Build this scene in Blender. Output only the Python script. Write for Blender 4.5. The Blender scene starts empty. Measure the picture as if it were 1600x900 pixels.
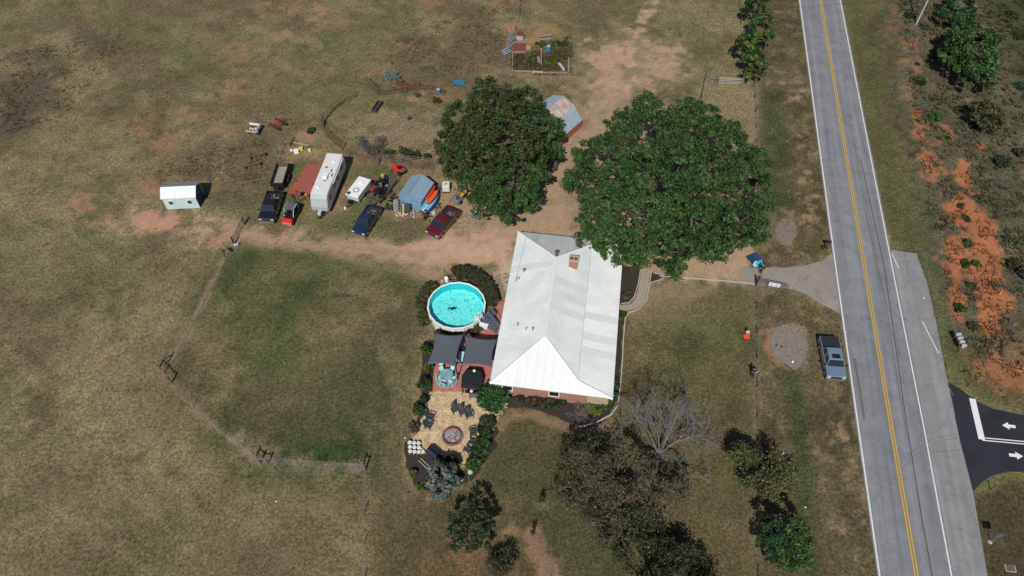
import bpy, bmesh, math, random
import numpy as np
from mathutils import Vector, Matrix
random.seed(7)
rng = np.random.default_rng(7)
C = bpy.context.scene.collection
SC = bpy.context.scene
R = math.radians
# ------------------------------------------------------------------ camera, sky, sun, exposure
CAMH, TILT, FOC = 67.6, R(52.5), 1150.0
cam = bpy.data.cameras.new('camera'); camo = bpy.data.objects.new('camera', cam); C.objects.link(camo)
cam.lens = 36*FOC/1600; cam.sensor_width = 36; cam.clip_end = 6000; cam.clip_start = 0.5
camo.location = (0, 0, CAMH); camo.rotation_euler = (R(90)-TILT, 0, 0)
SC.camera = camo
SUN_EL, SUN_AZ = R(47), R(11)          # light travels towards +Y, 11 degrees towards +X
w = bpy.data.worlds.new('World'); SC.world = w; w.use_nodes = True
nt = w.node_tree; bg = nt.nodes['Background']; sky = nt.nodes.new('ShaderNodeTexSky')
sky.sky_type = 'NISHITA'; sky.sun_disc = False; sky.sun_elevation = SUN_EL
sky.sun_rotation = math.pi + SUN_AZ; sky.altitude = 300
nt.links.new(sky.outputs[0], bg.inputs[0]); bg.inputs[1].default_value = 0.06
sl = bpy.data.lights.new('sun', 'SUN'); sl.energy = 4.2; sl.angle = R(0.53); sl.color = (1, .95, .87)
so = bpy.data.objects.new('sun', sl); C.objects.link(so)
ld = Vector((math.sin(SUN_AZ)*math.cos(SUN_EL), math.cos(SUN_AZ)*math.cos(SUN_EL), -math.sin(SUN_EL)))
so.rotation_euler = ld.to_track_quat('-Z', 'Y').to_euler(); so.location = (-20, -60, 90)
SC.view_settings.view_transform = 'Standard'; SC.view_settings.look = 'None'
SC.view_settings.exposure = 0.0; SC.view_settings.gamma = 1.0

# ------------------------------------------------------------------ survey helpers: photo point -> point of the real place at height z
def G(px, py, z=0.0):
    x = (px-800)/FOC; y = -(py-450)/FOC
    d = Vector((x, y*math.sin(TILT)+math.cos(TILT), y*math.cos(TILT)-math.sin(TILT)))
    t = (z-CAMH)/d.z
    return Vector((d.x*t, d.y*t, z))
def GP(pts, z=0.0): return [G(a, b, z) for a, b in pts]
def scl(py, z=0.0): return (G(801, py, z)-G(800, py, z)).length   # metres per pixel across
# ------------------------------------------------------------------ materials
MATS = {}
def mat(name, col, rough=.7, metal=0., var=.15, scale=3., bump=0., spec=.4, coat=0., col2=None, emit=None, alpha=None, bscale=None):
    if name in MATS: return MATS[name]
    m = bpy.data.materials.new(name); m.use_nodes = True; t = m.node_tree; n = t.nodes; l = t.links
    b = n['Principled BSDF']; b.inputs['Roughness'].default_value = rough; b.inputs['Metallic'].default_value = metal
    b.inputs['Specular IOR Level'].default_value = spec; b.inputs['Coat Weight'].default_value = coat
    tc = n.new('ShaderNodeTexCoord'); nz = n.new('ShaderNodeTexNoise'); nz.inputs['Scale'].default_value = scale
    nz.inputs['Detail'].default_value = 6; l.new(tc.outputs['Object'], nz.inputs['Vector'])
    cr = n.new('ShaderNodeValToRGB'); c = Vector(col[:3]); c2 = Vector(col2) if col2 else c*(1-var*1.6)
    if col2: cr.color_ramp.elements[0].position = .35; cr.color_ramp.elements[1].position = .65
    else: cr.color_ramp.elements[0].position = .2; cr.color_ramp.elements[1].position = .8
    c1 = c if col2 else c*(1+var*.8)
    cr.color_ramp.elements[0].color = (*c2, 1); cr.color_ramp.elements[1].color = (*[min(1, v) for v in c1], 1)
    l.new(nz.outputs[0], cr.inputs[0]); l.new(cr.outputs[0], b.inputs['Base Color'])
    if bump:
        bp = n.new('ShaderNodeBump'); bp.inputs['Strength'].default_value = bump; bp.inputs['Distance'].default_value = .05
        n2 = n.new('ShaderNodeTexNoise'); n2.inputs['Scale'].default_value = bscale or scale*6; n2.inputs['Detail'].default_value = 4
        l.new(tc.outputs['Object'], n2.inputs['Vector']); l.new(n2.outputs[0], bp.inputs['Height']); l.new(bp.outputs[0], b.inputs['Normal'])
    MATS[name] = m; return m
def paint(name, col, rough=.22, coat=1., var=.05): return mat(name, col, rough, 0, var, 1.2, 0, .5, coat)
def leafmat(name, rough=.55, spec=.25, trans=.18):
    if name in MATS: return MATS[name]
    m = bpy.data.materials.new(name); m.use_nodes = True; t = m.node_tree; n = t.nodes; l = t.links
    b = n['Principled BSDF']; b.inputs['Roughness'].default_value = rough; b.inputs['Specular IOR Level'].default_value = spec
    a = n.new('ShaderNodeAttribute'); a.attribute_name = 'Col'; l.new(a.outputs['Color'], b.inputs['Base Color'])
    tr = n.new('ShaderNodeBsdfTranslucent'); l.new(a.outputs['Color'], tr.inputs[0])
    mx = n.new('ShaderNodeMixShader'); mx.inputs[0].default_value = trans
    l.new(b.outputs[0], mx.inputs[1]); l.new(tr.outputs[0], mx.inputs[2]); l.new(mx.outputs[0], n['Material Output'].inputs[0])
    MATS[name] = m; return m
M_black = mat('black_paint', (.012, .012, .014), .35, 0, .1)
M_tyre = mat('tyre_rubber', (.02, .02, .02), .85, 0, .2)
M_glass = mat('dark_glass', (.012, .016, .022), .08, 0, .05, spec=.9)
M_chrome = mat('chrome', (.6, .6, .62), .2, .9, .05)
M_steel = mat('galvanised_steel', (.4, .42, .44), .45, .6, .2)
M_rust = mat('rusty_steel', (.20, .075, .04), .85, .1, .35, 6, .3)
M_wood = mat('weathered_wood', (.26, .22, .18), .85, 0, .3, 5, .3)
M_darkwood = mat('dark_wood', (.07, .055, .045), .85, 0, .3, 5, .3)
M_bark = mat('bark', (.12, .095, .075), .9, 0, .3, 4, .5)
M_pale = mat('pale_bark', (.175, .165, .168), .85, 0, .2, 4, .3)
M_white = mat('white_plastic', (.75, .76, .76), .45, 0, .05)
M_red = mat('red_paint', (.5, .03, .02), .45, 0, .2)
M_leaf = leafmat('leaves')
M_dry = leafmat('dry_grass', .8, .1, .1)
# ------------------------------------------------------------------ mesh helpers
class MB:
    def __init__(s): s.v = []; s.f = []
    def add(s, vs, fs):
        o = len(s.v); s.v += [tuple(v) for v in vs]; s.f += [tuple(i+o for i in f) for f in fs]; return s
    def box(s, c, d, rz=0., taper=1.):
        cx, cy, cz = c; x, y, z = d[0]/2, d[1]/2, d[2]/2; ca, sa = math.cos(rz), math.sin(rz); vs = []
        for k in (-1, 1):
            q = taper if k > 0 else 1
            for a, b in ((-x, -y), (x, -y), (x, y), (-x, y)):
                a *= q; b *= q; vs.append((cx+a*ca-b*sa, cy+a*sa+b*ca, cz+k*z))
        return s.add(vs, [(3, 2, 1, 0), (4, 5, 6, 7), (0, 1, 5, 4), (1, 2, 6, 5), (2, 3, 7, 6), (3, 0, 4, 7)])
    def tube(s, p, q, r, r2=None, n=6, cap=True):
        p = Vector(p); q = Vector(q); r2 = r if r2 is None else r2; d = (q-p)
        if d.length < 1e-6: return s
        d.normalize(); a = d.orthogonal().normalized(); b = d.cross(a); vs = []
        for P, rr in ((p, r), (q, r2)):
            for i in range(n):
                t = 2*math.pi*i/n; vs.append(P+a*math.cos(t)*rr+b*math.sin(t)*rr)
        fs = [(i, (i+1) % n, n+(i+1) % n, n+i) for i in range(n)]
        if cap: fs += [tuple(range(n-1, -1, -1)), tuple(range(n, 2*n))]
        return s.add(vs, fs)
    def path(s, pts, r, n=5):
        for a, b in zip(pts[:-1], pts[1:]): s.tube(a, b, r, n=n)
        return s
    def prism(s, poly, z0, z1):
        n = len(poly); ar = sum(poly[i][0]*poly[(i+1) % n][1]-poly[(i+1) % n][0]*poly[i][1] for i in range(n))
        if ar < 0: poly = list(reversed(poly))
        vs = [(p[0], p[1], z0) for p in poly]+[(p[0], p[1], z1) for p in poly]
        return s.add(vs, [tuple(range(n-1, -1, -1)), tuple(range(n, 2*n))]+[(i, (i+1) % n, n+(i+1) % n, n+i) for i in range(n)])
    def side(s, prof, y0, y1):          # profile in x,z extruded along y
        n = len(prof); vs = [(p[0], y0, p[1]) for p in prof]+[(p[0], y1, p[1]) for p in prof]
        return s.add(vs, [tuple(range(n)), tuple(range(2*n-1, n-1, -1))]+[(i, n+i, n+(i+1) % n, (i+1) % n) for i in range(n)])
    def lathe(s, c, prof, n=16, sq=(1, 1)):
        vs = []; m = len(prof)
        for i in range(n):
            t = 2*math.pi*i/n
            for r, z in prof: vs.append((c[0]+r*math.cos(t)*sq[0], c[1]+r*math.sin(t)*sq[1], c[2]+z))
        fs = [(i*m+j, ((i+1) % n)*m+j, ((i+1) % n)*m+j+1, i*m+j+1) for i in range(n) for j in range(m-1)]
        return s.add(vs, fs)
    def mesh(s, name):
        me = bpy.data.meshes.new(name); me.from_pydata(s.v, [], s.f); me.update(); return me
    def build(s, name, m, parent=None, bevel=0, smooth=False, label=None, seg=2):
        o = bpy.data.objects.new(name, s.mesh(name)); C.objects.link(o)
        if m: o.data.materials.append(m)
        if parent: o.parent = parent
        if smooth: o.data.polygons.foreach_set('use_smooth', [True]*len(o.data.polygons))
        if bevel:
            b = o.modifiers.new('bevel', 'BEVEL'); b.width = bevel; b.segments = seg; b.limit_method = 'ANGLE'; b.angle_limit = R(35)
        if label: o['label'] = label
        return o
def tag(o, label=None, cat=None, group=None, kind=None):
    if label: o['label'] = label
    if cat: o['category'] = cat
    if group: o['group'] = group
    if kind: o['kind'] = kind
    return o
def thing(name, label, cat, loc=(0, 0, 0), rz=0., group=None):
    o = bpy.data.objects.new(name, None); C.objects.link(o); o.location = loc; o.rotation_euler = (0, 0, rz)
    o.empty_display_size = .3
    return tag(o, label, cat, group)
def copy_tree(o, parent=None):
    c = o.copy(); C.objects.link(c)
    if parent: c.parent = parent
    for ch in [k for k in KIDS.get(o.name, [])] or list(o.children): copy_tree(ch, c)
    return c
KIDS = {}
def inst(me, name, parent, loc=(0, 0, 0), rot=(0, 0, 0), sc=(1, 1, 1)):
    o = bpy.data.objects.new(name, me); C.objects.link(o); o.parent = parent
    o.location = loc; o.rotation_euler = rot; o.scale = sc; return o
def fastmesh(name, V, nper, cols=None, m=None, parent=None, smooth=False):
    n = len(V)//nper; me = bpy.data.meshes.new(name)
    me.vertices.add(len(V)); me.vertices.foreach_set('co', np.asarray(V, np.float32).ravel())
    me.loops.add(n*nper); me.loops.foreach_set('vertex_index', np.arange(n*nper, dtype=np.int32))
    me.polygons.add(n); me.polygons.foreach_set('loop_start', np.arange(0, n*nper, nper, dtype=np.int32))
    me.update(calc_edges=True)
    if cols is not None:
        a = me.color_attributes.new('Col', 'FLOAT_COLOR', 'POINT'); cc = np.ones((len(V), 4), np.float32); cc[:, :3] = cols
        a.data.foreach_set('color', cc.ravel())
    o = bpy.data.objects.new(name, me); C.objects.link(o)
    if m: me.materials.append(m)
    if parent: o.parent = parent
    return o
# ------------------------------------------------------------------ foliage
def leaves(name, cen, rad, per, size, palette, parent=None, m=None, flat=.75, aspect=1.5, bright=None, up=.35):
    cen = np.asarray(cen, float); N = len(cen); rad = np.broadcast_to(np.asarray(rad, float), (N,))
    n = N*per; idx = np.repeat(np.arange(N), per)
    d = rng.normal(size=(n, 3)); d /= np.linalg.norm(d, axis=1)[:, None]
    r = rng.random(n)**.45
    P = cen[idx]+d*(r*rad[idx])[:, None]*np.array([1, 1, flat])
    nrm = rng.normal(size=(n, 3))*.8+d*.6+np.array([0, 0, up]); nrm /= np.linalg.norm(nrm, axis=1)[:, None]
    t = np.cross(nrm, rng.normal(size=(n, 3))); t /= np.linalg.norm(t, axis=1)[:, None]; b = np.cross(nrm, t)
    s = size*(.6+.8*rng.random(n))[:, None]; t = t*s*aspect*.5; b = b*s*.5
    bend = nrm*s*.22
    V = np.stack([P-t, P-b+bend, P+t, P+b+bend], 1).reshape(-1, 3)
    pal = np.asarray(palette, float); k = rng.integers(0, len(pal), N) if bright is None else np.asarray(bright)
    base = pal[k][idx]*(.75+.5*rng.random(N))[idx][:, None]*(.7+.6*rng.random(n))[:, None]
    return fastmesh(name, V, 4, np.repeat(base, 4, 0), m or M_leaf, parent)
def lobes_clumps(lobes, k, rz=.8, lo=-.25):
    """lobes: (x,y,z,r). clump centres near the upper surface of the union of ellipsoids."""
    L = np.array(lobes, float); out = []; which = []
    for i, (x, y, z, r) in enumerate(L):
        n = int(k*r*r)+3
        d = rng.normal(size=(n*3, 3)); d /= np.linalg.norm(d, axis=1)[:, None]; d = d[d[:, 2] > lo][:n]
        p = np.array([x, y, z])+d*r*np.array([1, 1, rz])*(.70+.38*rng.random((len(d), 1)))
        ok = np.ones(len(p), bool)
        for j, (x2, y2, z2, r2) in enumerate(L):
            if j == i: continue
            q = (p-np.array([x2, y2, z2]))/np.array([r2, r2, r2*rz]); ok &= (q**2).sum(1) > .38
        out.append(p[ok]); which += [i]*int(ok.sum())
    return np.concatenate(out), np.array(which)
def limb(mb, p, d, length, r, depth, twigs, spread=.55, shrink=.72, n=5, gnarl=.18, up=.1, side=.75):
    seg = 3; p = Vector(p); d = Vector(d).normalized(); r0 = r
    for i in range(seg):
        d = (d+Vector((random.gauss(0, gnarl), random.gauss(0, gnarl), random.gauss(0, gnarl)+up*.3))).normalized()
        q = p+d*length/seg; r1 = r0*(1-.32*(i+1)/seg*1.0)
        mb.tube(p, q, max(.006, r*(1-.3*i/seg)), max(.006, r*(1-.3*(i+1)/seg)), n=n if depth > 2 else 3, cap=False); p = q
        if depth > 0 and i < seg-1 and random.random() < side:
            a = d.orthogonal(); a.rotate(Matrix.Rotation(random.random()*6.28, 3, d)); e = (d+a*spread*random.uniform(.8, 1.6)).normalized()
            limb(mb, p, e, length*shrink*random.uniform(.6, .95), r*.5, depth-1, twigs, spread, shrink, n, gnarl, up, side)
    if depth > 0:
        for k in range(2 if random.random() < .75 else 3):
            a = d.orthogonal(); a.rotate(Matrix.Rotation(random.random()*6.28, 3, d)); e = (d+a*spread*random.uniform(.5, 1.2)).normalized()
            limb(mb, p, e, length*shrink*random.uniform(.75, 1.1), r*.66, depth-1, twigs, spread, shrink, n, gnarl, up, side)
    else: twigs.append(tuple(p))
def leafy_tree(name, label, cat, base, lobes, pal, k=1.6, per=60, size=.35, cr=(.7, 1.2), trunk=.35, group=None, mbark=None, bright=None, h0=2., lo=-.25, lr=.7, rz=.8):
    t = thing(name, label, cat, base, group=group); b = Vector(base)
    L = [(x-b.x, y-b.y, z, r) for x, y, z, r in lobes]
    c, wh = lobes_clumps(L, k, lo=lo, rz=rz)
    mb = MB(); mb.tube((0, 0, -.1), (0, 0, h0), trunk*1.25, trunk*.85, n=8)
    mb.build('trunk', mbark or M_bark, t, smooth=True)
    mb = MB()
    for x, y, z, r in L:
        e = Vector((x, y, max(z-.2, h0+.3))); mid = Vector((x*.45, y*.45, h0+(e.z-h0)*.45))+Vector((random.gauss(0, .3), random.gauss(0, .3), 0))
        mb.tube((0, 0, h0-.2), mid, trunk*.6, trunk*.4, n=6, cap=False); mb.tube(mid, e, trunk*.4, trunk*.18, n=5, cap=False)
        for q in range(7):
            dd = Vector((random.gauss(0, 1), random.gauss(0, 1), random.uniform(.1, 1))).normalized()
            mb.tube(e, e+dd*r*.9, trunk*.14, .02, n=4, cap=False)
    mb.build('branches', mbark or M_bark, t)
    br = None
    if bright is not None: br = np.array([random.choice(bright[i]) for i in wh])
    leaves('crown', c, rng.uniform(cr[0], cr[1], len(c)), per, size, pal, t, bright=br, flat=lr)
    return t
def shrub(name, label, cat, px, py, rx, h, pal, n=14, per=45, size=.22, ry=None, group=None, z=0, stems=True):
    p = G(px, py, z); t = thing(name, label, cat, p, group=group); ry = ry or rx
    a = rng.random(n)*6.283; q = np.sqrt(rng.random(n))*.75
    c = np.stack([np.cos(a)*q*rx, np.sin(a)*q*ry, h*(.35+.4*(1-q)*rng.random(n)+.15)], 1)
    leaves('foliage', c, rng.uniform(.3, .5, n)*min(rx, h*1.3)+.05, per, size, pal, t)
    if stems:
        mb = MB()
        for i in range(6): mb.tube((0, 0, -.05), tuple(c[i % n]*1.0), .03, .012, n=4, cap=False)
        mb.build('stem', M_bark, t)
    return t
def bare_tree(name, label, cat, base, dirs, length, r, depth, m, group=None, h0=1.2, leaf=None, **kw):
    t = thing(name, label, cat, base, group=group); mb = MB(); tw = []
    mb.tube((0, 0, -.1), (0, 0, h0), r*1.4, r*1.1, n=7, cap=False)
    mb.build('trunk', m, t, smooth=True); mb = MB()
    for d in dirs: limb(mb, (0, 0, h0-.1), d, length*random.uniform(.85, 1.1), r*.7, depth, tw, **kw)
    o = mb.build('branches', m, t)
    if leaf:
        c = np.array(tw); c = c[rng.random(len(c)) < leaf.get('frac', 1)]
        leaves('crown', c, leaf.get('r', .35), leaf.get('per', 8), leaf.get('size', .2), leaf['pal'], t)
    return t
# ------------------------------------------------------------------ ground: one sheet with its true colours (grass, clay, bare dirt, mulch)
def axis(a, b, st, far):
    inner = np.arange(a, b+st*.5, st); out = []; s = st; p = inner[-1]
    while p < far: s *= 1.28; p += s; out.append(p)
    lo = []; s = st; p = a
    while p > -far: s *= 1.28; p -= s; lo.append(p)
    return np.array(lo[::-1]+list(inner)+out)
GX = axis(-92, 92, .3, 3000); GY = axis(12, 120, .3, 3200)
XX, YY = np.meshgrid(GX, GY); SH = XX.shape
LAT = rng.random((256, 256))
def vn(x, y):
    xi = np.floor(x).astype(int); yi = np.floor(y).astype(int); fx = x-xi; fy = y-yi; fx = fx*fx*(3-2*fx); fy = fy*fy*(3-2*fy)
    g = lambda i, j: LAT[i % 256, j % 256]
    return (g(xi, yi)*(1-fx)+g(xi+1, yi)*fx)*(1-fy)+(g(xi, yi+1)*(1-fx)+g(xi+1, yi+1)*fx)*fy
def fbm(x, y, s, o=4, off=0.):
    t = 0; a = 1; w_ = 0
    for i in range(o): t = t+a*vn(x/s*2**i+off+i*17.3, y/s*2**i+off*1.7+i*9.1); w_ += a; a *= .55
    return t/w_
N1 = fbm(XX, YY, 14, 4, 3); N2 = fbm(XX, YY, 4, 4, 21); N3 = fbm(XX, YY, 1.3, 4, 55); N4 = fbm(XX*.8+YY*.6, YY*.8-XX*.6, 6, 4, 91)
ST = fbm((XX*.8-YY*.6)/3.2, (XX*.6+YY*.8)*1.6, 3.0, 4, 130)   # mowing / drift streaks
def ss(x, a, b):
    t = np.clip((x-a)/(b-a), 0, 1); return t*t*(3-2*t)
def sdist(poly, x, y):
    poly = [(p[0], p[1]) for p in poly]; d = np.full(x.shape, 1e9); ins = np.zeros(x.shape, bool); n = len(poly)
    for i in range(n):
        ax, ay = poly[i]; bx, by = poly[(i+1) % n]; ex, ey = bx-ax, by-ay; L2 = ex*ex+ey*ey+1e-9
        t = np.clip(((x-ax)*ex+(y-ay)*ey)/L2, 0, 1); d = np.minimum(d, (x-ax-t*ex)**2+(y-ay-t*ey)**2)
        if ay != by: ins ^= ((ay > y) != (by > y)) & (x < (bx-ax)*(y-ay)/(by-ay)+ax)
    return np.where(ins, 1, -1)*np.sqrt(d)
def ldist(pts, x, y):
    d = np.full(x.shape, 1e9)
    for (ax, ay, *_), (bx, by, *_) in zip(pts[:-1], pts[1:]):
        ex, ey = bx-ax, by-ay; t = np.clip(((x-ax)*ex+(y-ay)*ey)/(ex*ex+ey*ey+1e-9), 0, 1); d = np.minimum(d, (x-ax-t*ex)**2+(y-ay-t*ey)**2)
    return np.sqrt(d)
def area(pts, soft=1., rag=1., nz=None):
    """ragged mask of a polygon given in photo points"""
    P = GP(pts); pad = soft*2+rag*2+1; xs = [p.x for p in P]; ys = [p.y for p in P]
    m = np.zeros(SH); i0, i1 = np.searchsorted(GX, [min(xs)-pad, max(xs)+pad]); j0, j1 = np.searchsorted(GY, [min(ys)-pad, max(ys)+pad])
    s = np.s_[j0:j1, i0:i1]; N = (N3 if nz is None else nz)[s]
    m[s] = ss(sdist(P, XX[s], YY[s])+(N-.5)*rag*4+(N2[s]-.5)*rag*2, -soft, soft); return m
def blob(cx, cy, rx, ry, soft=1., rag=1., rot=0.):
    return area([(cx+rx*math.cos(a)*math.cos(rot)-ry*math.sin(a)*math.sin(rot), cy+rx*math.cos(a)*math.sin(rot)+ry*math.sin(a)*math.cos(rot)) for a in np.linspace(0, 6.283, 15)[:-1]], soft, rag)
def stroke(pts, wd, soft=.5, rag=.3):
    P = GP(pts); pad = wd+soft*2+rag*3; xs = [p.x for p in P]; ys = [p.y for p in P]; m = np.zeros(SH)
    i0, i1 = np.searchsorted(GX, [min(xs)-pad, max(xs)+pad]); j0, j1 = np.searchsorted(GY, [min(ys)-pad, max(ys)+pad]); s = np.s_[j0:j1, i0:i1]
    m[s] = ss(wd-ldist(P, XX[s], YY[s])+(N3[s]-.5)*rag*4, -soft, soft); return m
def c3(*c): return np.array(c)[None, None, :]
OLIVE = (.160, .134, .068); TAN = (.215, .172, .096); GREEN = (.105, .110, .050); BROWN = (.112, .086, .052); DARK = (.043, .036, .027)
DIRT = (.44, .285, .195); CLAY = (.36, .185, .105); CLAY2 = (.36, .140, .070); SAND = (.46, .37, .27); STRAW = (.46, .34, .20); MULCH = (.045, .036, .032); DEEPG = (.034, .062, .020)
COL = np.zeros(SH+(3,))+c3(*OLIVE); ROUGHN = np.ones(SH)
SMOOTHC = (DIRT, CLAY, CLAY2, SAND)
def mix(m, c, f=1.):
    global COL, ROUGHN
    if c in SMOOTHC or c[0] > .24: ROUGHN = ROUGHN*(1-m*f*.7)
    m = (m*f)[..., None]; COL = COL*(1-m)+c3(*c)*m
mix(ss(N1, .42, .60), TAN, .6); mix(ss(N4, .5, .66), GREEN, .7); mix(ss(ST, .52, .66), TAN, .65); mix(ss(fbm(XX, YY, 7, 3, 200), .53, .68), BROWN, .6); mix(ss(fbm(XX, YY, 1.1, 3, 230), .6, .74), (.08, .07, .04), .4)
# far pasture: orange bare places
for b in [(372, 85, 26, 14), (440, 55, 14, 8), (505, 20, 10, 6), (455, 15, 16, 6), (370, 140, 20, 18), (350, 105, 12, 8), (225, 200, 20, 14), (265, 225, 18, 18), (350, 200, 12, 9), (415, 12, 12, 5),
          (300, 180, 16, 8), (530, 40, 20, 7), (645, 75, 12, 7), (700, 72, 12, 7), (725, 92, 14, 9), (680, 5, 20, 7), (618, 78, 8, 6), (240, 290, 20, 12), (130, 320, 14, 8), (785, 10, 14, 10), (790, 45, 14, 8), (590, 110, 10, 6),
          (850, 50, 40, 10), (815, 70, 20, 10), (870, 60, 16, 8), (480, 290, 10, 7), (700, 235, 20, 9), (625, 152, 22, 4), (695, 150, 14, 8), (160, 345, 12, 5), (610, 200, 14, 8)]:
    mix(blob(*b, soft=1.2, rag=1.7), CLAY, .55*random.uniform(.55, 1))
for b in [(60, 92, 50, 22), (40, 150, 60, 30), (150, 60, 38, 22), (25, 185, 30, 20)]: mix(blob(*b, soft=2, rag=2.2), (.062, .05, .042), .62)
for b in [(740, 60, 40, 28), (770, 100, 25, 14), (700, 90, 25, 14), (720, 15, 40, 10), (620, 90, 30, 14), (300, 255, 40, 22), (290, 270, 50, 14), (400, 165, 40, 14), (430, 215, 40, 20), (390, 245, 30, 30), (330, 240, 30, 12), (745, 140, 40, 14), (250, 12, 60, 10)]:
    mix(blob(*b, soft=1.6, rag=2.2), BROWN, .7)
for b in [(330, 100, 60, 30), (560, 60, 60, 30), (500, 150, 40, 30), (270, 40, 50, 20), (720, 180, 40, 20), (50, 30, 60, 20), (30, 400, 60, 30), (100, 470, 40, 30), (980, 40, 40, 40), (1070, 80, 30, 40), (560, 290, 40, 20), (600, 350, 30, 14), (520, 330, 40, 16), (1010, 110, 30, 20), (900, 40, 30, 30)]:
    mix(blob(*b, soft=4, rag=2), GREEN, .4)
# bare trampled ground inside the corral and around the barns
mix(area([(580, 185), (640, 165), (690, 200), (690, 225), (640, 235), (585, 215)], 1.5, 1.2), (.21, .16, .105), .75)
mix(area([(700, 255), (700, 320), (560, 250), (560, 240)], 1.5, 1.2), (.25, .17, .1), .5)
mix(area([(905, 95), (960, 40), (1060, 60), (1070, 120), (990, 160), (930, 200), (900, 270), (870, 330), (800, 360), (830, 250), (900, 190), (900, 120)], 3, 2), (.29, .22, .14), .7)
mix(area([(930, 70), (975, 60), (975, 130), (950, 160), (920, 110)], 1.5, 2), DIRT, .7)
mix(area([(1020, 60), (1055, 75), (1050, 120), (1000, 140), (1000, 110)], 1.5, 2), DIRT, .6)
mix(stroke([(1025, 0), (990, 60), (975, 110)], .5, .5, .8), DIRT, .7); mix(stroke([(1005, 10), (965, 90)], .3, .4, .8), DIRT, .5)
mix(area([(1105, 130), (1180, 135), (1183, 300), (1120, 230), (1090, 170)], 1.5, 1.2), TAN, .8)
mix(stroke([(890, 130), (870, 120), (800, 110), (760, 118)], 1.6, 1, 1.2), (.22, .165, .095), .7)
# dirt drive past the parked vehicles
mix(area([(185, 345), (225, 325), (270, 340), (340, 360), (450, 362), (520, 380), (600, 378), (660, 382), (720, 362), (800, 350), (830, 300), (880, 330), (900, 372), (812, 378), (800, 410), (740, 420), (690, 432), (640, 432), (560, 405), (470, 392), (370, 382), (270, 362), (200, 358)], 1.6, 1.5), DIRT, .8)
mix(area([(640, 385), (720, 366), (800, 362), (800, 400), (730, 412), (660, 420), (600, 400)], 1., .9), (.47, .305, .215), .9)
mix(area([(205, 332), (240, 325), (290, 350), (250, 362), (205, 355)], .8, .9), (.42, .235, .155), .9)
mix(blob(345, 370, 16, 8, 1, .6), CLAY, .7); mix(blob(530, 385, 22, 10, 1, .8), (.40, .24, .16), .7)
for b in [(475, 215, 16, 12), (470, 235, 30, 6), (515, 320, 26, 12), (545, 300, 22, 10), (640, 335, 42, 10), (700, 310, 24, 18), (560, 255, 20, 6)]: mix(blob(*b, soft=1, rag=.8), (.30, .19, .115), .75)
mix(area([(775, 430), (805, 380), (812, 420), (800, 480), (785, 478), (790, 455)], .5, .4), SAND, .8)
mix(area([(620, 430), (690, 405), (720, 425), (690, 440), (665, 440), (640, 520), (635, 540), (620, 500)], 3, 1.2), (.24, .17, .10), .5)
for pts in [[(400, 372), (520, 388), (640, 400), (740, 392), (830, 350), (880, 290), (905, 220), (960, 130)], [(400, 366), (520, 380), (640, 391), (735, 384), (820, 344), (868, 288), (893, 216), (945, 130)]]: mix(stroke(pts, .22, .3, .3), (.44, .29, .195), .4)
mix(stroke([(400, 369), (520, 384), (640, 395.5), (738, 388), (825, 347), (874, 289), (899, 218)], .2, .3, .5), (.24, .175, .10), .4)
for b in [(530, 350, 30, 12), (600, 350, 34, 12), (470, 268, 14, 8), (445, 300, 12, 20), (560, 320, 20, 10), (640, 362, 30, 8), (575, 265, 22, 10), (600, 270, 14, 6)]: mix(blob(*b, soft=1.2, rag=1.4), (.075, .09, .036), .65)
# fenced lawn
LAWN = area([(383, 390), (262, 575), (408, 722), (575, 728), (640, 700), (650, 540), (660, 450), (640, 432), (480, 395)], .7, .25)
cL = G(500, 560); rr = np.sqrt((XX-cL.x)**2+((YY-cL.y)*1.0)**2); RG = vn(rr/.55, np.arctan2(YY-cL.y, XX-cL.x)*2.5+40)
mix(LAWN, (.098, .098, .043), .72); mix(LAWN*ss(RG, .55, .85), (.15, .135, .064), .42); mix(LAWN*ss(1-RG, .6, .9), (.08, .085, .038), .35); mix(LAWN*ss(N4, .46, .62), (.075, .082, .034), .5); mix(LAWN*ss(ST, .54, .68), (.13, .115, .05), .4); mix(area([(400, 560), (560, 520), (640, 560), (620, 690), (560, 728), (420, 722), (360, 660)], 3, 1), (.075, .082, .036), .4)
for pts, wd, f in [([(380, 398), (340, 450), (318, 478)], 1.8, .8), ([(400, 715), (470, 722), (560, 722)], 2.2, .95), ([(470, 700), (540, 705)], 3.4, .7), ([(570, 600), (560, 680), (530, 715)], 3, .65), ([(600, 540), (590, 640)], 2, .4), ([(360, 670), (420, 700)], 2.5, .6),
                   ([(500, 425), (460, 480), (420, 570)], 1.1, .5), ([(475, 450), (440, 500)], .9, .5), ([(640, 420), (500, 400), (430, 395)], 1, .4)]: mix(stroke(pts, wd*1.15, 1.6, .8), DEEPG, min(1, f*.95))
for pts, wd, f in [([(600, 620), (585, 700)], 1.8, .5), ([(330, 560), (300, 570), (420, 690)], 2.5, .4), ([(520, 500), (600, 480), (640, 520)], 3, .45), ([(440, 640), (520, 640), (560, 560)], 4, .35)]: mix(stroke(pts, wd, 2, 1), BROWN, f)
for pts, wd, f in [([(560, 440), (600, 470), (560, 520), (500, 530)], 1.5, .35), ([(620, 560), (640, 640), (610, 700)], 1.2, .4), ([(330, 480), (320, 540), (350, 600)], 1.2, .4)]: mix(stroke(pts, wd, 1.5, 1.5), TAN, f)
mix(blob(535, 463, 16, 3, .3, .4), DARK, .6); mix(blob(523, 463, 5, 6, .3, .3), DARK, .6)
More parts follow.
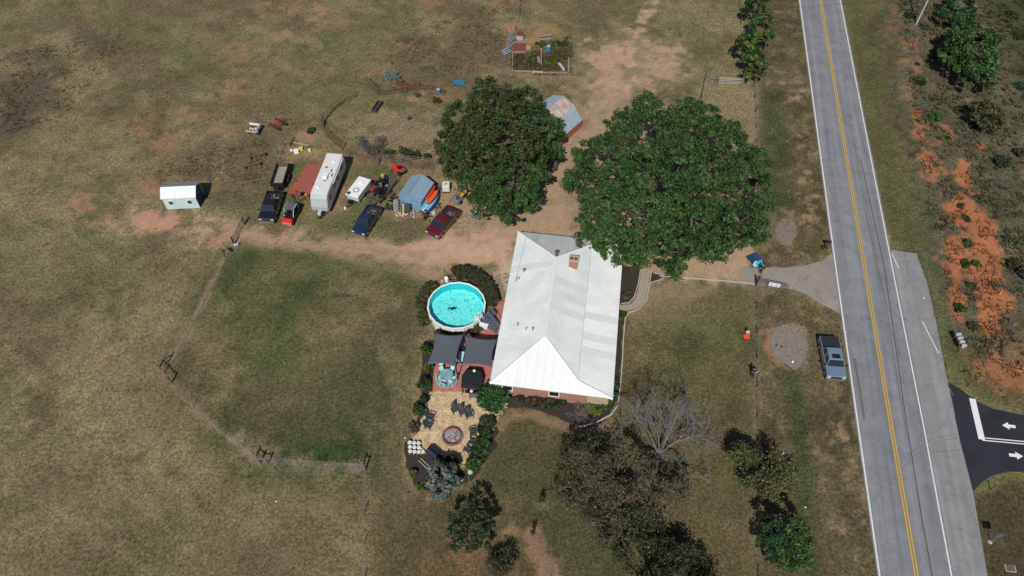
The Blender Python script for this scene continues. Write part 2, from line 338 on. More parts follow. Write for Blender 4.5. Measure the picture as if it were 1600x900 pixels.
# worn paths along the fences
mix(stroke([(385, 350), (350, 405), (262, 578), (250, 580), (305, 640), (408, 725)], .3, .3, .3), (.26, .19, .12), .75)
mix(stroke([(545, 733), (572, 735), (570, 900), (569, 960)], .4, .3, .3), (.22, .165, .11), .6)
mix(stroke([(1183, 140), (1183, 300), (1184, 450), (1183, 900), (1183, 960)], .4, .3, .25), (.22, .18, .125), .7)
mix(stroke([(370, 700), (440, 735), (540, 745)], 1.4, 1.2, 1.2), TAN, .5)
mix(blob(555, 770, 14, 22, 1.2, 1.2), BROWN, .7)
# lower left pasture
for b in [(60, 700, 70, 40), (200, 650, 60, 40), (300, 760, 60, 30), (120, 560, 50, 40), (210, 480, 40, 30), (470, 790, 40, 20), (50, 600, 40, 25), (350, 830, 60, 30)]: mix(blob(*b, soft=4, rag=2.5), TAN, .33)
for b in [(170, 830, 60, 30), (70, 880, 50, 22), (400, 860, 60, 26), (260, 600, 30, 40), (90, 760, 60, 20), (340, 790, 30, 16), (490, 850, 20, 30)]: mix(blob(*b, soft=4, rag=2.5), BROWN, .6)
# house yard
YARD = area([(600, 735), (640, 640), (640, 775), (700, 780), (770, 700), (800, 640), (960, 660), (975, 500), (1060, 450), (1180, 455), (1183, 960), (575, 960), (580, 740)], 2, .8)
mix(YARD, (.074, .064, .031), .75); mix(YARD*ss(N2, .5, .66), (.10, .084, .040), .5); mix(YARD*ss(N4, .5, .66), (.056, .066, .026), .5)
mix(area([(985, 500), (1000, 445), (1060, 440), (1180, 455), (1178, 500), (1060, 520), (1010, 560)], 3, 1.5), TAN, .55)
mix(area([(985, 490), (1005, 440), (1080, 445), (1110, 460), (1040, 490)], 1.5, 1.2), (.29, .205, .13), .6)
for b in [(1140, 470, 34, 16), (1130, 520, 30, 20), (1060, 560, 40, 30), (1050, 500, 24, 20)]: mix(blob(*b, soft=3, rag=1.5), (.07, .085, .033), .5)
for b in [(1020, 640, 40, 30), (1100, 620, 50, 50), (1130, 560, 30, 30)]: mix(blob(*b, soft=3, rag=1.5), (.12, .105, .05), .5)
mix(area([(780, 655), (800, 645), (850, 648), (910, 670), (955, 668), (930, 690), (880, 672), (830, 652), (790, 668), (765, 700), (750, 735), (735, 752), (735, 745), (765, 695)], .5, .4), (.25, .165, .10), .75)
mix(area([(660, 530), (690, 525), (675, 610), (665, 650), (640, 690), (640, 740), (655, 775), (690, 778), (665, 780), (640, 765), (628, 720), (630, 690), (645, 650), (655, 600)], .5, .4), (.23, .16, .10), .8)
mix(blob(848, 790, 9, 6, .5, .4), (.2, .14, .1), .8); mix(stroke([(828, 835), (845, 865), (862, 905)], .85, .4, .35), (.27, .16, .10), .9); mix(stroke([(835, 838), (850, 868), (862, 890)], .3, .2, .3), (.16, .12, .095), .8); mix(blob(800, 830, 8, 5, .5, .5), (.25, .17, .1), .7)
mix(blob(720, 890, 60, 14, 2, 1.5), (.17, .09, .05), .5); mix(blob(40+700, 870, 40, 14, 1, 1.5), (.16, .09, .05), .5)
# dirt apron between the oak and the gate, dirt under the trees
mix(area([(955, 395), (1205, 375), (1180, 400), (1165, 445), (1090, 438), (1015, 428), (985, 436), (970, 410)], 1, .7), (.40, .28, .18), .9)
mix(area([(880, 240), (930, 150), (1120, 200), (1200, 300), (1200, 400), (960, 410), (900, 370), (760, 360), (700, 330), (700, 280), (760, 290)], 3, 1), (.35, .245, .165), .75)
# roadside verge west of the road
VERGE = area([(1186, -60), (1245, -60), (1262, 100), (1310, 450), (1330, 600), (1372, 900), (1378, 980), (1186, 980)], .6, .4)
mix(VERGE, (.098, .083, .042), .85); mix(VERGE*ss(N2, .48, .62), (.06, .052, .032), .6); mix(VERGE*ss(N3, .56, .7), (.18, .14, .085), .45)
mix(stroke([(1205, 150), (1215, 260), (1222, 320)], 1.6, 1.2, .5), DEEPG, .55); mix(stroke([(1235, 590), (1250, 660), (1255, 780), (1262, 900)], 1.0, .8, .4), DEEPG, .65)
SPK = ss(fbm(XX, YY, .9, 3, 610), .46, .62)
for b in [(1240, 140, 22, 6), (1268, 250, 8, 40), (1265, 275, 12, 12), (1262, 340, 18, 40), (1285, 400, 14, 6), (1250, 395, 14, 10), (1345, 800, 12, 80), (1320, 700, 14, 50), (1290, 480, 26, 10)]: mix(blob(*b, soft=1.8, rag=1.8)*SPK, (.30, .20, .12), .75)
mix(area([(1190, 520), (1212, 520), (1215, 560), (1235, 580), (1222, 582), (1200, 560)], .5, .5), CLAY, .7)
mix(blob(1235, 541, 31, 37, .5, .7), (.24, .18, .12), .85); mix(blob(1228, 362, 22, 26, .8, .4), (.14, .13, .06), .6)
mix(area([(1190, 440), (1300, 400), (1320, 490), (1290, 480), (1240, 455)], 1.5, .7), TAN, .6)
# east side of the road: mown verge, then scrub over red clay
EAST = area([(1318, -80), (1700, -80), (1700, 1000), (1530, 1000), (1520, 760), (1480, 590), (1440, 440), (1395, 385), (1350, 180)], .5, .3)
mix(EAST, (.096, .094, .042), .8); mix(EAST*ss(fbm(XX, YY, .8, 3, 710), .48, .62), (.055, .052, .028), .65); mix(EAST*ss(N2, .5, .64), (.072, .060, .034), .6); mix(EAST*ss(N4, .52, .66), (.14, .12, .06), .5)
mix(stroke([(1330, 0), (1370, 200), (1400, 330), (1440, 400)], 2.0, 1, .6), (.092, .092, .036), .6)
SCR = area([(1385, -80), (1700, -80), (1700, 560), (1600, 575), (1520, 560), (1470, 470), (1440, 300), (1410, 150)], 1.5, 1.2)
mix(SCR, (.098, .088, .052), .85); mix(SCR*ss(N3, .47, .6), (.045, .056, .026), .7); mix(SCR*ss(N2, .55, .7), (.16, .135, .085), .6); mix(SCR*ss(fbm(XX, YY, .7, 3, 730), .5, .62), (.10, .085, .07), .5)
mix(area([(1540, -60), (1700, -60), (1700, 200), (1600, 180), (1560, 60)], 4, 2), (.045, .055, .024), .75)
for pts in [[(1383, 0), (1395, 0), (1408, 90), (1430, 110), (1455, 125), (1440, 130), (1420, 110), (1400, 80)], [(1425, 130), (1438, 190), (1460, 290), (1480, 300), (1470, 320), (1450, 290), (1436, 220), (1425, 160)],
            [(1440, 225), (1458, 225), (1475, 290), (1490, 340), (1500, 380), (1480, 360), (1460, 300)], [(1482, 195), (1498, 225), (1485, 230), (1478, 210)], [(1494, 250), (1507, 255), (1512, 280), (1530, 300), (1520, 318), (1500, 300), (1495, 270)],
            [(1475, 320), (1500, 300), (1530, 320), (1545, 350), (1552, 380), (1560, 420), (1555, 455), (1575, 470), (1575, 500), (1560, 525), (1530, 520), (1520, 470), (1510, 400), (1490, 350)],
            [(1475, 380), (1495, 385), (1500, 440), (1508, 480), (1500, 500), (1488, 470), (1478, 420)], [(1540, 225), (1530, 235), (1525, 230)], [(1415, 70), (1432, 70), (1432, 95), (1418, 90)]]:
    mix(area(pts, .5, .9)*(1 if pts[0][0] > 1470 else ss(fbm(XX, YY, 1.6, 3, 510), .40, .58)), CLAY2, .92 if pts[0][0] > 1470 else (.6 if pts[0][1] > 100 else .35))
mix(area([(1500, 565), (1560, 545), (1600, 540), (1700, 540), (1700, 660), (1600, 625), (1540, 610)], 2, 1.5), (.22, .115, .06), .75)
mix(area([(1520, 560), (1600, 560), (1660, 620), (1600, 618), (1545, 590)], 1.2, 2), CLAY2, .5)
mix(stroke([(1400, 385), (1445, 440), (1480, 570), (1500, 600), (1560, 640), (1650, 655)], .9, .5, .3), (.15, .135, .068), .8)
mix(stroke([(1410, 375), (1462, 450), (1490, 560), (1540, 615)], 1.0, .6, .4), (.075, .085, .035), .6)
mix(area([(1545, 745), (1700, 735), (1700, 1000), (1550, 1000), (1525, 790)], 1, .5), (.062, .052, .030), .7)
mix(stroke([(1530, 770), (1550, 745), (1620, 738)], .5, .4, .3), (.15, .14, .06), .7)
# garden enclosure
mix(area([(800, 85), (890, 75), (892, 112), (802, 112)], .5, .5), (.075, .058, .04), .8)
# fine tone
COL *= (1+(N3-.5)*.5*ROUGHN)[..., None]*(.9+.2*vn(XX/.5, YY/.5))[..., None]
ZZ = (fbm(XX, YY, 2.2, 3, 400)-.75)*.09-.0
scrz = SCR*(fbm(XX, YY, 5, 3, 300)-.35)*1.6*ss(XX, 40, 55)*ss(SCR, .6, 1)
ZZ = np.minimum(ZZ, -.012)+np.maximum(scrz, 0)
me = bpy.data.meshes.new('ground'); ny, nx = SH
me.vertices.add(ny*nx); me.vertices.foreach_set('co', np.stack([XX, YY, ZZ], -1).astype(np.float32).ravel())
ii = np.arange(ny*nx).reshape(ny, nx); q = np.stack([ii[:-1, :-1], ii[:-1, 1:], ii[1:, 1:], ii[1:, :-1]], -1).reshape(-1, 4)
me.loops.add(q.size); me.loops.foreach_set('vertex_index', q.astype(np.int32).ravel()); me.polygons.add(len(q)); me.polygons.foreach_set('loop_start', np.arange(0, q.size, 4, dtype=np.int32))
me.update(calc_edges=True); a = me.color_attributes.new('Col', 'FLOAT_COLOR', 'POINT'); cc = np.ones((ny*nx, 4), np.float32); cc[:, :3] = COL.reshape(-1, 3); cc[:, 3] = ROUGHN.ravel(); a.data.foreach_set('color', cc.ravel())
me.polygons.foreach_set('use_smooth', [True]*len(q))
ground = bpy.data.objects.new('ground', me); C.objects.link(ground); ground['kind'] = 'structure'
m = bpy.data.materials.new('soil_and_grass'); m.use_nodes = True; n = m.node_tree.nodes; l = m.node_tree.links; b = n['Principled BSDF']
b.inputs['Roughness'].default_value = .95; b.inputs['Specular IOR Level'].default_value = .1
a = n.new('ShaderNodeAttribute'); a.attribute_name = 'Col'; tc = n.new('ShaderNodeTexCoord')
def nznode(sc, det, rough=.6):
    z = n.new('ShaderNodeTexNoise'); z.inputs['Scale'].default_value = sc; z.inputs['Detail'].default_value = det; z.inputs['Roughness'].default_value = rough; l.new(tc.outputs['Object'], z.inputs['Vector']); return z
f1 = nznode(3.2, 5, .75); mr = n.new('ShaderNodeMapRange'); mr.inputs[1].default_value = .3; mr.inputs[2].default_value = .7; mr.inputs[3].default_value = .36; mr.inputs[4].default_value = 1.68; l.new(f1.outputs[0], mr.inputs[0])
f2 = nznode(9, 3, .7); m2 = n.new('ShaderNodeMapRange'); m2.inputs[1].default_value = .3; m2.inputs[2].default_value = .7; m2.inputs[3].default_value = .6; m2.inputs[4].default_value = 1.42; l.new(f2.outputs[0], m2.inputs[0])
mu = n.new('ShaderNodeMath'); mu.operation = 'MULTIPLY'; l.new(mr.outputs[0], mu.inputs[0]); l.new(m2.outputs[0], mu.inputs[1])
lp = n.new('ShaderNodeMapRange'); lp.inputs[1].default_value = 0; lp.inputs[2].default_value = 1; lp.inputs[3].default_value = 1; l.new(a.outputs['Alpha'], lp.inputs[0]); l.new(mu.outputs[0], lp.inputs[4])
vm = n.new('ShaderNodeVectorMath'); vm.operation = 'SCALE'; l.new(a.outputs['Color'], vm.inputs[0]); l.new(lp.outputs[0], vm.inputs['Scale']); l.new(vm.outputs[0], b.inputs['Base Color'])
bp = n.new('ShaderNodeBump'); bp.inputs['Strength'].default_value = .7; bp.inputs['Distance'].default_value = .12; l.new(f1.outputs[0], bp.inputs['Height']); l.new(bp.outputs[0], b.inputs['Normal'])
me.materials.append(m)
def inpoly_world(P, n):
    xs = [p.x for p in P]; ys = [p.y for p in P]; a = np.array([min(xs), min(ys)]); b_ = np.array([max(xs), max(ys)])
    q = a+rng.random((n, 2))*(b_-a); return q[sdist(P, q[:, 0], q[:, 1]) > 0]
def gsample(q):
    i = np.clip(np.searchsorted(GX, q[:, 0]), 0, nx-1); j = np.clip(np.searchsorted(GY, q[:, 1]), 0, ny-1); return COL[j, i], ZZ[j, i]
def tufts(name, label, pts, n, size, h, tint=(.85, .9, .8), var=.5, patch=.5, cat='grass', blades=5):
    q = inpoly_world(GP(pts), n); k = vn(q[:, 0]/1.7+9, q[:, 1]/1.7)*.6+vn(q[:, 0]/.6, q[:, 1]/.6+4)*.4
    q = q[k > patch]
    m_ = len(q); c, z = gsample(q); i = np.repeat(np.arange(m_), blades); M = len(i)
    a = rng.random(M)*6.283; s = size*(.5+rng.random(m_))[i]; off = np.stack([np.cos(a), np.sin(a), np.zeros(M)], 1)*s[:, None]
    base = np.stack([q[i, 0], q[i, 1], z[i]-.02], 1); tip = base+off*.9+np.array([0, 0, 1])*(h*(.5+.8*rng.random(M)))[:, None]
    per = np.stack([-np.sin(a), np.cos(a), np.zeros(M)], 1)*(s*.33)[:, None]
    V = np.stack([base-per, base+per, tip], 1).reshape(-1, 3)
    cl = np.clip(c[i]*np.array(tint)*(1+var*(rng.random(m_)-.5))[i][:, None]*(.8+.4*rng.random((M, 1))), .01, 1)
    return tag(fastmesh(name, V, 3, np.repeat(cl, 3, 0), M_dry), label, cat, kind='stuff')
# ------------------------------------------------------------------ roads and hard surfaces
def sheet(name, poly, z0, z1, m, kind='structure', rag=0., cat=None, label=None):
    P = [Vector(p) for p in poly]
    if rag:
        o = []
        for a_, b_ in zip(P, P[1:]+P[:1]):
            k = max(1, int((b_-a_).length/.35)); nrm = (b_-a_).normalized(); nrm = Vector((-nrm.y, nrm.x, 0))
            for i in range(k):
                p = a_.lerp(b_, i/k); o.append(p+nrm*rag*(vn(np.array(p.x*1.4), np.array(p.y*1.4))-.5)*2)
        P = o
    mb = MB(); mb.prism([(p.x, p.y) for p in P], z0, z1); o = mb.build(name, m)
    bm = bmesh.new(); bm.from_mesh(o.data); bmesh.ops.triangulate(bm, faces=[f for f in bm.faces if len(f.verts) > 4]); bm.to_mesh(o.data); bm.free()
    return tag(o, label, cat, kind=kind)
def asphalt(name, col, vary=.18, streak=True, var2=None):
    m = bpy.data.materials.new(name); m.use_nodes = True; n = m.node_tree.nodes; l = m.node_tree.links; b = n['Principled BSDF']; b.inputs['Roughness'].default_value = .85; b.inputs['Specular IOR Level'].default_value = .25
    tc = n.new('ShaderNodeTexCoord'); mp = n.new('ShaderNodeMapping'); mp.vector_type = 'TEXTURE'; rd_ = G(1410, 900)-G(1270, 0); mp.inputs['Rotation'].default_value = (0, 0, -math.atan2(-rd_.x, -rd_.y)) if streak else (0, 0, 0); mp.inputs['Scale'].default_value = (.62, 26, 1) if streak else (3, 3, 3); l.new(tc.outputs['Object'], mp.inputs[0])
    z = n.new('ShaderNodeTexNoise'); z.inputs['Scale'].default_value = 1.; z.inputs['Detail'].default_value = 4; l.new(mp.outputs[0], z.inputs['Vector'])
    z2 = n.new('ShaderNodeTexNoise'); z2.inputs['Scale'].default_value = .5; z2.inputs['Detail'].default_value = 9; z2.inputs['Roughness'].default_value = .72; l.new(tc.outputs['Object'], z2.inputs['Vector'])
    z3 = n.new('ShaderNodeTexNoise'); z3.inputs['Scale'].default_value = 14; z3.inputs['Detail'].default_value = 3; l.new(tc.outputs['Object'], z3.inputs['Vector'])
    ad = n.new('ShaderNodeMath'); ad.operation = 'ADD'; l.new(z.outputs[0], ad.inputs[0]); l.new(z2.outputs[0], ad.inputs[1])
    ad2 = n.new('ShaderNodeMath'); ad2.operation = 'MULTIPLY_ADD'; l.new(z3.outputs[0], ad2.inputs[0]); ad2.inputs[1].default_value = .35; l.new(ad.outputs[0], ad2.inputs[2])
    mr = n.new('ShaderNodeMapRange'); mr.inputs[1].default_value = .85; mr.inputs[2].default_value = 1.5; mr.inputs[3].default_value = 1-vary; mr.inputs[4].default_value = 1+vary; l.new(ad2.outputs[0], mr.inputs[0])
    vm = n.new('ShaderNodeVectorMath'); vm.operation = 'SCALE'; vm.inputs[0].default_value = col; l.new(mr.outputs[0], vm.inputs['Scale']); l.new(vm.outputs[0], b.inputs['Base Color'])
    vo = n.new('ShaderNodeTexVoronoi'); vo.feature = 'DISTANCE_TO_EDGE'; vo.inputs['Scale'].default_value = .28; wz = n.new('ShaderNodeMixRGB'); wz.inputs[0].default_value = .18; l.new(tc.outputs['Object'], wz.inputs[1]); l.new(z2.outputs['Color'], wz.inputs[2]); 
    sc_ = n.new('ShaderNodeVectorMath'); sc_.operation = 'MULTIPLY_ADD'; l.new(z2.outputs['Color'], sc_.inputs[0]); sc_.inputs[1].default_value = (3, 3, 0); l.new(tc.outputs['Object'], sc_.inputs[2]); l.new(sc_.outputs[0], vo.inputs['Vector'])
    cr = n.new('ShaderNodeMapRange'); cr.inputs[1].default_value = 0; cr.inputs[2].default_value = .012; cr.inputs[3].default_value = .72; cr.inputs[4].default_value = 1.; l.new(vo.outputs[0], cr.inputs[0])
    v2 = n.new('ShaderNodeVectorMath'); v2.operation = 'SCALE'; l.new(vm.outputs[0], v2.inputs[0]); l.new(cr.outputs[0], v2.inputs['Scale']); l.new(v2.outputs[0], b.inputs['Base Color'])
    return m
A_road = asphalt('worn_asphalt', (.195, .202, .218), .30); A_lane = asphalt('pale_asphalt', (.23, .232, .242), .26); A_new = asphalt('fresh_asphalt', (.024, .026, .036), .3, False); A_drive = asphalt('gravelly_asphalt', (.255, .232, .208), .18, False)
LX = [(1249.4, 0), (1280.4, 230), (1310.2, 450), (1341.4, 670), (1370, 870)]; YX = [(1282.5, 0), (1320, 230), (1356.3, 450), (1393.1, 670), (1427, 870)]; RX = [(1312.6, 0), (1357.3, 230), (1400.2, 450), (1443.7, 670), (1481, 870)]
def ext(P):
    a_ = P[0]+(P[0]-P[1])*30; b_ = P[-1]+(P[-1]-P[-2])*12; return [a_]+P+[b_]
LW, YW, RW = ext(GP(LX)), ext(GP(YX)), ext(GP(RX))
def offs(P, d):
    o = []
    for i, p in enumerate(P):
        t = (P[min(i+1, len(P)-1)]-P[max(i-1, 0)]).normalized(); o.append(p+Vector((t.y, -t.x, 0))*d)
    return o
def strip(name, P, wd, z0, z1, m, dsh=None):
    a_, b_ = offs(P, -wd/2), offs(P, wd/2); mb = MB()
    for i in range(len(P)-1): mb.prism([a_[i], b_[i], b_[i+1], a_[i+1]], z0, z1)
    return tag(mb.build(name, m), kind='structure')
sg = -1 if (offs(LW, .1)[2].x < LW[2].x) else 1    # +1 if positive offset is east
sheet('road', offs(LW, -.22*sg)+list(reversed(offs(RW, .25*sg))), -.2, .03, A_road)
M_line = mat('white_road_paint', (.68, .68, .66), .7, 0, .12, 6); M_yel = mat('yellow_road_paint', (.55, .36, .08), .7, 0, .15, 6)
M_crk = mat('tar_seal', (.075, .075, .085), .6, 0, .2)
strip('edge_line', LW, .15, .03, .035, M_line); strip('edge_line', RW, .13, .03, .0352, M_line)
strip('centre_line', offs(YW, -.13), .11, .03, .035, M_yel); strip('centre_line', offs(YW, .13), .11, .03, .035, M_yel)
strip('centre_line_stain', YW, .5, .03, .0325, mat('yellowed_asphalt', (.23, .19, .14), .8, 0, .2, 3))
strip('tar_seam', GP([(1345, 250), (1382, 420), (1413, 640), (1440, 810), (1462, 930)]), .1, .03, .0335, M_crk)
strip('tar_seam', GP([(1352, 330), (1385, 480), (1405, 610), (1418, 690)]), .045, .03, .0335, M_crk)
strip('tar_patch', GP([(1335, 560), (1345, 620), (1350, 655)]), .28, .03, .034, mat('patch', (.13, .13, .135), .8)); strip('tar_patch', GP([(1402, 540), (1406, 556)]), .2, .03, .0341, MATS['patch'])
strip('tar_seam', GP([(1310, 55), (1345, 215), (1352, 240)]), .04, .03, .0335, M_crk)
rw = offs(RW, .25*sg)
apron = [G(1393, 391), G(1432, 396), G(1448, 440), G(1462, 500), G(1480, 596), G(1500, 690), G(1520, 768), G(1543, 900), G(1563, 1010)]
def lerp_edge(P, y):   # point on polyline at world y
    for a_, b_ in zip(P[:-1], P[1:]):
        if (a_.y-y)*(b_.y-y) <= 0: t = (y-a_.y)/(b_.y-a_.y+1e-9); return a_.lerp(b_, t)
bot = G(1500, 1010).y; top = G(1393, 391).y
inner = [lerp_edge(rw, bot)]+[p for p in reversed(rw) if bot < p.y < top]+[lerp_edge(rw, top)]
sheet('turn_lane', apron+inner, -.2, .028, A_lane)
for a_, b_ in [((1393, 396), (1404, 419)), ((1441, 502), (1466, 552))]: strip('lane_line', GP([a_, b_]), .1, .028, .033, M_line)
sheet('side_road', [G(1480, 596), G(1500, 608), G(1524, 626), G(1552, 639), G(1600, 649), G(1720, 660), G(1720, 736), G(1600, 737), G(1572, 737), G(1550, 743), G(1535, 753), G(1520, 768), G(1500, 690)], -.2, .024, A_new)
M_mark = mat('fresh_white_paint', (.72, .72, .74), .6, 0, .06)
strip('stop_bar', GP([(1519, 623), (1534, 687)]), .62, .024, .03, M_mark)
strip('double_line', GP([(1539, 684.5), (1600, 690), (1720, 701)]), .11, .024, .03, M_mark); strip('double_line', GP([(1535, 688), (1600, 694), (1720, 705)]), .11, .024, .03, M_mark)
def arrow(tip, tail):
    a_, b_ = G(*tip), G(*tail); d = (b_-a_).normalized(); nn = Vector((-d.y, d.x, 0)); L = (b_-a_).length; h = L*.5
    mb = MB(); mb.prism([a_, a_+d*h+nn*.42, a_+d*h-nn*.42], .024, .03); mb.prism([a_+d*h+nn*.17, b_+nn*.17, b_-nn*.17, a_+d*h-nn*.17], .024, .0301)
    tag(mb.build('road_arrow', M_mark), kind='structure')
arrow((1565.5, 664.5), (1586.5, 667)); arrow((1598.5, 713), (1576.5, 711))
M_skid = mat('skid_rubber', (.17, .17, .18), .8, 0, .15)
for pts in [[(1462, 520), (1466, 555), (1478, 585), (1492, 650)], [(1395, 735), (1425, 705), (1462, 684), (1495, 678)], [(1400, 742), (1430, 712), (1465, 690), (1496, 684)], [(1460, 525), (1461, 550), (1470, 580), (1489, 618)], [(1430, 720), (1460, 706), (1500, 703)]]:
    strip('skid_mark', GP(pts), .07, .028, .0315, M_skid)
sheet('driveway', [G(1158, 418), G(1185, 418), G(1230, 418), G(1262, 414), G(1282, 408), G(1300, 396), lerp_edge(offs(LW, -.2*sg), G(1300, 392).y), lerp_edge(offs(LW, -.2*sg), G(1310, 490).y), G(1290, 478), G(1265, 463), G(1240, 452), G(1186, 446), G(1158, 441)], -.2, .02, A_drive)
M_conc = mat('concrete', (.42, .39, .36), .85, 0, .15, 4, .2)
def kerb(pts, wd=.13, h=.1, name='edging', m=None):
    P = GP(pts); mb = MB(); a_, b_ = offs(P, -wd/2), offs(P, wd/2)
    for i in range(len(P)-1): mb.prism([a_[i], b_[i], b_[i+1], a_[i+1]], -.05, h)
    return tag(mb.build(name, m or M_conc), kind='structure')
kerb([(1078, 435), (1120, 438), (1181, 444)]); kerb([(1030, 431), (1078, 435)])
M_grav = mat('grey_gravel', (.235, .205, .175), .95, 0, .28, 2.5, .5, col2=(.17, .15, .135), bscale=30)
def ell(cx, cy, rx, ry, n=26, z=0): return [G(cx+rx*math.cos(t)*random.uniform(.96, 1.04), cy+ry*math.sin(t)*random.uniform(.95, 1.05), z) for t in np.linspace(0, 2*math.pi, n+1)[:-1]]
sheet('gravel_pad', [G(*p) for p in [(1210, 512), (1228, 508), (1250, 520), (1262, 532), (1260, 555), (1250, 572), (1242, 578), (1230, 570), (1212, 553), (1206, 530)]], -.2, .012, M_grav, rag=.25)
sheet('gravel_pad', ell(1228.5, 362, 16.5, 21), -.2, .012, mat('brown_gravel', (.22, .175, .145), .95, 0, .2, 2, .5, col2=(.165, .13, .11), bscale=30), rag=.15)
# patio, straw yard, mulch beds, walk
M_brick = mat('red_pavers', (.44, .175, .14), .85, 0, .25, 2.2, .3, col2=(.34, .125, .10))
sheet('patio', [G(*p) for p in [(686, 515), (755, 512), (772, 470), (800, 470), (790, 560), (772, 616), (757, 613), (676, 612), (679, 560)]], -.2, .03, M_brick)
M_straw = mat('straw_and_chips', (.60, .48, .33), .95, 0, .3, 1.6, .7, col2=(.38, .26, .15), bscale=14)
M_mulch = mat('dark_mulch', (.050, .038, .032), .95, 0, .35, 6, .8, col2=(.022, .018, .016), bscale=16)
sheet('mulch_bed', [G(*p) for p in [(662, 535), (682, 530), (676, 612), (672, 640), (663, 660), (668, 700), (700, 745), (735, 735), (755, 700), (768, 652), (778, 660), (775, 695), (752, 730), (738, 748), (700, 765), (668, 770), (646, 755), (636, 725), (634, 692), (650, 655), (658, 600)]], -.2, .008, M_mulch, rag=.3)
sheet('straw_yard', [G(*p) for p in [(676, 612), (757, 613), (790, 630), (768, 650), (752, 690), (735, 725), (700, 732), (672, 705), (640, 690), (655, 668), (664, 645), (670, 622)]], -.2, .014, M_straw, rag=.25)
sheet('mulch_bed', [G(*p) for p in [(968, 415), (1001, 420), (998, 445), (992, 465), (980, 474), (968, 476)]], -.2, .01, M_mulch, rag=.15)
sheet('mulch_bed', [G(*p) for p in [(1017, 426), (1041, 430), (1030, 438), (1014, 443)]], -.2, .01, M_mulch, rag=.08)
sheet('mulch_bed', [G(*p) for p in [(960, 478), (978, 486), (974, 510), (972, 560), (969, 600), (967, 625), (958, 640), (945, 655), (905, 668), (880, 655), (840, 640), (795, 636), (770, 640), (772, 610), (950, 610)]], -.2, .009, M_mulch, rag=.25)
M_walk = mat('walk_pavers', (.36, .31, .26), .9, 0, .2, 5, .3, col2=(.29, .25, .215))
def walkway():
    L = GP([(1002, 420), (999, 445), (993, 468), (985, 476), (968, 477)]); Rr = GP([(1016, 422), (1012, 448), (1008, 470), (995, 482), (970, 487)])
    o = tag(bpy.data.objects.new('walkway', None), kind='structure'); C.objects.link(o)
    mb = MB()
    def at(P, t):
        ls = [(b_-a_).length for a_, b_ in zip(P[:-1], P[1:])]; s = t*sum(ls)
        for i, k in enumerate(ls):
            if s <= k or i == len(ls)-1: return P[i].lerp(P[i+1], min(1, s/k))
            s -= k
    mb.prism(L+list(reversed(Rr)), -.2, .012); mb.build('walk_bed', mat('paver_joint', (.2, .17, .14), .9), o)
    n_ = 26
    for i in range(n_):
        for j in range(4):
            q = []
            for (u, v) in ((i+.04, j+.04), (i+.04, j+.96), (i+.96, j+.96), (i+.96, j+.04)):
                a_, b_ = at(L, u/n_), at(Rr, u/n_); p = a_.lerp(b_, v/4); q.append((p.x, p.y))
            MB().prism(q, 0, .03+random.uniform(-.004, .006)).build('paver', M_walk, o)
walkway()
kerb([(1018, 422), (1014, 448), (1010, 470), (997, 484), (982, 489), (977, 497), (974, 530), (972, 570), (969, 605), (966, 628)], .12, .09, 'bed_edging')
kerb([(1013, 443), (1030, 438), (1041, 430), (1022, 427)], .1, .09, 'bed_edging'); kerb([(1001, 420), (997, 445), (991, 464), (983, 473), (970, 475)], .1, .08, 'bed_edging')
kerb([(966, 633), (955, 648), (935, 659), (918, 665), (905, 667)], .14, .12, 'bed_edging')
# stepping stones
M_stone = mat('flat_stone', (.25, .20, .155), .9, 0, .2, 4, .3)
SSL = ['farthest from the house corner', 'top left end', 'upper middle', 'fourth down on the left', 'fifth down', 'sixth down', 'tight against the hedge', 'eighth down', 'ninth down', 'right side, third from the top', 'right side, second from the eave', 'lower part, near the stairs', 'lowest, next to the pool stairs', 'right side, topmost', 'closest to the roof edge']
for i, (x, y) in enumerate([(779, 431), (774, 436), (780, 437), (776, 441), (781, 444), (782, 449), (779, 452), (785, 455), (784, 460), (789, 434), (792, 441), (788, 463), (786, 469), (790, 428), (795, 432)]):
    p = G(x, y); mb = MB(); k = 9; mb.prism([(p.x+.27*math.cos(t*6.283/k)*random.uniform(.8, 1.1), p.y+.22*math.sin(t*6.283/k)*random.uniform(.8, 1.1)) for t in range(k)], -.05, .03)
    tag(mb.build('stepping_stone', M_stone, bevel=.01), 'flat brown stepping stone in the sand beside the hedge, ' + SSL[i], 'stepping stone', 'stepping stones beside the house')
# ------------------------------------------------------------------ the house
def brick_mat(name, c1, c2, mortar, sc=1.):
    m = bpy.data.materials.new(name); m.use_nodes = True; n = m.node_tree.nodes; l = m.node_tree.links; b = n['Principled BSDF']; b.inputs['Roughness'].default_value = .9
    tc = n.new('ShaderNodeTexCoord'); sx = n.new('ShaderNodeSeparateXYZ'); l.new(tc.outputs['Object'], sx.inputs[0]); ad = n.new('ShaderNodeMath'); ad.operation = 'ADD'; l.new(sx.outputs[0], ad.inputs[0]); l.new(sx.outputs[1], ad.inputs[1])
    cb = n.new('ShaderNodeCombineXYZ'); l.new(ad.outputs[0], cb.inputs[0]); l.new(sx.outputs[2], cb.inputs[1]); bt = n.new('ShaderNodeTexBrick'); l.new(cb.outputs[0], bt.inputs['Vector'])
    bt.inputs['Scale'].default_value = sc; bt.inputs['Brick Width'].default_value = .22; bt.inputs['Row Height'].default_value = .075; bt.inputs['Mortar Size'].default_value = .008
    bt.inputs['Color1'].default_value = (*c1, 1); bt.inputs['Color2'].default_value = (*c2, 1); bt.inputs['Mortar'].default_value = (*mortar, 1); l.new(bt.outputs[0], b.inputs['Base Color']); return m
M_wallbrick = brick_mat('red_brickwork', (.33, .13, .085), (.26, .095, .065), (.4, .33, .28))
M_roof = mat('white_metal_roof', (.70, .725, .71), .42, .0, .05, .45, 0, .5, .0, col2=(.59, .64, .645))
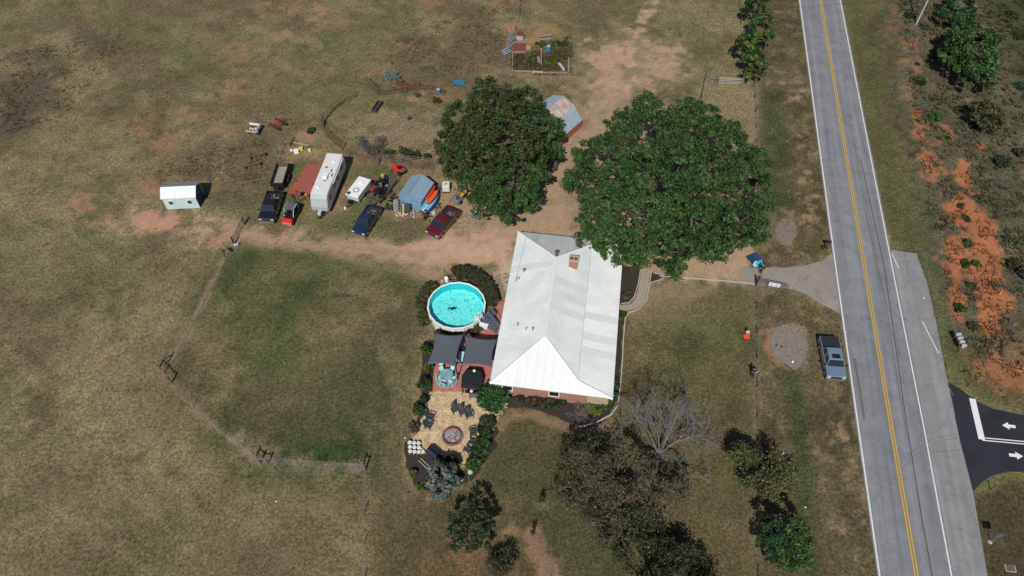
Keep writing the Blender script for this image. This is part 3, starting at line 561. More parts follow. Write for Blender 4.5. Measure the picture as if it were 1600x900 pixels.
M_roofS = mat('whiter_hip_roof', (.72, .745, .74), .42, 0, .05, .5, 0, .5, 0, col2=(.66, .69, .69)); M_roofL = mat('lighter_roof_sheets', (.69, .73, .735), .42, 0, .05, .5); M_roofW = mat('weathered_white_roof', (.59, .64, .645), .45, 0, .05, .6, 0, .5, 0, col2=(.54, .59, .60))
M_roofn = M_roof
M_rooftrim = mat('white_roof_trim', (.72, .75, .75), .4, 0, .03)
def clip(poly, a, b, c, keep):     # keep side a*x+b*y>=c (keep=1) or <= (keep=-1)
    out = []; n = len(poly)
    for i in range(n):
        p, q = poly[i], poly[(i+1) % n]; dp = (a*p[0]+b*p[1]-c)*keep; dq = (a*q[0]+b*q[1]-c)*keep
        if dp >= 0: out.append(p)
        if dp*dq < 0: t = dp/(dp-dq); out.append((p[0]+(q[0]-p[0])*t, p[1]+(q[1]-p[1])*t))
    return out
def metal_roof(parent, poly, down, m, wid=.92, rib=.23, rh=.02, name='roof_panel', th=.02, rw_=.022):
    """poly: 3D planar face, down: slope direction. lays ribbed sheets side by side"""
    P = [Vector(p) for p in poly]; n = (P[1]-P[0]).cross(P[2]-P[0]).normalized()
    if n.z < 0: n = -n
    v = Vector(down); v = (v-n*v.dot(n)).normalized(); u = v.cross(n).normalized(); o = P[0]
    q = [((p-o).dot(u), (p-o).dot(v)) for p in P]; u0 = min(p[0] for p in q); u1 = max(p[0] for p in q); k = max(1, round((u1-u0)/wid)); wid = (u1-u0)/k
    to = lambda a, b, h: o+u*a+v*b+n*h
    for i in range(k):
        mm_ = m if m is not M_roof else random.choices([M_roof, M_roofL, M_roofW], [.8, .1, .1])[0]
        a0, a1 = u0+i*wid, u0+(i+1)*wid; s = clip(clip(q, 1, 0, a0+.004, 1), 1, 0, a1-.004, -1)
        if len(s) < 3: continue
        mb = MB(); jit = random.uniform(0, .004); N = len(s)
        mb.add([to(*p, -th+jit) for p in s]+[to(*p, jit) for p in s], [tuple(range(N-1, -1, -1)), tuple(range(N, 2*N))]+[(j, (j+1) % N, N+(j+1) % N, N+j) for j in range(N)])
        nr = max(1, round(wid/rib))
        for r_ in range(nr):
            a = a0+(r_+.5)*wid/nr; c_ = clip(clip(s, 1, 0, a-.001, 1), 1, 0, a+.001, -1)
            if len(c_) < 2: continue
            b0 = min(p[1] for p in c_); b1 = max(p[1] for p in c_)
            if b1-b0 < .1: continue
            mb.add([to(a-rw_, b0, jit), to(a+rw_, b0, jit), to(a, b0, jit+rh), to(a-rw_, b1, jit), to(a+rw_, b1, jit), to(a, b1, jit+rh)], [(0, 2, 1), (3, 4, 5), (0, 3, 5, 2), (1, 2, 5, 4)])
        mb.build(name, mm_, parent)
def window(parent, c, w_, h_, rz=0., m_frame=None, grid=(1, 2), out=.06, name='window', glass=None):
    """window standing on a wall facing local -Y of rz"""
    f = MB(); t = .09; fr = m_frame or M_white
    def P(x, z, y=0): return (c[0]+x*math.cos(rz)-y*math.sin(rz), c[1]+x*math.sin(rz)+y*math.cos(rz), c[2]+z)
    for x, z, a, b in ((-w_/2, 0, t, h_+t), (w_/2, 0, t, h_+t), (0, -h_/2, w_, t), (0, h_/2, w_, t)): f.box(P(x, z, -out/2), (a, out, b), rz)
    o = f.build(name, fr, parent)
    for i in range(grid[0]):
        for j in range(grid[1]):
            pw, ph = (w_-t)/grid[0], (h_-t)/grid[1]
            MB().box(P(-(w_-t)/2+pw*(i+.5), -(h_-t)/2+ph*(j+.5), -out*.3), (pw-.05, .02, ph-.05), rz).build('pane', glass or M_glass, o)
    return o
hp = G(765, 599, 2.7); hrot = -8.2; HW, HL, EV, RI = 12.44, 20.8, 2.7, 4.9
house = thing('brick_house', 'long red brick ranch house under a white ribbed metal hip roof', 'house', (hp.x, hp.y, 0), R(hrot))
walls = MB(); wi = .45
walls.prism([(wi, wi), (HW-.3-wi*0, wi), (HW-.3, wi+.1), (HW-.3, HL-wi), (wi, HL-wi)], -.1, EV-.08); wo = walls.build('wall', M_wallbrick, house)
MB().box((11.0, .43, 1.2), (2.1, .05, 2.2)).build('wall_panel', mat('tan_siding', (.42, .36, .27), .8), house, label='tan panel beside the corner of the south wall')
pk0, pk1 = (5.0, 5.0, RI), (5.0, 15.6, RI); zb = EV+.55
bk0, bk1 = (8.8, 1.25, zb), (8.8, HL-1.3, zb); c00, c10, c11, c01 = (0, 0, EV), (HW, 0, EV), (HW, HL, EV), (0, HL, EV)
roof = MB(); roof.add([c00, c10, c11, c01, (0.02, .02, EV-.12), (HW-.02, .02, EV-.12), (HW-.02, HL-.02, EV-.12), (.02, HL-.02, EV-.12)], [(0, 1, 5, 4), (1, 2, 6, 5), (2, 3, 7, 6), (3, 0, 4, 7), (7, 6, 5, 4)])
ro = roof.build('roof', M_rooftrim, house)
metal_roof(ro, [c00, pk0, pk1, c01], (-1, 0, -.4), M_roof); metal_roof(ro, [pk0, bk0, bk1, pk1], (1, 0, -.4), M_roof)
metal_roof(ro, [bk0, c10, c11, bk1], (1, 0, -.15), M_roof); metal_roof(ro, [c00, c10, bk0, pk0], (0, -1, -.4), M_roofS); metal_roof(ro, [c01, pk1, bk1, c11], (0, 1, -.4), M_roof)  # south hip sheets are whiter than the other slopes
for a_, b_ in ((pk0, pk1), (pk0, c00), (pk0, bk0), (bk0, c10), (pk1, c01), (pk1, bk1), (bk1, c11)):
    mb = MB(); d = (Vector(b_)-Vector(a_)); L_ = d.length; d.normalize(); sd = Vector((-d.y, d.x, 0)).normalized(); z_ = Vector((0, 0, 1)); A, B = Vector(a_), Vector(b_)
    mb.add([A+sd*.16-z_*.0, A+z_*.075, A-sd*.16, B+sd*.16, B+z_*.075, B-sd*.16], [(0, 3, 4, 1), (1, 4, 5, 2)]); mb.build('ridge_cap', M_rooftrim, ro)
MB().box((8.8, HL/2, zb+.035), (.035, HL-2.6, .012)).build('roof_seam', mat('grey_seam', (.3, .32, .33), .6), ro)
window(house, (1.75, .45, 1.45), 1.05, .95); window(house, (6.55, .45, 1.45), 1.05, .95)
window(house, (HW-.3, 5, 1.4), 1.6, 1.2, R(90)); window(house, (HW-.3, 11.5, 1.4), 1.6, 1.2, R(90)); window(house, (wi, 9, 1.4), 1.2, 1.1, R(-90)); window(house, (wi, 14, 1.4), 1.2, 1.1, R(-90)); window(house, (4, HL-wi, 1.4), 1.2, 1.1, R(180))
dr = MB().box((HW-.28, 13.6, 1.05), (.06, .95, 2.1)).build('door', mat('dark_green_door', (.03, .06, .04), .5), house); MB().lathe((HW-.22, 13.9, 1.05), [(.001, -.03), (.035, 0), (.001, .03)], 8).build('door_knob', M_chrome, dr)
# chimney, vents, pipe
ch = MB(); ch.box((6.95, 15.4, 4.55), (.98, .78, 1.35)); co = ch.build('chimney', M_wallbrick, house)
mb = MB(); mb.box((6.95, 15.06, 5.3), (1.06, .1, .15)); mb.box((6.95, 15.74, 5.3), (1.06, .1, .15)); mb.box((6.47, 15.4, 5.3), (.1, .58, .15)); mb.box((7.43, 15.4, 5.3), (.1, .58, .15)); mb.box((6.95, 15.4, 5.29), (.06, .56, .12)); mb.build('chimney_crown', M_conc, co)
MB().lathe((6.7, 15.4, 5.2), [(.001, 0), (.12, 0), (.12, .22), (.08, .24)], 8).build('flue', M_rust, co); MB().lathe((7.18, 15.4, 5.2), [(.001, 0), (.12, 0), (.12, .22), (.08, .24)], 8).build('flue', M_rust, co)
MB().lathe((5.0, 16.1, 4.55), [(.16, 0), (.16, .7), (.25, .72), (.2, .85), (.001, .95)], 10).build('stove_pipe', mat('brown_flue', (.12, .06, .04), .6), house)
for x, y, s in ((1.6, 14.3, .13), (1.9, 6.8, .06), (2.9, 6.1, .05), (3.6, 5.95, .08), (1.15, 13.2, .05)):
    MB().lathe((x, y, EV+.44*x-.05), [(s, 0), (s, .35), (s*1.5, .36), (s*1.2, .5), (.001, .52)], 8).build('roof_vent', M_steel, house)
MB().path([(.9, 13, EV+1.3), (1.2, 20, EV+1.1), (2.2, 32, 6)], .012, 4).build('service_wire', M_black, house); MB().tube((.9, 13, EV+.2), (.9, 13, EV+1.4), .04).build('service_mast', M_steel, house)

# ------------------------------------------------------------------ sheds and barn
def corners(fl, fr, bl, z):   # photo points of three roof corners -> origin, heading, width, length
    a_, b_, c_ = G(*fl, z), G(*fr, z), G(*bl, z); u = b_-a_; return a_, math.atan2(u.y, u.x), u.length, (c_-a_).length
def gable(name, label, cat, org, rz, w_, l_, prof, m_wall, m_roof, roofname='roof_sheet', ov=.12, wallprof=None, rib=.3, wid=.9, mats=None, rh=.02):
    """profile across local x, extruded along local y"""
    t = thing(name, label, cat, (org.x, org.y, 0), rz); mb = MB()
    xa, xb = min(p[0] for p in prof)+ov, max(p[0] for p in prof)-ov
    wp = [(xa, -.05), (xb, -.05)]+[(min(max(x, xa), xb), z-.06) for x, z in reversed(prof)]
    mb.side(wp, ov, l_-ov); mb.build('wall', m_wall, t); rf = MB()
    rf.side([(x, z-.09) for x, z in prof]+[(x, z-.03) for x, z in reversed(prof)], .01, l_-.01)
    r_ = rf.build('roof', m_roof, t)
    for i in range(len(prof)-1):
        (x0, z0), (x1, z1) = prof[i], prof[i+1]; dn = (x1-x0, 0, z1-z0) if z1 < z0 else (x0-x1, 0, z0-z1)
        mm = mats[i] if mats else m_roof
        metal_roof(r_, [(x0, 0, z0), (x1, 0, z1), (x1, l_, z1), (x0, l_, z0)], dn, mm, wid=wid, rib=rib, rh=rh, name=roofname)
    return t, r_
M_bluew = mat('pale_blue_boards', (.17, .30, .44), .6, 0, .12, 3, .1); M_blueroof = mat('blue_grey_shingle', (.215, .325, .42), .75, 0, .12, 3, .2)
o_, rz_, W_, L_ = corners((621.5, 305), (657.5, 316), (638.5, 273.5), 1.85)
bs, br_ = gable('blue_shed', 'light blue gabled storage shed with boards leaning beside it', 'shed', o_, rz_, W_, L_, [(0, 1.85), (W_/2, 2.75), (W_, 1.85)], M_bluew, M_blueroof, ov=.1, rib=.45, rh=.006)
MB().box((W_/2, L_/2, 2.77), (.09, L_, .03)).build('ridge_cap', mat('worn_ridge', (.16, .2, .25), .8), br_)
MB().box((W_/2-.2, .09, .9), (.9, .03, 1.7)).build('door', mat('blue_door', (.20, .34, .46), .6), bs)
M_shw = mat('pale_cyan_siding', (.46, .60, .62), .6, 0, .06, 2); M_shr = mat('white_grey_metal', (.70, .74, .76), .4, .0, .07, 1.5); M_shd = mat('grey_corrugated', (.35, .38, .45), .5, .2, .2, 3)
SA, SB = G(262, 326), G(313.5, 323.5); u = SB-SA; szr = math.atan2(u.y, u.x)
# axis along the long side: local y runs along the shed, profile runs north-south
WL = u.length; nd = Vector((-u.y, u.x, 0)).normalized(); o_ = SB+u.normalized()*.1-nd*.25
t, r_ = gable('white_shed', 'small pale blue shed with two dark windows and grey metal roof in the pasture', 'shed', o_, szr+R(90), 2.9, WL+.25, [(0, 2.0), (1.3, 2.75), (2.6, 2.05), (2.9, 1.9)], M_shw, M_shr, mats=[M_shr, M_shd, M_shd], ov=.13, wid=.8, rib=.2)
for yy in (1.05, WL-.75): window(t, (.125, yy, 1.1), .62, .72, R(-90), grid=(1, 2))
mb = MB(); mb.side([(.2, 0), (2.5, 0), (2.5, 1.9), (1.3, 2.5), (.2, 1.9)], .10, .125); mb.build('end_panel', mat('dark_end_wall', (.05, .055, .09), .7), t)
# gambrel barn
M_br1 = mat('blue_grey_tin', (.38, .45, .52), .4, .3, .15, 1.6); M_br2 = mat('rusted_tin', (.46, .44, .44), .6, .1, .2, 1.1, 0, col2=(.36, .22, .17)); M_bw = mat('faded_red_boards', (.34, .12, .10), .85, 0, .25, 3, .2)
e0, e1 = G(910, 187, 1.3), G(852, 238, 1.3); u = (e1-e0); nd = Vector((u.y, -u.x, 0)).normalized()
if nd.y < 0: nd = -nd
BL = u.length
def gl(): # local y along e1->e0, local x away from the front eave (north-west)
    return math.atan2(-u.y, -u.x)-R(90)
rzb = gl(); lx = Vector((math.cos(rzb), math.sin(rzb), 0)); sgn = 1 if lx.dot(nd) > 0 else -1
prof = [(0, 1.3), (1.5, 2.95), (3.3, 3.75), (5.1, 2.95), (6.6, 1.3)]
ms = [M_br1, M_br2, M_br1, M_br1]
if sgn < 0: prof = [(x-6.6, z) for x, z in prof]; ms = ms[::-1]
t, r_ = gable('red_barn', 'gambrel barn with blue grey and rusted metal roof half hidden by a tree', 'barn', Vector((e1.x, e1.y, 0)), rzb, 6.6, BL, [(x, z) for x, z in prof], M_bw, M_br1, mats=ms, ov=.0, rib=.3, wid=.75, rh=.03)
# ------------------------------------------------------------------ pool, hedges, shade sails, patio
PC = G(713.2, 476.2, 1.3); PC.z = 0; PR = 3.25; NS = 18
pool = thing('swimming_pool', 'round above ground pool with white rim and bright turquoise water', 'pool', PC)
def ring(r0, r1, z0, z1, n=NS, ph=.1):
    mb = MB(); V = []
    for i in range(n):
        t = ph+2*math.pi*i/n
        for r, z in ((r0, z0), (r1, z0), (r1, z1), (r0, z1)): V.append((r*math.cos(t), r*math.sin(t), z))
    F = [(4*i+j, 4*((i+1) % n)+j, 4*((i+1) % n)+(j+1) % 4, 4*i+(j+1) % 4) for i in range(n) for j in range(4)]
    return mb.add(V, F)
ring(PR-.09, PR-.04, -.05, 1.25).build('pool_wall', mat('white_pool_steel', (.66, .67, .66), .5, 0, .05), pool)
ring(PR-.13, PR+.03, 1.25, 1.31).build('rim', mat('white_rim', (.74, .76, .78), .4, 0, .03), pool, bevel=.012)
mliner = mat('turquoise_liner', (.02, .50, .55), .4, 0, .05)
ring(PR-.13, PR-.092, .06, 1.24).build('liner', mliner, pool)
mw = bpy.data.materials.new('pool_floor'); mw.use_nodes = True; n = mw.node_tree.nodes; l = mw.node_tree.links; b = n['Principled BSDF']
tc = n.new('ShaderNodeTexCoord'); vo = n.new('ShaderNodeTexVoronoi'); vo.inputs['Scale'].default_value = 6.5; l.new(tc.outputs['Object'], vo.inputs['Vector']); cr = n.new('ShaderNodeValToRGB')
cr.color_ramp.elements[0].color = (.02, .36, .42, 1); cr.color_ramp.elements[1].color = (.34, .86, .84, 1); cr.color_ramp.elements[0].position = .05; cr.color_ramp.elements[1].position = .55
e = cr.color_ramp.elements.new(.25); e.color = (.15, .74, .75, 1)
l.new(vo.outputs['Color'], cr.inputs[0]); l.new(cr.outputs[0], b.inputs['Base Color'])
mb = MB(); mb.lathe((0, 0, 0), [(.001, .08), (PR-.12, .08)], NS); mb.build('pool_floor', mw, pool)
mwa = bpy.data.materials.new('water'); mwa.use_nodes = True; n = mwa.node_tree.nodes; l = mwa.node_tree.links; n.remove(n['Principled BSDF'])
tr = n.new('ShaderNodeBsdfTransparent'); tr.inputs[0].default_value = (.72, .97, .97, 1); gl_ = n.new('ShaderNodeBsdfGlossy'); gl_.inputs['Roughness'].default_value = .05; fr = n.new('ShaderNodeFresnel'); fr.inputs[0].default_value = 1.33
mx = n.new('ShaderNodeMixShader'); l.new(fr.outputs[0], mx.inputs[0]); l.new(tr.outputs[0], mx.inputs[1]); l.new(gl_.outputs[0], mx.inputs[2]); l.new(mx.outputs[0], n['Material Output'].inputs[0])
tc = n.new('ShaderNodeTexCoord'); nz = n.new('ShaderNodeTexNoise'); nz.inputs['Scale'].default_value = 3; bp = n.new('ShaderNodeBump'); bp.inputs['Strength'].default_value = .25; bp.inputs['Distance'].default_value = .05
l.new(tc.outputs['Object'], nz.inputs['Vector']); l.new(nz.outputs[0], bp.inputs['Height']); l.new(bp.outputs[0], gl_.inputs['Normal']); l.new(bp.outputs[0], fr.inputs['Normal'])
mb = MB(); mb.lathe((0, 0, 0), [(.001, 1.12), (PR-.13, 1.12)], NS); mb.build('water', mwa, pool)
for i in range(NS):
    t = .1+2*math.pi*i/NS; MB().box(((PR-.0)*math.cos(t), (PR-.0)*math.sin(t), .6), (.08, .16, 1.28), t).build('upright', M_white, pool)
rb = thing('pool_cleaner', 'dark blue pool cleaner with a hose resting on the pool floor', 'pool cleaner', G(707, 483, .3)); MB().box((0, 0, .1), (.45, .3, .18), .3).build('body', mat('navy', (.01, .03, .08), .5), rb, bevel=.05); MB().path([(0, 0, .2), (-.4, .1, .15), (-.6, -.05, .1), (.3, .15, .1), (.45, -.1, .1)], .03).build('hose', MATS['navy'], rb)
M_stair = mat('blue_grey_resin', (.10, .125, .17), .5, 0, .1)
sp = G(757, 500, 0); a_ = math.atan2(G(777, 515).y-sp.y, G(777, 515).x-sp.x)
st_ = thing('pool_stairs', 'blue grey resin stairs with rails climbing to the pool rim beside the house', 'stairs', (sp.x, sp.y, 0), a_)
for i in range(6):
    MB().box((.35+i*.33, 0, 1.30-i*.2), (.34, .95, .06)).build('tread', M_stair, st_)
for s_ in (-.5, .5):
    mb = MB(); mb.side([(.1, -.02), (2.3, -.02), (2.3, .2), (.35, 1.36), (.1, 1.36)], s_-.03, s_+.03); mb.build('side_panel', M_stair, st_, bevel=.01)
    mb = MB(); mb.path([(.15, s_, 1.3), (.15, s_, 2.05), (.5, s_, 2.05), (2.2, s_, 1.0), (2.2, s_, .1)], .03, 6); mb.build('handrail', mat('dark_rail', (.05, .06, .09), .5), st_)
MB().box((.3, .95, .75), (.7, .75, .06)).build('platform', M_stair, st_); MB().box((.3, .95, .36), (.66, .7, .7)).build('platform_base', M_stair, st_)
li = thing('pool_ladder', 'white resin entry ladder at the edge of the pool water', 'ladder', G(750, 501, 1.1)); li.location.z = 0
for s_ in (-.3, .3): MB().path([(s_, -.5, .3), (s_, -.45, 1.9), (s_, .0, 2.05), (s_, .25, 1.4)], .04, 6).build('rail', M_white, li)
for k in range(4): MB().box((0, -.5+.03*k, .45+.25*k), (.6, .18, .05)).build('step', M_white, li)
li.rotation_euler.z = a_-R(90)
sk = G(756, 509, .7); bx = thing('skimmer_box', 'white filter box hanging below the pool rim by the stairs', 'box', (sk.x, sk.y, .35), R(-20)); MB().box((0, 0, .3), (.95, .4, .55)).build('body', M_white, bx, bevel=.05); MB().box((0, 0, .6), (1.0, .45, .05)).build('lid', M_white, bx, bevel=.02)
pp = G(698, 439); pm = thing('pool_pump', 'grey and white pool pump and filter beside the far rim of the pool', 'pump', pp)
MB().lathe((0, 0, 0), [(.25, 0), (.25, .6), (.15, .8), (.001, .85)], 12).build('filter_tank', M_white, pm, smooth=True); MB().tube((.3, -.15, .2), (.85, -.1, .2), .13, n=10).build('motor', M_black, pm); MB().path([(0, 0, .85), (.1, 0, 1.1), (.4, -.1, 1.0), (.4, -.1, .3)], .04).build('pipe', M_black, pm); MB().box((-.5, -.2, .15), (.3, .3, .3)).build('base_block', M_conc, pm)
# hedges: clipped body of leaves along a curve
GRN = [(.035, .062, .018), (.045, .075, .02), (.028, .048, .016)]; GRN2 = [(.05, .085, .022), (.06, .10, .025), (.035, .06, .018)]; OLV = [(.075, .085, .03), (.055, .065, .025), (.09, .085, .04)]; BRN = [(.085, .06, .035), (.06, .045, .028), (.07, .07, .03)]
def hedge(name, label, pts, wd, h, pal, dens=26, per=70, size=.16, twig=True, cat='hedge', r=.3):
    P = GP(pts); t = thing(name, label, cat, P[0]); o = P[0]; cs = []
    for a_, b_ in zip(P[:-1], P[1:]):
        d = b_-a_; n_ = Vector((-d.y, d.x, 0)).normalized()
        for k in range(max(2, int(d.length*dens*wd/2))):
            p = a_+d*random.random()+n_*(random.random()-.5)*(wd-.35); cs.append((p.x-o.x, p.y-o.y, h-.25-abs(random.gauss(0, .22)) if random.random() < .65 else random.uniform(.15, h-.2)))
    leaves('foliage', cs, np.full(len(cs), r), per, size, pal, t, flat=.7)
    mb = MB()
    for c in cs[::6]: mb.tube((c[0], c[1], -.05), (c[0]*1.0+.1, c[1], c[2]), .02, .01, n=4, cap=False)
    mb.build('stem', M_bark, t); return t
hedge('clipped_hedge', 'thick clipped dark hedge curving round the far side of the pool towards the house', [(712, 436), (722, 431), (740, 435), (754, 446), (764, 460), (769, 480)], 2.0, 1.35, [(.042, .052, .024), (.050, .062, .028), (.060, .050, .028), (.036, .046, .02)], dens=70, per=80, size=.11, r=.24)
hedge('clipped_hedge', 'low rounded olive hedge between pool and the near shade sail', [(732, 522), (742, 517), (751, 511)], 1.3, .8, [(.06, .058, .03), (.075, .06, .032)], dens=40, size=.13)
hedge('shrub_row', 'loose green shrubs in an arc along the left side of the pool', [(682, 445), (668, 455), (660, 470), (658, 490), (668, 508)], 1.5, .9, [(.075, .085, .03), (.055, .07, .025), (.09, .065, .04)], dens=22, per=60, size=.16, cat='shrub')
hedge('shrub_row', 'dark low hedge in the shade between pool wall and left sail', [(684, 522), (700, 526), (722, 525)], .6, .9, [(.04, .045, .02), (.06, .05, .03)], dens=40, size=.13, cat='shrub')
M_sail = mat('charcoal_sail', (.088, .098, .122), .85, 0, .06, 1.2, .05)
def sail(label, nw, ne, se, sw, z):
    P = [G(*p, z+dz) for p, dz in ((nw, .1), (ne, -.1), (se, .1), (sw, -.1))]; t = thing('shade_sail', label, 'shade sail', (0, 0, 0)); c0 = sum(P, Vector())/4; t.location = (c0.x, c0.y, 0)
    N = 14; V = []; F = []
    for i in range(N+1):
        for j in range(N+1):
            u, v = i/N, j/N; p = P[0]*(1-u)*(1-v)+P[1]*u*(1-v)+P[2]*u*v+P[3]*(1-u)*v; c = c0
            w_ = .55*(4*u*(1-u)*(1-4*v*(1-v))+4*v*(1-v)*(1-4*u*(1-u)))*.5
            p = p+(c-p)*w_*.55; V.append((p.x-c0.x, p.y-c0.y, p.z-.25*16*u*(1-u)*v*(1-v)*.3))
    for i in range(N):
        for j in range(N): F.append((i*(N+1)+j, (i+1)*(N+1)+j, (i+1)*(N+1)+j+1, i*(N+1)+j+1))
    o = MB().add(V, F).build('sail_cloth', M_sail, t, smooth=True); so_ = o.modifiers.new('thick', 'SOLIDIFY'); so_.thickness = .01
    for k in (0, 1, 2, 3):
        p = P[k]; q = p+(p-c0).normalized()*.25; MB().tube((p.x-c0.x, p.y-c0.y, p.z), (q.x-c0.x, q.y-c0.y, q.z), .015).build('corner_rope', M_steel, t)
    return t
sail('charcoal shade sail over the patio, the left one of two, nearest the lawn', (680, 518.5), (725.5, 521.5), (712, 573.5), (667, 569.5), 2.5)
sail('charcoal shade sail between the other sail and the house roof', (726, 523), (777.5, 529), (769, 574.5), (721, 571), 2.45)
def post(label, px, py, h, r=.05, m=None, lean=(0, 0), cat='post', name='post', z=0):
    p = G(px, py); o = MB().tube((0, 0, -.1), (lean[0], lean[1], h), r, n=8).build(name, m or M_black); o.location = p; return tag(o, label, cat)
def foot(px, py, z):      # ground point below a photo point that lies at height z
    p = G(px, py, z); return p.x, p.y
for (px, py, lb) in [(679, 518, 'black steel post at the far left corner of the left shade sail'), (726, 521, 'black steel post between the two shade sails on the pool side'), (667, 570, 'black steel post at the near left corner of the left shade sail'), (713, 575, 'black steel post between the two sails on the patio side')]:
    x, y = foot(px, py, 2.5); o = MB().tube((0, 0, -.1), (0, 0, 2.65), .055, n=8).build('sail_post', M_black); o.location = (x, y, 0); tag(o, lb, 'post')
# furniture
M_teal = mat('pale_teal_fabric', (.42, .70, .74), .8, 0, .08, 3); M_dframe = mat('dark_frame', (.02, .022, .026), .5); M_tealrug = mat('teal_glass', (.10, .22, .25), .2, 0, .3, 5, 0, col2=(.3, .48, .50))
def patio_chair():
    t = thing('patio_chair', 'x', 'chair'); MB().box((0, 0, .42), (.5, .5, .08)).build('seat', M_teal, t, bevel=.02); mb = MB(); mb.side([(-.3, .45), (-.24, .45), (-.42, 1.0), (-.48, 1.0)], -.24, .24); mb.build('backrest', M_teal, t, bevel=.01)
    for s_ in (-.27, .27):
        MB().path([(.27, s_, 0), (.25, s_, .62), (-.27, s_, .64), (-.33, s_, 0)], .02, 5).build('leg_frame', M_dframe, t)
    return t
pc = patio_chair(); first = True
def put(proto, used, px, py, rz, label, group, z=0.):
    o = proto if not used else copy_tree(proto); o.location = G(px, py, z); o.rotation_euler.z = rz; o['label'] = label; o['group'] = group; return o
tb = thing('patio_table', 'round glass topped patio table on the red brick patio', 'table', G(698, 591)); tb.location.z = .02
MB().lathe((0, 0, 0), [(.001, .69), (.72, .69), (.74, .71), (.72, .73), (.001, .73)], 24).build('table_top', M_tealrug, tb); MB().tube((0, 0, 0), (0, 0, .7), .05).build('table_stem', M_dframe, tb); MB().lathe((0, 0, 0), [(.3, .01), (.3, .05), (.001, .07)], 12).build('table_foot', M_dframe, tb)
rug = MB().lathe((0, 0, 0), [(.001, .034), (1.15, .034), (1.17, .036), (1.15, .046), (.001, .046)], 28).build('rug', mat('teal_rug', (.13, .25, .27), .9, 0, .2, 5, 0, col2=(.28, .40, .40))); rug.location = G(698, 592); tag(rug, 'round teal outdoor rug under the patio table and chairs', 'rug')
CL = ['left of the patio table', 'near side of the table', 'right side of the table', 'far side of the table, tipped against it', 'far left side of the table', 'near right of the table']
for i, (x, y, r_) in enumerate([(689, 594, 0.1), (695, 601, 1.3), (707, 594, 3.0), (705, 582, -2.2), (693, 585, -1.0), (703, 600, 2.3)]): put(pc, i > 0, x, y, r_, 'teal cushioned patio chair at the '+CL[i], 'teal patio chairs', .04)
put(pc, True, 690, 571, -1.6, 'teal cushioned patio chair standing alone below the left sail', 'teal patio chairs', .04)
lg = thing('sun_lounger', 'dark lounger with a pale blue cushion between the two shade sails', 'lounger', G(721, 559)); lg.location.z = .03; lg.rotation_euler.z = R(-8)
MB().box((0, 0, .3), (.7, 1.7, .08)).build('frame', M_dframe, lg); MB().box((0, -.1, .4), (.55, 1.25, .1)).build('cushion', mat('pale_blue_cushion', (.50, .70, .74), .8), lg, bevel=.03); MB().box((0, .75, .55), (.6, .1, .5), 0).build('backrest', M_dframe, lg)
for a_, b_ in ((-.3, -.8), (.3, -.8), (-.3, .8), (.3, .8)): MB().tube((a_, b_, 0), (a_, b_, .3), .025).build('leg', M_dframe, lg)
# black hard-topped grill shelter
gz = thing('grill_gazebo', 'black flat topped shelter on the brick patio next to the round bush', 'gazebo', G(738, 604)); gz.rotation_euler.z = R(-6); gz.location.z = .02
mb = MB(); mb.prism([(-1.0, -.95), (1.0, -.95), (1.15, .3), (.75, 1.3), (-.75, 1.3), (-1.1, .5)], 1.15, 1.27); mb.build('roof', mat('black_top', (.018, .02, .025), .55, 0, .1), gz, bevel=.03)
MB().box((0, 0, 1.3), (1.2, 1.6, .07)).build('roof_cap', MATS['black_top'], gz, bevel=.03)
for x, y in ((-.9, -.85), (.9, -.85), (.9, .6), (-.9, .6)): MB().tube((x, y, 0), (x, y, 1.16), .05).build('leg', M_black, gz)
MB().box((-.1, 1.45, .9), (1.3, .35, .08)).build('side_shelf', M_black, gz, bevel=.01); MB().box((.05, -1.15, .9), (1.2, .35, .08)).build('side_shelf', M_black, gz, bevel=.01)
for y, z in ((1.15, 1.28), (-1.1, .94)): MB().lathe((.1, y, z), [(.16, 0), (.14, .08), (.001, .13)], 12).build('dish', M_white, gz)
# dark deck chairs round the fire pit
M_adir = mat('charcoal_resin', (.055, .065, .075), .6, 0, .08); M_grey = mat('grey_weathered_resin', (.16, .155, .155), .7, 0, .1)
def adirondack(m):
    t = thing('adirondack_chair', 'x', 'chair')
    for k in range(5):
        x = -.2+.1*k; MB().box((0+.0, x, .36), (.52, .085, .03)).build('seat_slat', m, t)
        h = 1.0-.05*abs(k-2); mb = MB(); mb.side([(-.27, .33), (-.24, .33), (-.55, h), (-.58, h)], x-.045, x+.045); mb.build('back_slat', m, t)
    for s_ in (-.33, .33):
        MB().box((.02, s_, .58), (.7, .13, .03)).build('armrest', m, t); MB().box((.28, s_, .29), (.09, .04, .58)).build('leg', m, t); MB().box((-.25, s_, .29), (.09, .04, .58)).build('leg', m, t)
    return t
ac = adirondack(M_adir); ag = adirondack(M_grey)
CH = [(711.5, 643, -1.1, 'first of three dark chairs in a row between fire pit and patio, farthest left'), (723, 646.5, -1.15, 'middle one of three dark chairs in a row above the fire pit'), (733, 651, -1.2, 'right one of three dark chairs in a row above the fire pit'),
      (673, 654, -.35, 'dark deck chair left of the fire pit, nearer the patio'), (670, 667, -.35, 'dark deck chair left of the fire pit, nearer the white stools'),
      (738.5, 677, -2.9, 'dark deck chair right of the fire pit against the hedge, farthest of three'), (738, 692, 2.9, 'dark deck chair right of the fire pit against the hedge, middle of three'), (731, 704, 2.6, 'dark deck chair right of the fire pit, nearest of three')]
for i, (x, y, r_, lb) in enumerate(CH): put(ac, i > 0, x, y, r_, lb, 'dark deck chairs round the fire pit', .014)
for i, (x, y, r_, lb) in enumerate([(739, 621, -1.5, 'grey weathered deck chair below the black shelter'), (750, 625, -1.3, 'grey weathered deck chair between the black shelter and the round bush'), (764, 640, -1.5, 'grey weathered deck chair at the near side of the round bush')]): put(ag, i > 0, x, y, r_, lb, 'grey deck chairs by the bush', .014)
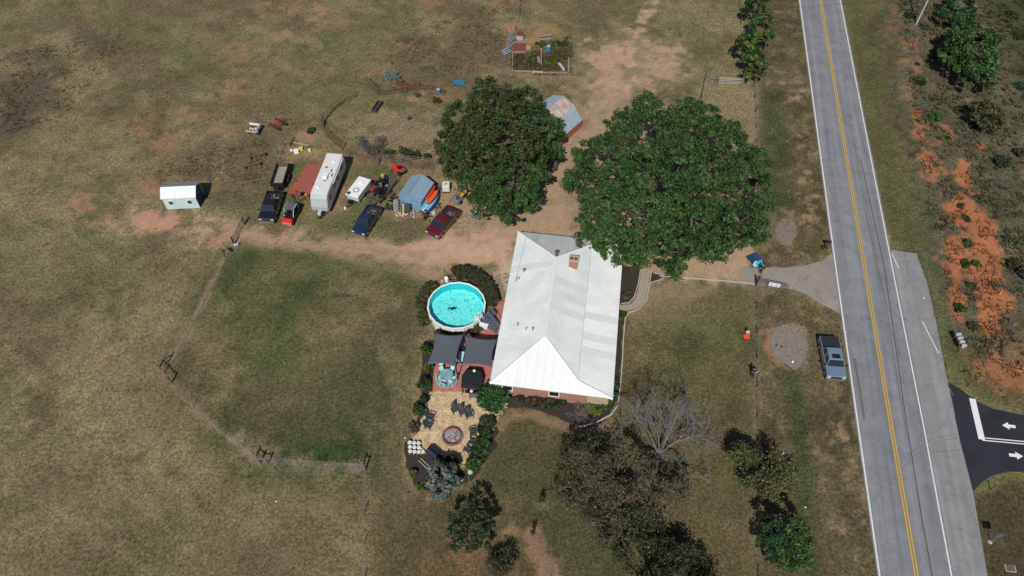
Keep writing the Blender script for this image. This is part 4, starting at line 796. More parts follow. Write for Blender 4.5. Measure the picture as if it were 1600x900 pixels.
fp = thing('fire_pit', 'round fire pit with a rusty red steel ring and pale ash', 'fire pit', G(707, 682)); fp.location.z = .01
MB().lathe((0, 0, 0), [(.86, 0), (.90, 0), (.90, .3), (.86, .3), (.86, 0)], 24).build('ring', mat('rusty_red_ring', (.24, .055, .04), .8, 0, .3, 5), fp); MB().lathe((0, 0, 0), [(.001, .12), (.5, .1), (.86, .05)], 24).build('ash', mat('pale_ash', (.38, .35, .35), .95, 0, .4, 6, .6, col2=(.2, .18, .18)), fp)
for k in range(7): a_ = random.random()*6.28; MB().tube((.3*math.cos(a_), .3*math.sin(a_), .14), (.3*math.cos(a_)+random.uniform(-.4, .4), .3*math.sin(a_)+random.uniform(-.35, .35), .16), .035).build('charred_log', M_darkwood, fp)
for k in range(16): a_ = k/16*6.283; MB().box((1.02*math.cos(a_), 1.02*math.sin(a_), .05), (.18, .34, .12), a_).build('stone', mat('pit_stone', (.26, .17, .13), .9, 0, .25, 5), fp, bevel=.03)
sb = thing('swing_bench', 'dark blue canopied swing bench at the near edge of the straw yard', 'bench', G(680, 716)); sb.location.z = .01; sb.rotation_euler.z = math.atan2(G(690, 719).y-G(671, 703).y, G(690, 719).x-G(671, 703).x)
mb = MB(); mb.side([(-.28, .85), (0, 1.0), (.28, .85), (.28, .82), (0, .96), (-.28, .82)], -.95, .95); c_ = mb.build('canopy', mat('navy_canopy', (.018, .022, .045), .5), sb); c_.rotation_euler.z = R(90)
MB().box((0, 0, .45), (1.7, .55, .08)).build('seat', M_dframe, sb); MB().box((0, .3, .75), (1.7, .06, .5)).build('backrest', M_dframe, sb)
for x in (-.93, .93): MB().path([(x, -.5, 0), (x, 0, .95), (x, .5, 0)], .03).build('leg_frame', M_dframe, sb)
M_stool = mat('white_stool', (.66, .65, .63), .6, 0, .08)
def stool():
    t = thing('stool', 'x', 'stool'); MB().lathe((0, 0, 0), [(.001, .46), (.19, .45), (.21, .42), (.19, .40), (.001, .40)], 14).build('seat', M_stool, t)
    for k in range(3): a_ = k*2.09+.4; MB().tube((.1*math.cos(a_), .1*math.sin(a_), .4), (.2*math.cos(a_), .2*math.sin(a_), 0), .02, n=5).build('leg', M_stool, t)
    return t
s0 = stool(); rows = ['far row', 'middle row', 'near row']; cols = ['left', 'middle', 'right']
for i in range(3):
    for j in range(3):
        put(s0, i+j > 0, 641+j*6.8+i*.3, 694+i*6.8+j*.8-(.5 if j == 2 else 0), random.random()*6, f'round white stool in the block of nine by the mulch, {rows[i]}, {cols[j]}', 'nine white stools', .012)
for k, (x, y, a_) in enumerate([(657, 703, .8), (661, 707, .5)]): o = MB().box((0, 0, .15), (.35, .3, .3), a_).build('white_block', M_stool, bevel=.04); o.location = G(x, y); tag(o, ['white lump of stone right of the nine stools, farther one', 'white lump of stone right of the nine stools, nearer the swing bench'][k], 'stone', 'white lumps by the stools')
tr_ = thing('board_pair', 'pair of pale parallel boards lying on the mulch left of the blue spruce', 'boards', G(665, 727)); ang = math.atan2(G(673, 737).y-G(657, 722).y, G(673, 737).x-G(657, 722).x); tr_.rotation_euler.z = ang
for s_ in (-.15, .15): MB().box((0, s_, .05), (1.7, .06, .06)).build('board', mat('pale_board', (.42, .36, .30), .8), tr_)
bl = thing('garden_ball', 'pale green garden globe at the end of a garden hose', 'ball', G(735, 739)); MB().lathe((0, 0, 0), [(.001, 0), (.22, .08), (.3, .28), (.22, .48), (.001, .56)], 14).build('globe', mat('pale_green_glass', (.30, .50, .30), .25, 0, .1), bl, smooth=True); MB().lathe((0, 0, 0), [(.2, -.02), (.12, .06), (.001, .07)], 10).build('stand', M_steel, bl)
ho = MB().path([G(732, 743, .03), G(733, 752, .03), G(736, 762, .03), G(741, 772, .03), G(744, 784, .03), G(750, 800, .03)], .022, 5).build('garden_hose', mat('green_hose', (.28, .36, .12), .5)); tag(ho, 'thin yellow green garden hose running across the lawn', 'hose')
o = MB().lathe((0, 0, 0), [(.001, 0), (.25, 0), (.28, .08), (.15, .2), (.001, .22)], 9).build('rock', mat('pale_rock', (.38, .29, .21), .9, 0, .2)); o.location = G(720, 749); tag(o, 'pale rounded rock on the mulch right of the blue spruce', 'rock')
# ------------------------------------------------------------------ trees
OAK = [(.034, .078, .020), (.044, .098, .026), (.054, .112, .034), (.026, .060, .016), (.062, .105, .035)]
LFT = [(.044, .074, .022), (.054, .072, .022), (.060, .070, .026), (.036, .080, .022), (.050, .105, .028), (.032, .060, .018)]
def LB(lst): # photo lobes (x, y, radius px, z) -> world
    o = []
    for x, y, r, z in lst: p = G(x, y, z); o.append((p.x, p.y, z, r*scl(y, z)))
    return o
oak = LB([(1000, 215, 58, 8), (1062, 205, 48, 8.5), (1015, 172, 26, 6.5), (1100, 185, 26, 6), (945, 250, 50, 7), (912, 288, 34, 5), (1045, 290, 78, 10), (1125, 235, 48, 7.5), (1162, 290, 42, 6), (1150, 350, 46, 5.5), (1080, 355, 68, 8), (990, 335, 66, 8), (938, 348, 38, 5.5),
          (968, 388, 36, 4.2), (1038, 392, 38, 4.5), (1060, 424, 15, 3), (1112, 388, 34, 4), (1180, 250, 24, 4.5), (1188, 325, 20, 4.5), (925, 378, 22, 3.8), (1075, 165, 16, 5), (1140, 200, 16, 4.5), (1178, 375, 18, 3.5), (1000, 407, 16, 3.2)])
leafy_tree('oak_tree', 'huge spreading deep green oak covering the north east corner of the house', 'tree', G(1050, 345), oak, OAK, k=6.5, per=66, size=.19, cr=(.3, .85), trunk=.75, h0=2.4, lo=.05, lr=.6, rz=.55)
lt = LB([(772, 172, 44, 8.5), (728, 190, 36, 6.5), (818, 160, 30, 7), (790, 222, 62, 10), (722, 243, 36, 6.5), (850, 208, 26, 5.5), (752, 283, 38, 6.5), (800, 285, 46, 7), (788, 328, 28, 4), (822, 315, 24, 4.5), (760, 140, 20, 6), (700, 225, 22, 5), (712, 268, 15, 5), (835, 175, 20, 6), (755, 205, 34, 8), (755, 250, 38, 8), (775, 300, 34, 6.5), (765, 325, 22, 4.5), (830, 240, 34, 7), (825, 275, 30, 6.5), (745, 310, 14, 4)])
leafy_tree('shade_tree', 'large tree with bronze and olive leaves between blue shed and barn', 'tree', G(782, 285), lt, LFT, k=6, per=64, size=.19, cr=(.3, .75), trunk=.6, rz=.65, h0=2.2, lo=-.1, lr=.75,
           bright=[(0, 1, 2, 5), (0, 1, 5), (0, 3, 5), (0, 1, 2, 3), (0, 1, 2, 5), (3, 4), (0, 3, 2), (4, 3), (4, 3), (4, 3), (0, 1, 5), (1, 2, 5), (0, 1, 5), (0, 3), (0, 1, 2), (0, 1, 3), (0, 3, 4), (4, 3), (3, 4, 0), (3, 4), (0, 1, 3)])
lt = LB([(862, 195, 15, 4.8), (850, 225, 22, 5), (862, 238, 15, 4), (845, 250, 14, 3.5), (868, 215, 10, 4)])
leafy_tree('side_tree', 'smaller brighter green tree overhanging the near end of the barn roof', 'tree', G(868, 265), lt, LFT, k=4, per=80, size=.26, cr=(.4, .8), trunk=.25, h0=1.8, lo=-.2, bright=[(3, 4, 4)]*5)
PINE = [(.028, .070, .024), (.040, .095, .034), (.022, .05, .02)]
YG = [(.075, .11, .025), (.10, .14, .03), (.05, .08, .022)]
DK = [(.022, .032, .016), (.035, .05, .02), (.05, .065, .025)]
lt = LB([(1178, 40, 16, 3.5), (1172, 72, 18, 4), (1198, 62, 15, 4), (1180, 95, 18, 3.5), (1178, 10, 20, 4), (1195, 30, 10, 3)])
leafy_tree('roadside_tree', 'bushy green tree on the pasture fence line at the top of the picture', 'tree', G(1182, 112), lt, OAK+YG, k=3.2, per=60, size=.3, cr=(.5, .9), trunk=.16, h0=.8)
lt = LB([(1176, 115, 14, 2.2), (1186, 105, 13, 2.4)]); leafy_tree('fence_bush', 'olive green bush at the fence corner beside the pasture gate', 'bush', G(1182, 130), lt, YG+OLV, k=6, per=60, size=.24, cr=(.3, .6), trunk=.07, h0=.4)
# trees east of the road
lt = LB([(1515, 68, 34, 3.8), (1533, 98, 28, 3.4), (1502, 95, 27, 3.2), (1522, 125, 24, 2.7), (1543, 70, 22, 3.2), (1494, 78, 20, 3), (1518, 95, 30, 3.8)])
leafy_tree('broad_tree', 'broad bright green tree in the scrub, largest east of the road', 'tree', G(1516, 130), lt, OAK+[(.06, .13, .04)], k=3.2, per=80, size=.27, cr=(.5, .95), trunk=.22, h0=1)
lt = LB([(1500, 8, 20, 3.5), (1488, 22, 16, 3), (1505, 30, 12, 2.5)]); leafy_tree('scrub_tree', 'grey green tree at the upper edge behind the broad tree', 'tree', G(1498, 42), lt, PINE, k=4, per=60, size=.25, cr=(.4, .8), trunk=.15, h0=.8)
lt = LB([(1540, 178, 22, 2.6), (1550, 192, 16, 2), (1530, 190, 14, 2)]); leafy_tree('scrub_tree', 'dull olive tree casting a dark shadow below the broad tree', 'tree', G(1540, 205), lt, OLV, k=4, per=60, size=.25, cr=(.4, .8), trunk=.12, h0=.6)
# lower yard trees
bare_tree('bare_tree', 'leafless pale grey tree spreading over the lawn below the house corner', 'tree', G(1027, 716), [(-.5, .55, .95), (.1, .95, .9), (.75, .6, .8), (.9, .1, .75), (-.9, .1, .6), (.5, -.5, .7), (-.2, -.6, .8), (.3, .3, 1.2), (-.4, 1.0, .6), (1., .5, .5)], 2.7, .10, 6, M_pale, h0=1.0, spread=.62, shrink=.70, gnarl=.12, up=.0, side=.42)
lf = [(.11, .105, .05), (.095, .105, .045), (.075, .085, .04), (.12, .10, .055)]
M_twig = mat('brown_twigs', (.17, .13, .095), .9, 0, .25, 4)
bare_tree('thinning_tree', 'wide brown twiggy tree with few leaves below the bare tree', 'tree', G(972, 790), [(-.6, .5, .8), (0, .9, .9), (.6, .6, .8), (-.9, 0, .6), (.7, 0, .8), (-.3, -.4, 1), (.2, .2, 1.2), (-.6, .9, .7), (-.9, .5, .6)], 2.7, .10, 6, M_twig, h0=.8, spread=.62, shrink=.7, gnarl=.16, up=.02, side=.6, leaf=dict(pal=lf, per=2, size=.12, r=.35, frac=.45))
bare_tree('green_thicket', 'dark leafy thicket at the upper left of the brown twiggy tree', 'tree', G(925, 745), [(-.5, .5, .8), (.2, .8, .9), (-.8, .1, .6), (.4, .2, 1), (-.9, .6, .5)], 1.6, .07, 5, M_twig, h0=.5, spread=.65, side=.55, leaf=dict(pal=DK+OLV[:1], per=3, size=.14, r=.35))
bare_tree('low_thicket', 'dark green leafy shrub in front of the brown twiggy tree', 'bush', G(980, 850), [(-.5, .3, .8), (.5, .5, .8), (.8, -.1, .6), (-.2, -.3, 1), (-.8, .2, .6), (.1, .9, .7)], 1.9, .07, 5, M_twig, h0=.3, spread=.7, leaf=dict(pal=DK+[(.045, .07, .025), (.07, .08, .035)], per=2, size=.14, r=.4))
bare_tree('edge_bush', 'dark thin leaved bush at the bottom edge right of the twiggy trees', 'bush', G(1050, 905), [(-.5, .5, .8), (.5, .6, .8), (.9, .1, .6), (-.7, 0, .8), (0, .3, 1), (1, .5, .6)], 1.6, .07, 5, M_twig, h0=.3, spread=.6, leaf=dict(pal=DK, per=2, size=.13, r=.35))
bare_tree('yard_tree', 'olive leafed tree on the fence line beside the leaning grey pole', 'tree', G(1178, 752), [(-.5, .4, .9), (.4, .5, .9), (-.1, -.2, 1), (.7, 0, .8), (-.7, -.1, .8), (0, .6, 1), (.2, -.5, .9)], 1.4, .09, 4, M_twig, h0=.9, spread=.6, leaf=dict(pal=[(.11, .125, .045), (.08, .095, .038), (.055, .065, .03), (.13, .13, .05)], per=8, size=.15, r=.5))
lt = LB([(1206, 826, 16, 3.4), (1202, 848, 17, 2.2), (1216, 845, 17, 2.0), (1208, 868, 12, 1.2)]); leafy_tree('pine_tree', 'dark green young pine by the fence at the bottom of the picture', 'tree', G(1205, 872), lt, PINE, k=14, per=70, size=.15, cr=(.3, .5), trunk=.09, h0=.6)
lt = LB([(1243, 824, 16, 3.4), (1252, 845, 15, 2.2), (1234, 862, 19, 1.8), (1252, 872, 14, 1.2), (1228, 880, 12, 1.0)]); leafy_tree('young_tree', 'yellow green young leafy tree right of the dark pine', 'tree', G(1240, 890), lt, YG+OAK[:3], k=14, per=70, size=.15, cr=(.3, .5), trunk=.08, h0=.5)
lt = LB([(738, 802, 20, 3.2), (720, 818, 20, 2.6), (752, 818, 18, 2.7), (730, 840, 24, 1.7), (754, 842, 14, 1.6), (712, 842, 15, 1.2)]); leafy_tree('lawn_tree', 'dense small dark green tree on the lawn at the end of the garden hose', 'tree', G(734, 856), lt, [(.04, .065, .022), (.055, .085, .03), (.028, .045, .018), (.05, .07, .04)], k=12, per=60, size=.14, cr=(.22, .5), trunk=.1, h0=.5)
bare_tree('bare_shrub_tree', 'small leafless silver grey tree at the bottom edge near the lawn tree', 'tree', G(785, 890), [(-.5, .5, .9), (.1, .9, .9), (.6, .4, .8), (-.8, .1, .7), (.5, -.3, 1), (0, .2, 1.2)], 1.0, .06, 4, M_pale, h0=.3, spread=.6, shrink=.7, leaf=dict(pal=BRN+DK, per=4, size=.11, r=.3, frac=.4))
SPR = [(.12, .16, .14), (.16, .21, .18), (.08, .11, .085)]
lt = LB([(690, 738, 17, 1.9), (682, 755, 16, 1.2), (700, 752, 14, 1.3), (690, 765, 12, .8)]); leafy_tree('blue_spruce', 'pale blue green spiky spruce at the tip of the mulch bed', 'tree', G(692, 762), lt, SPR, k=11, per=70, size=.22, cr=(.3, .5), trunk=.09, h0=.5)
shrub('dark_shrub', 'dark spiky shrub behind the blue spruce beside the swing bench', 'shrub', 702, 728, .9, 1.5, DK, n=16, per=60, size=.16)
shrub('round_bush', 'big round glossy green bush at the south west corner of the house', 'bush', 771, 628, 1.65, 1.9, [(.035, .095, .028), (.05, .12, .035), (.028, .075, .022)], n=60, per=60, size=.2)
hedge('shrub_row', 'tall dark green shrub row along the right edge of the straw yard', [(761, 662), (757, 690), (748, 712), (739, 734)], 1.5, 1.2, [(.035, .07, .024), (.05, .09, .03), (.025, .05, .018)], dens=30, per=55, size=.17, cat='shrub')
for i, (x, y, r_, h, pal, lb) in enumerate([(667, 553, .7, 1.5, OAK, 'bright green shrub in the left bed beside the left sail'), (671, 577, .5, 1.0, YG, 'yellow green shrub at the near left corner of the left sail'), (663, 604, .75, 1.2, DK+OAK, 'dark green shrub in the left bed beside the patio edge'),
      (655, 643, .75, .9, OAK+OLV, 'green shrub in the left bed beside the straw yard'), (646, 668, .8, .45, [(.10, .075, .06)], 'low brown grey ground shrub left of the dark chairs'), (663, 625, .5, .6, DK, 'small dark shrub between two green shrubs in the left bed'), (646, 742, .4, .7, OLV+YG, 'little green shrub on the mulch at the far left of the bed tip'), (660, 763, .4, .6, YG, 'little yellow green shrub left of the blue spruce on mulch'),
      (812, 628, .6, .7, [(.08, .07, .045), (.05, .06, .03)], 'small brown green shrub below the left window of the house'), (928, 640, .9, .75, [(.11, .15, .02), (.13, .17, .03)], 'yellow green mounded shrub at the house corner'), (944, 632, .8, .8, YG+OAK, 'bright green leafy shrub beside the stone edging corner'), (961, 603, .5, .8, OAK, 'green shrub tight against the east wall near the corner'),
      (965, 502, .4, .7, OAK, 'green shrub against the east wall near the walkway'), (973, 492, .35, .4, DK, 'small dark shrub in the bed at the foot of the walkway'), (985, 425, .6, .5, BRN+OLV, 'low brown green plants in the upper mulch bed'), (978, 462, .6, .4, BRN+OLV, 'low plants at the near end of the upper mulch bed'), (958, 622, .6, .8, OAK+YG, 'leafy green shrub at the outer corner of the house bed')]):
    shrub('shrub', lb, 'shrub', x, y, r_, h, pal, n=14, per=45, size=.15)
hedge('foundation_shrubs', 'row of dark green and rusty foundation shrubs under the south wall windows', [(826, 628), (850, 632), (880, 637)], 1.1, .9, [(.045, .07, .035), (.03, .045, .02), (.09, .045, .03)], dens=26, per=50, size=.15, cat='shrub', r=.3)
bare_tree('bare_shrub', 'leafless grey brown rounded shrub at the south wall of the house', 'shrub', G(906, 650), [(-.8, .2, .7), (.8, .2, .7), (0, .8, .8), (0, -.6, .9), (.4, -.4, 1), (-.5, -.3, 1), (-.5, .5, 1), (.6, .6, .9)], .62, .025, 4, mat('grey_twigs', (.22, .17, .15), .9, 0, .2), h0=.1, spread=.7, shrink=.75)
# scrub bushes east of the road, each by its own place
EB = [(1420, 30, 1.0, 1.0, 0, 'narrow dark green bush left of the grey utility pole'), (1440, 47, .9, 1.0, 0, 'dark green bush right of the foot of the grey utility pole'), (1461, 50, .5, .5, 1, 'small olive bush between the utility pole and the broad tree'), (1455, 92, .5, .5, 1, 'small olive bush right of the upper red clay patch'), (1431, 102, .4, .4, 0, 'tiny green bush on the upper red clay patch'),
      (1436, 130, .9, .8, 0, 'rounded green bush below the upper red clay patch'), (1460, 188, .9, 1.1, 2, 'bright green upright bush near the verge'), (1474, 163, .4, .4, 1, 'small olive bush above the bright upright bush'), (1480, 218, .4, .4, 0, 'small dark bush above the small clay hollow'), (1561, 256, 1.3, 1.1, 3, 'spiky grey green young pine in the scrub, the widest one'), (1590, 140, 1.1, 1.0, 3, 'spiky grey green young pine at the right edge, upper'), (1598, 120, .8, .8, 3, 'dark small pine just above the right edge pine'),
      (1568, 195, .7, .6, 0, 'green bush right of the dull olive tree'), (1552, 212, .4, .4, 1, 'small olive bush below the dull olive tree'), (1594, 245, 1.0, 1.2, 1, 'yellowish bush at the right edge beside the wide young pine'), (1526, 313, .6, .5, 0, 'dark green bush at the top of the large clay slope'), (1583, 341, .6, .6, 3, 'small blue green pine in the brown scrub'), (1508, 344, .6, .4, 0, 'green bush at the left edge of the clay slope, upper'),
      (1508, 383, .7, .5, 0, 'green bush left of the large clay slope, middle'), (1524, 415, .6, .4, 2, 'green bush in the middle of the large clay slope'), (1508, 415, .6, .5, 0, 'dark bush between the two clay strips'), (1577, 382, 1.2, .7, 0, 'dark green bush right of the large clay slope, upper'), (1584, 415, 1.2, .8, 1, 'olive bush right of the large clay slope, lower'), (1597, 430, 1.0, 1.2, 3, 'dark bush cut by the right edge beside the clay slope'), (1552, 452, .8, .5, 1, 'olive bush at the lower right rim of the clay slope'),
      (1518, 448, .7, .5, 1, 'olive bush in the clay between the strips, lower'), (1498, 483, .8, .5, 0, 'green bush above the row of mailboxes'), (1565, 490, 1.0, .6, 1, 'grey olive bush at the foot of the clay slope'), (1520, 512, .7, .4, 1, 'brown olive bush near the mailboxes'), (1525, 180, .9, .9, 1, 'olive bush left of the dull olive tree'), (1500, 325, .6, .5, 1, 'grey olive bush beside the small clay hollow'), (1575, 30, 1.3, 1.2, 0, 'dark green bush at the upper right corner'), (1590, 60, 1.2, .9, 0, 'dark bush below the upper right corner'), (1480, 5, 1.0, .8, 1, 'brownish bush at the top edge left of the scrub tree')]
EPAL = [[(.030, .058, .018), (.040, .07, .022)], [(.06, .065, .03), (.075, .07, .038)], [(.04, .10, .022), (.055, .12, .03)], [(.03, .055, .035), (.045, .08, .055)]]
for x, y, r_, h, k, lb in EB: shrub('scrub_bush', lb, 'bush', x, y, r_, h, EPAL[k], n=12, per=50, size=.18, stems=False)
for x, y, r_, h, pal, lb in [(590, 238, .8, .7, OAK, 'green weedy shrub beside the coiled wire heap'), (608, 246, 1.0, .8, OAK+OLV, 'green shrub on the corral rails, left'), (632, 244, 1.2, 1.0, OAK+OLV, 'green shrub on the corral rails, middle'), (650, 248, .8, 1.0, DK, 'dark shrub on the corral rails, right'), (668, 246, .5, .5, DK, 'little dark bush between corral rails and big tree'),
      (683, 158, .8, .4, BRN, 'brown dry weed patch beside the blue drum in the corral'), (653, 150, .4, .3, BRN, 'small brown weed clump in the corral'), (487, 205, .7, .4, OLV+DK, 'dark weed clump above the tan dirt mound'), (640, 186, .3, .25, OLV, 'small green weed in the middle of the corral'),
      (828, 94, 1.0, .6, YG, 'bright green plants in the middle of the garden enclosure'), (868, 72, 1.1, .6, YG+OAK, 'green plants beside the blue barrel in the garden'), (870, 98, 1.2, .5, OLV+YG, 'green plants near the lower right corner of the garden'), (855, 100, .5, .5, YG, 'green plant by the white post in the garden'), (885, 70, .8, .5, BRN, 'dry brown plants at the right side of the garden'),
      (845, 70, .9, .4, BRN, 'dry brown plants in the middle of the garden'), (1090, 165, 1.1, .5, OLV, 'thin leafy saplings beyond the oak on its upper right'), (1120, 195, 1.0, .6, OLV+YG, 'thin leafy sapling right of the oak crown top'), (1010, 150, .8, .8, YG, 'pale leafy sapling above the oak crown'),
      (1180, 290, .8, 1.2, YG+OLV, 'pale olive leafy sapling at the right rim of the oak')]:
    shrub('weed_clump', lb, 'plant', x, y, r_, h, pal, n=10, per=40, size=.16, stems=False)
# small saplings on the lawn
for x, y, lb in [(845, 788, 'thin young sapling in a mulched ring on the lawn'), (832, 838, 'tiny dark leafed sapling at the top of the worn strip')]:
    t = thing('sapling', lb, 'sapling', G(x, y)); MB().tube((0, 0, -.05), (.05, 0, 1.5), .02, .01, n=5).build('stem', M_bark, t); leaves('foliage', [(0.03, 0, 1.2), (.08, .05, .9), (0, 0, 1.5)], .28, 25, .12, DK, t)
# grass and weeds: tufts too many to count
tufts('pasture_tufts', 'short dry tufts all over the pasture west of the fences', [(-80, -60), (1170, -60), (1170, 380), (960, 380), (800, 340), (400, 360), (240, 580), (400, 730), (560, 740), (560, 980), (-80, 980)], 60000, .16, .10, (.92, .93, .85), .5, .5)
tufts('dark_weed_clumps', 'dark weed clumps in the upper pasture', [(690, 20), (800, 0), (790, 90), (740, 120), (600, 100), (620, 40)], 2600, .22, .16, (.75, .7, .7), .4, .52)
tufts('dark_weed_clumps', 'dark weeds on the burnt patches at the left', [(-20, 70), (110, 70), (190, 40), (190, 80), (90, 190), (0, 215)], 2600, .24, .16, (.75, .75, .75), .5, .5)
tufts('dark_weed_clumps', 'dark weeds around the small white shed and farm implements', [(230, 262), (380, 225), (460, 180), (470, 230), (400, 290), (250, 285)], 2400, .2, .14, (.72, .7, .68), .4, .52)
tufts('lawn_tufts', 'short tufts of the fenced lawn', [(383, 395), (262, 575), (408, 722), (575, 728), (640, 700), (650, 440), (480, 395)], 16000, .13, .08, (.9, .95, .85), .4, .5)
tufts('yard_tufts', 'short grass tufts around the house', [(580, 735), (640, 780), (770, 700), (800, 650), (960, 665), (980, 500), (1060, 455), (1183, 455), (1183, 960), (575, 960)], 20000, .12, .07, (.88, .9, .8), .4, .5)
tufts('verge_tufts', 'rough dry grass along the west side of the road', [(1190, -60), (1243, -60), (1300, 390), (1325, 600), (1366, 980), (1190, 980)], 18000, .14, .11, (.85, .85, .8), .55, .42)
tufts('scrub_weeds', 'dense brown and olive scrub east of the road', [(1395, -60), (1700, -60), (1700, 640), (1600, 600), (1510, 540), (1450, 330)], 24000, .32, .3, (.9, .88, .8), .6, .50, blades=6)
tufts('verge_tufts', 'mown grass east of the road', [(1320, -60), (1395, -60), (1440, 330), (1500, 540), (1600, 610), (1700, 640), (1700, 655), (1500, 605), (1440, 400), (1395, 385)], 7000, .13, .09, (.85, .9, .8), .5, .5)
tufts('verge_tufts', 'mown grass below the side road', [(1530, 770), (1560, 745), (1700, 738), (1700, 980), (1560, 980)], 3500, .12, .08, (.85, .88, .8), .5, .5)
tufts('garden_weeds', 'brown weeds filling the garden enclosure', [(800, 82), (892, 55), (896, 118), (800, 116)], 3600, .26, .32, (.9, .95, .75), .6, .4)
tufts('clay_weeds', 'scattered weeds over the red clay', [(1460, 230), (1580, 250), (1600, 620), (1500, 600), (1470, 400)], 2200, .2, .2, (.32, .6, .5), .4, .58)
# ------------------------------------------------------------------ vehicles
def wheel(parent, x, y, r, wd):
    o = MB().tube((x, y-wd/2, r), (x, y+wd/2, r), r, n=18).build('wheel', M_tyre, parent, bevel=.02); s_ = 1 if y > 0 else -1
    MB().lathe((0, 0, 0), [(.001, 0), (r*.55, 0), (r*.6, .02), (.001, .045)], 12).build('rim', M_steel, o).matrix_local = Matrix.Translation((x, y+s_*(wd/2-.005), r)) @ Matrix.Rotation(-s_*R(90), 4, 'X'); return o
def ground_pose(front, rear, zf=0., zr=0.):
    a_, b_ = G(*front, zf), G(*rear, zr); a_.z = b_.z = 0; d = a_-b_; return (a_+b_)/2, math.atan2(d.y, d.x), d.length
def pickup(label, front, rear, col, W=1.95, cover=None, bedfill=None, moon=False, roofcol=None, hood_h=1.12, L=None, cab=.62, z2=(0, 0), glasscol=None, name='pickup_truck', bedliner=None):
    c, rz, l_ = ground_pose(front, rear, *z2); L = L or l_; t = thing(name, label, 'pickup truck', c, rz); h = L/2; W2 = W/2
    P_ = paint('paint_%d' % len(MATS), col); xb = h-L*cab            # rear wall of the cab
    def band(name, pr, wdt, m, y=0, par=t, bev=.04): mb = MB(); mb.side(pr, y-wdt/2, y+wdt/2); return mb.build(name, m, par, bevel=bev)
    # lower body with wheel arches cut in the side profile
    def arch(x, r, n=7): return [(x+r*math.cos(a_), .36+r*math.sin(a_)) for a_ in np.linspace(0, math.pi, n)]
    xf, xr = h-L*.165, -h+L*.205; r = .40
    side = [(h-.06, .40), (h, .62), (h-.03, .95), (h-.22, hood_h-.06), (h-L*.255, hood_h), (xb, hood_h+.02), (xb, .55)]
    body = [(h-.06, .40)]+[(x, z) for x, z in arch(xf, r+.07)]+[(xf-r-.07, .36), (xb, .36), (xb, hood_h+.02), (h-L*.255, hood_h+.0), (h-.25, hood_h-.07), (h-.05, .92), (h, .62)]
    band('body', body, W, P_, bev=.05)
    hd = MB(); hd.prism([(h-.10, -W2*.80), (h-.04, 0), (h-.10, W2*.80), (h-L*.25, W2*.86), (h-L*.25, -W2*.86)], hood_h-.07, hood_h+.035); hd.build('hood', P_, t, bevel=.03)
    # cab: glasshouse, roof, pillars
    x0, x1, x2, x3 = h-L*.235, h-L*.335, xb+L*.035, xb; zr_ = hood_h+.62; g0, g1 = W2*.93, W2*.74
    mb = MB(); mb.add([(x0, -g0, hood_h), (x0, g0, hood_h), (x3, g0, hood_h), (x3, -g0, hood_h), (x1, -g1, zr_), (x1, g1, zr_), (x2, g1, zr_), (x2, -g1, zr_)], [(0, 1, 5, 4), (1, 2, 6, 5), (2, 3, 7, 6), (3, 0, 4, 7), (4, 5, 6, 7), (3, 2, 1, 0)])
    mb.build('windows', glasscol or M_glass, t, bevel=.03)
    mb = MB(); mb.add([(x1+.07, -g1-.03, zr_-.02), (x1+.07, g1+.03, zr_-.02), (x2-.06, g1+.03, zr_-.02), (x2-.06, -g1-.03, zr_-.02), (x1-.05, -g1+.05, zr_+.06), (x1-.05, g1-.05, zr_+.06), (x2+.05, g1-.05, zr_+.06), (x2+.05, -g1+.05, zr_+.06)], [(0, 1, 5, 4), (1, 2, 6, 5), (2, 3, 7, 6), (3, 0, 4, 7), (4, 5, 6, 7), (3, 2, 1, 0)])
    mb.build('roof', roofcol or P_, t, bevel=.03)
    for s_ in (-1, 1):
        for (a_, b_) in (((x0, g0), (x1, g1)), ((x3, g0), (x2, g1)), (((x0+x3)/2-.1, g0), ((x1+x2)/2-.1, g1))): MB().tube((a_[0], s_*a_[1], hood_h), (b_[0], s_*b_[1], zr_), .045, n=5).build('pillar', P_, t)
        MB().box((x0-.15, s_*(W2+.14), hood_h+.16), (.12, .24, .17)).build('mirror', M_black, t, bevel=.02)
        MB().box((h-.09, s_*W2*.76, .84), (.14, W2*.36, .17)).build('headlight', mat('headlight', (.75, .78, .8), .1, .3, .02), t, bevel=.03)
    MB().box((h-.02, 0, .80), (.08, W*.56, .26)).build('grille', mat('dark_grille', (.06, .06, .065), .35, .5), t, bevel=.02)
    MB().box((h+.03, 0, .52), (.16, W*.95, .22)).build('front_bumper', M_chrome, t, bevel=.05); MB().box((-h+.02, 0, .55), (.14, W*.9, .18)).build('rear_bumper', M_chrome, t, bevel=.04)
    # bed
    xe = -h+.08; sid = [(xb-.02, .40), (xr+r+.07, .36)]+arch(xr, r+.07)[0:]+[(xe, .42), (xe, 1.22), (xb-.02, 1.22)]
    for s_ in (-1, 1): band('bed_side', sid, .09, P_, s_*(W2-.05), bev=.015)
    MB().box((xe+.03, 0, .9), (.06, W-.1, .62)).build('tailgate', P_, t, bevel=.015); MB().box(((xb+xe)/2, 0, .72), (xb-xe, W-.2, .06)).build('bed_floor', bedliner or mat('bed_liner', (.03, .03, .032), .8), t); MB().box((xb-.04, 0, .95), (.06, W-.2, .5)).build('bulkhead', P_, t)
    for s_ in (-1, 1): MB().box((xr, s_*(W2-.24), .85), (.95, .25, .24)).build('wheel_housing', bedliner or MATS['bed_liner'], t, bevel=.04)
    if cover:
        n_ = 4; ln = (xb-xe-.1)/n_
        for k in range(n_): MB().box((xb-.06-ln*(k+.5), 0, 1.24), (ln-.035, W-.14, .05)).build('bed_cover_panel', cover, t, bevel=.01)
    for x in (xf, xr):
        for y in (-W2+.14, W2-.14): wheel(t, x, y, r, .27)
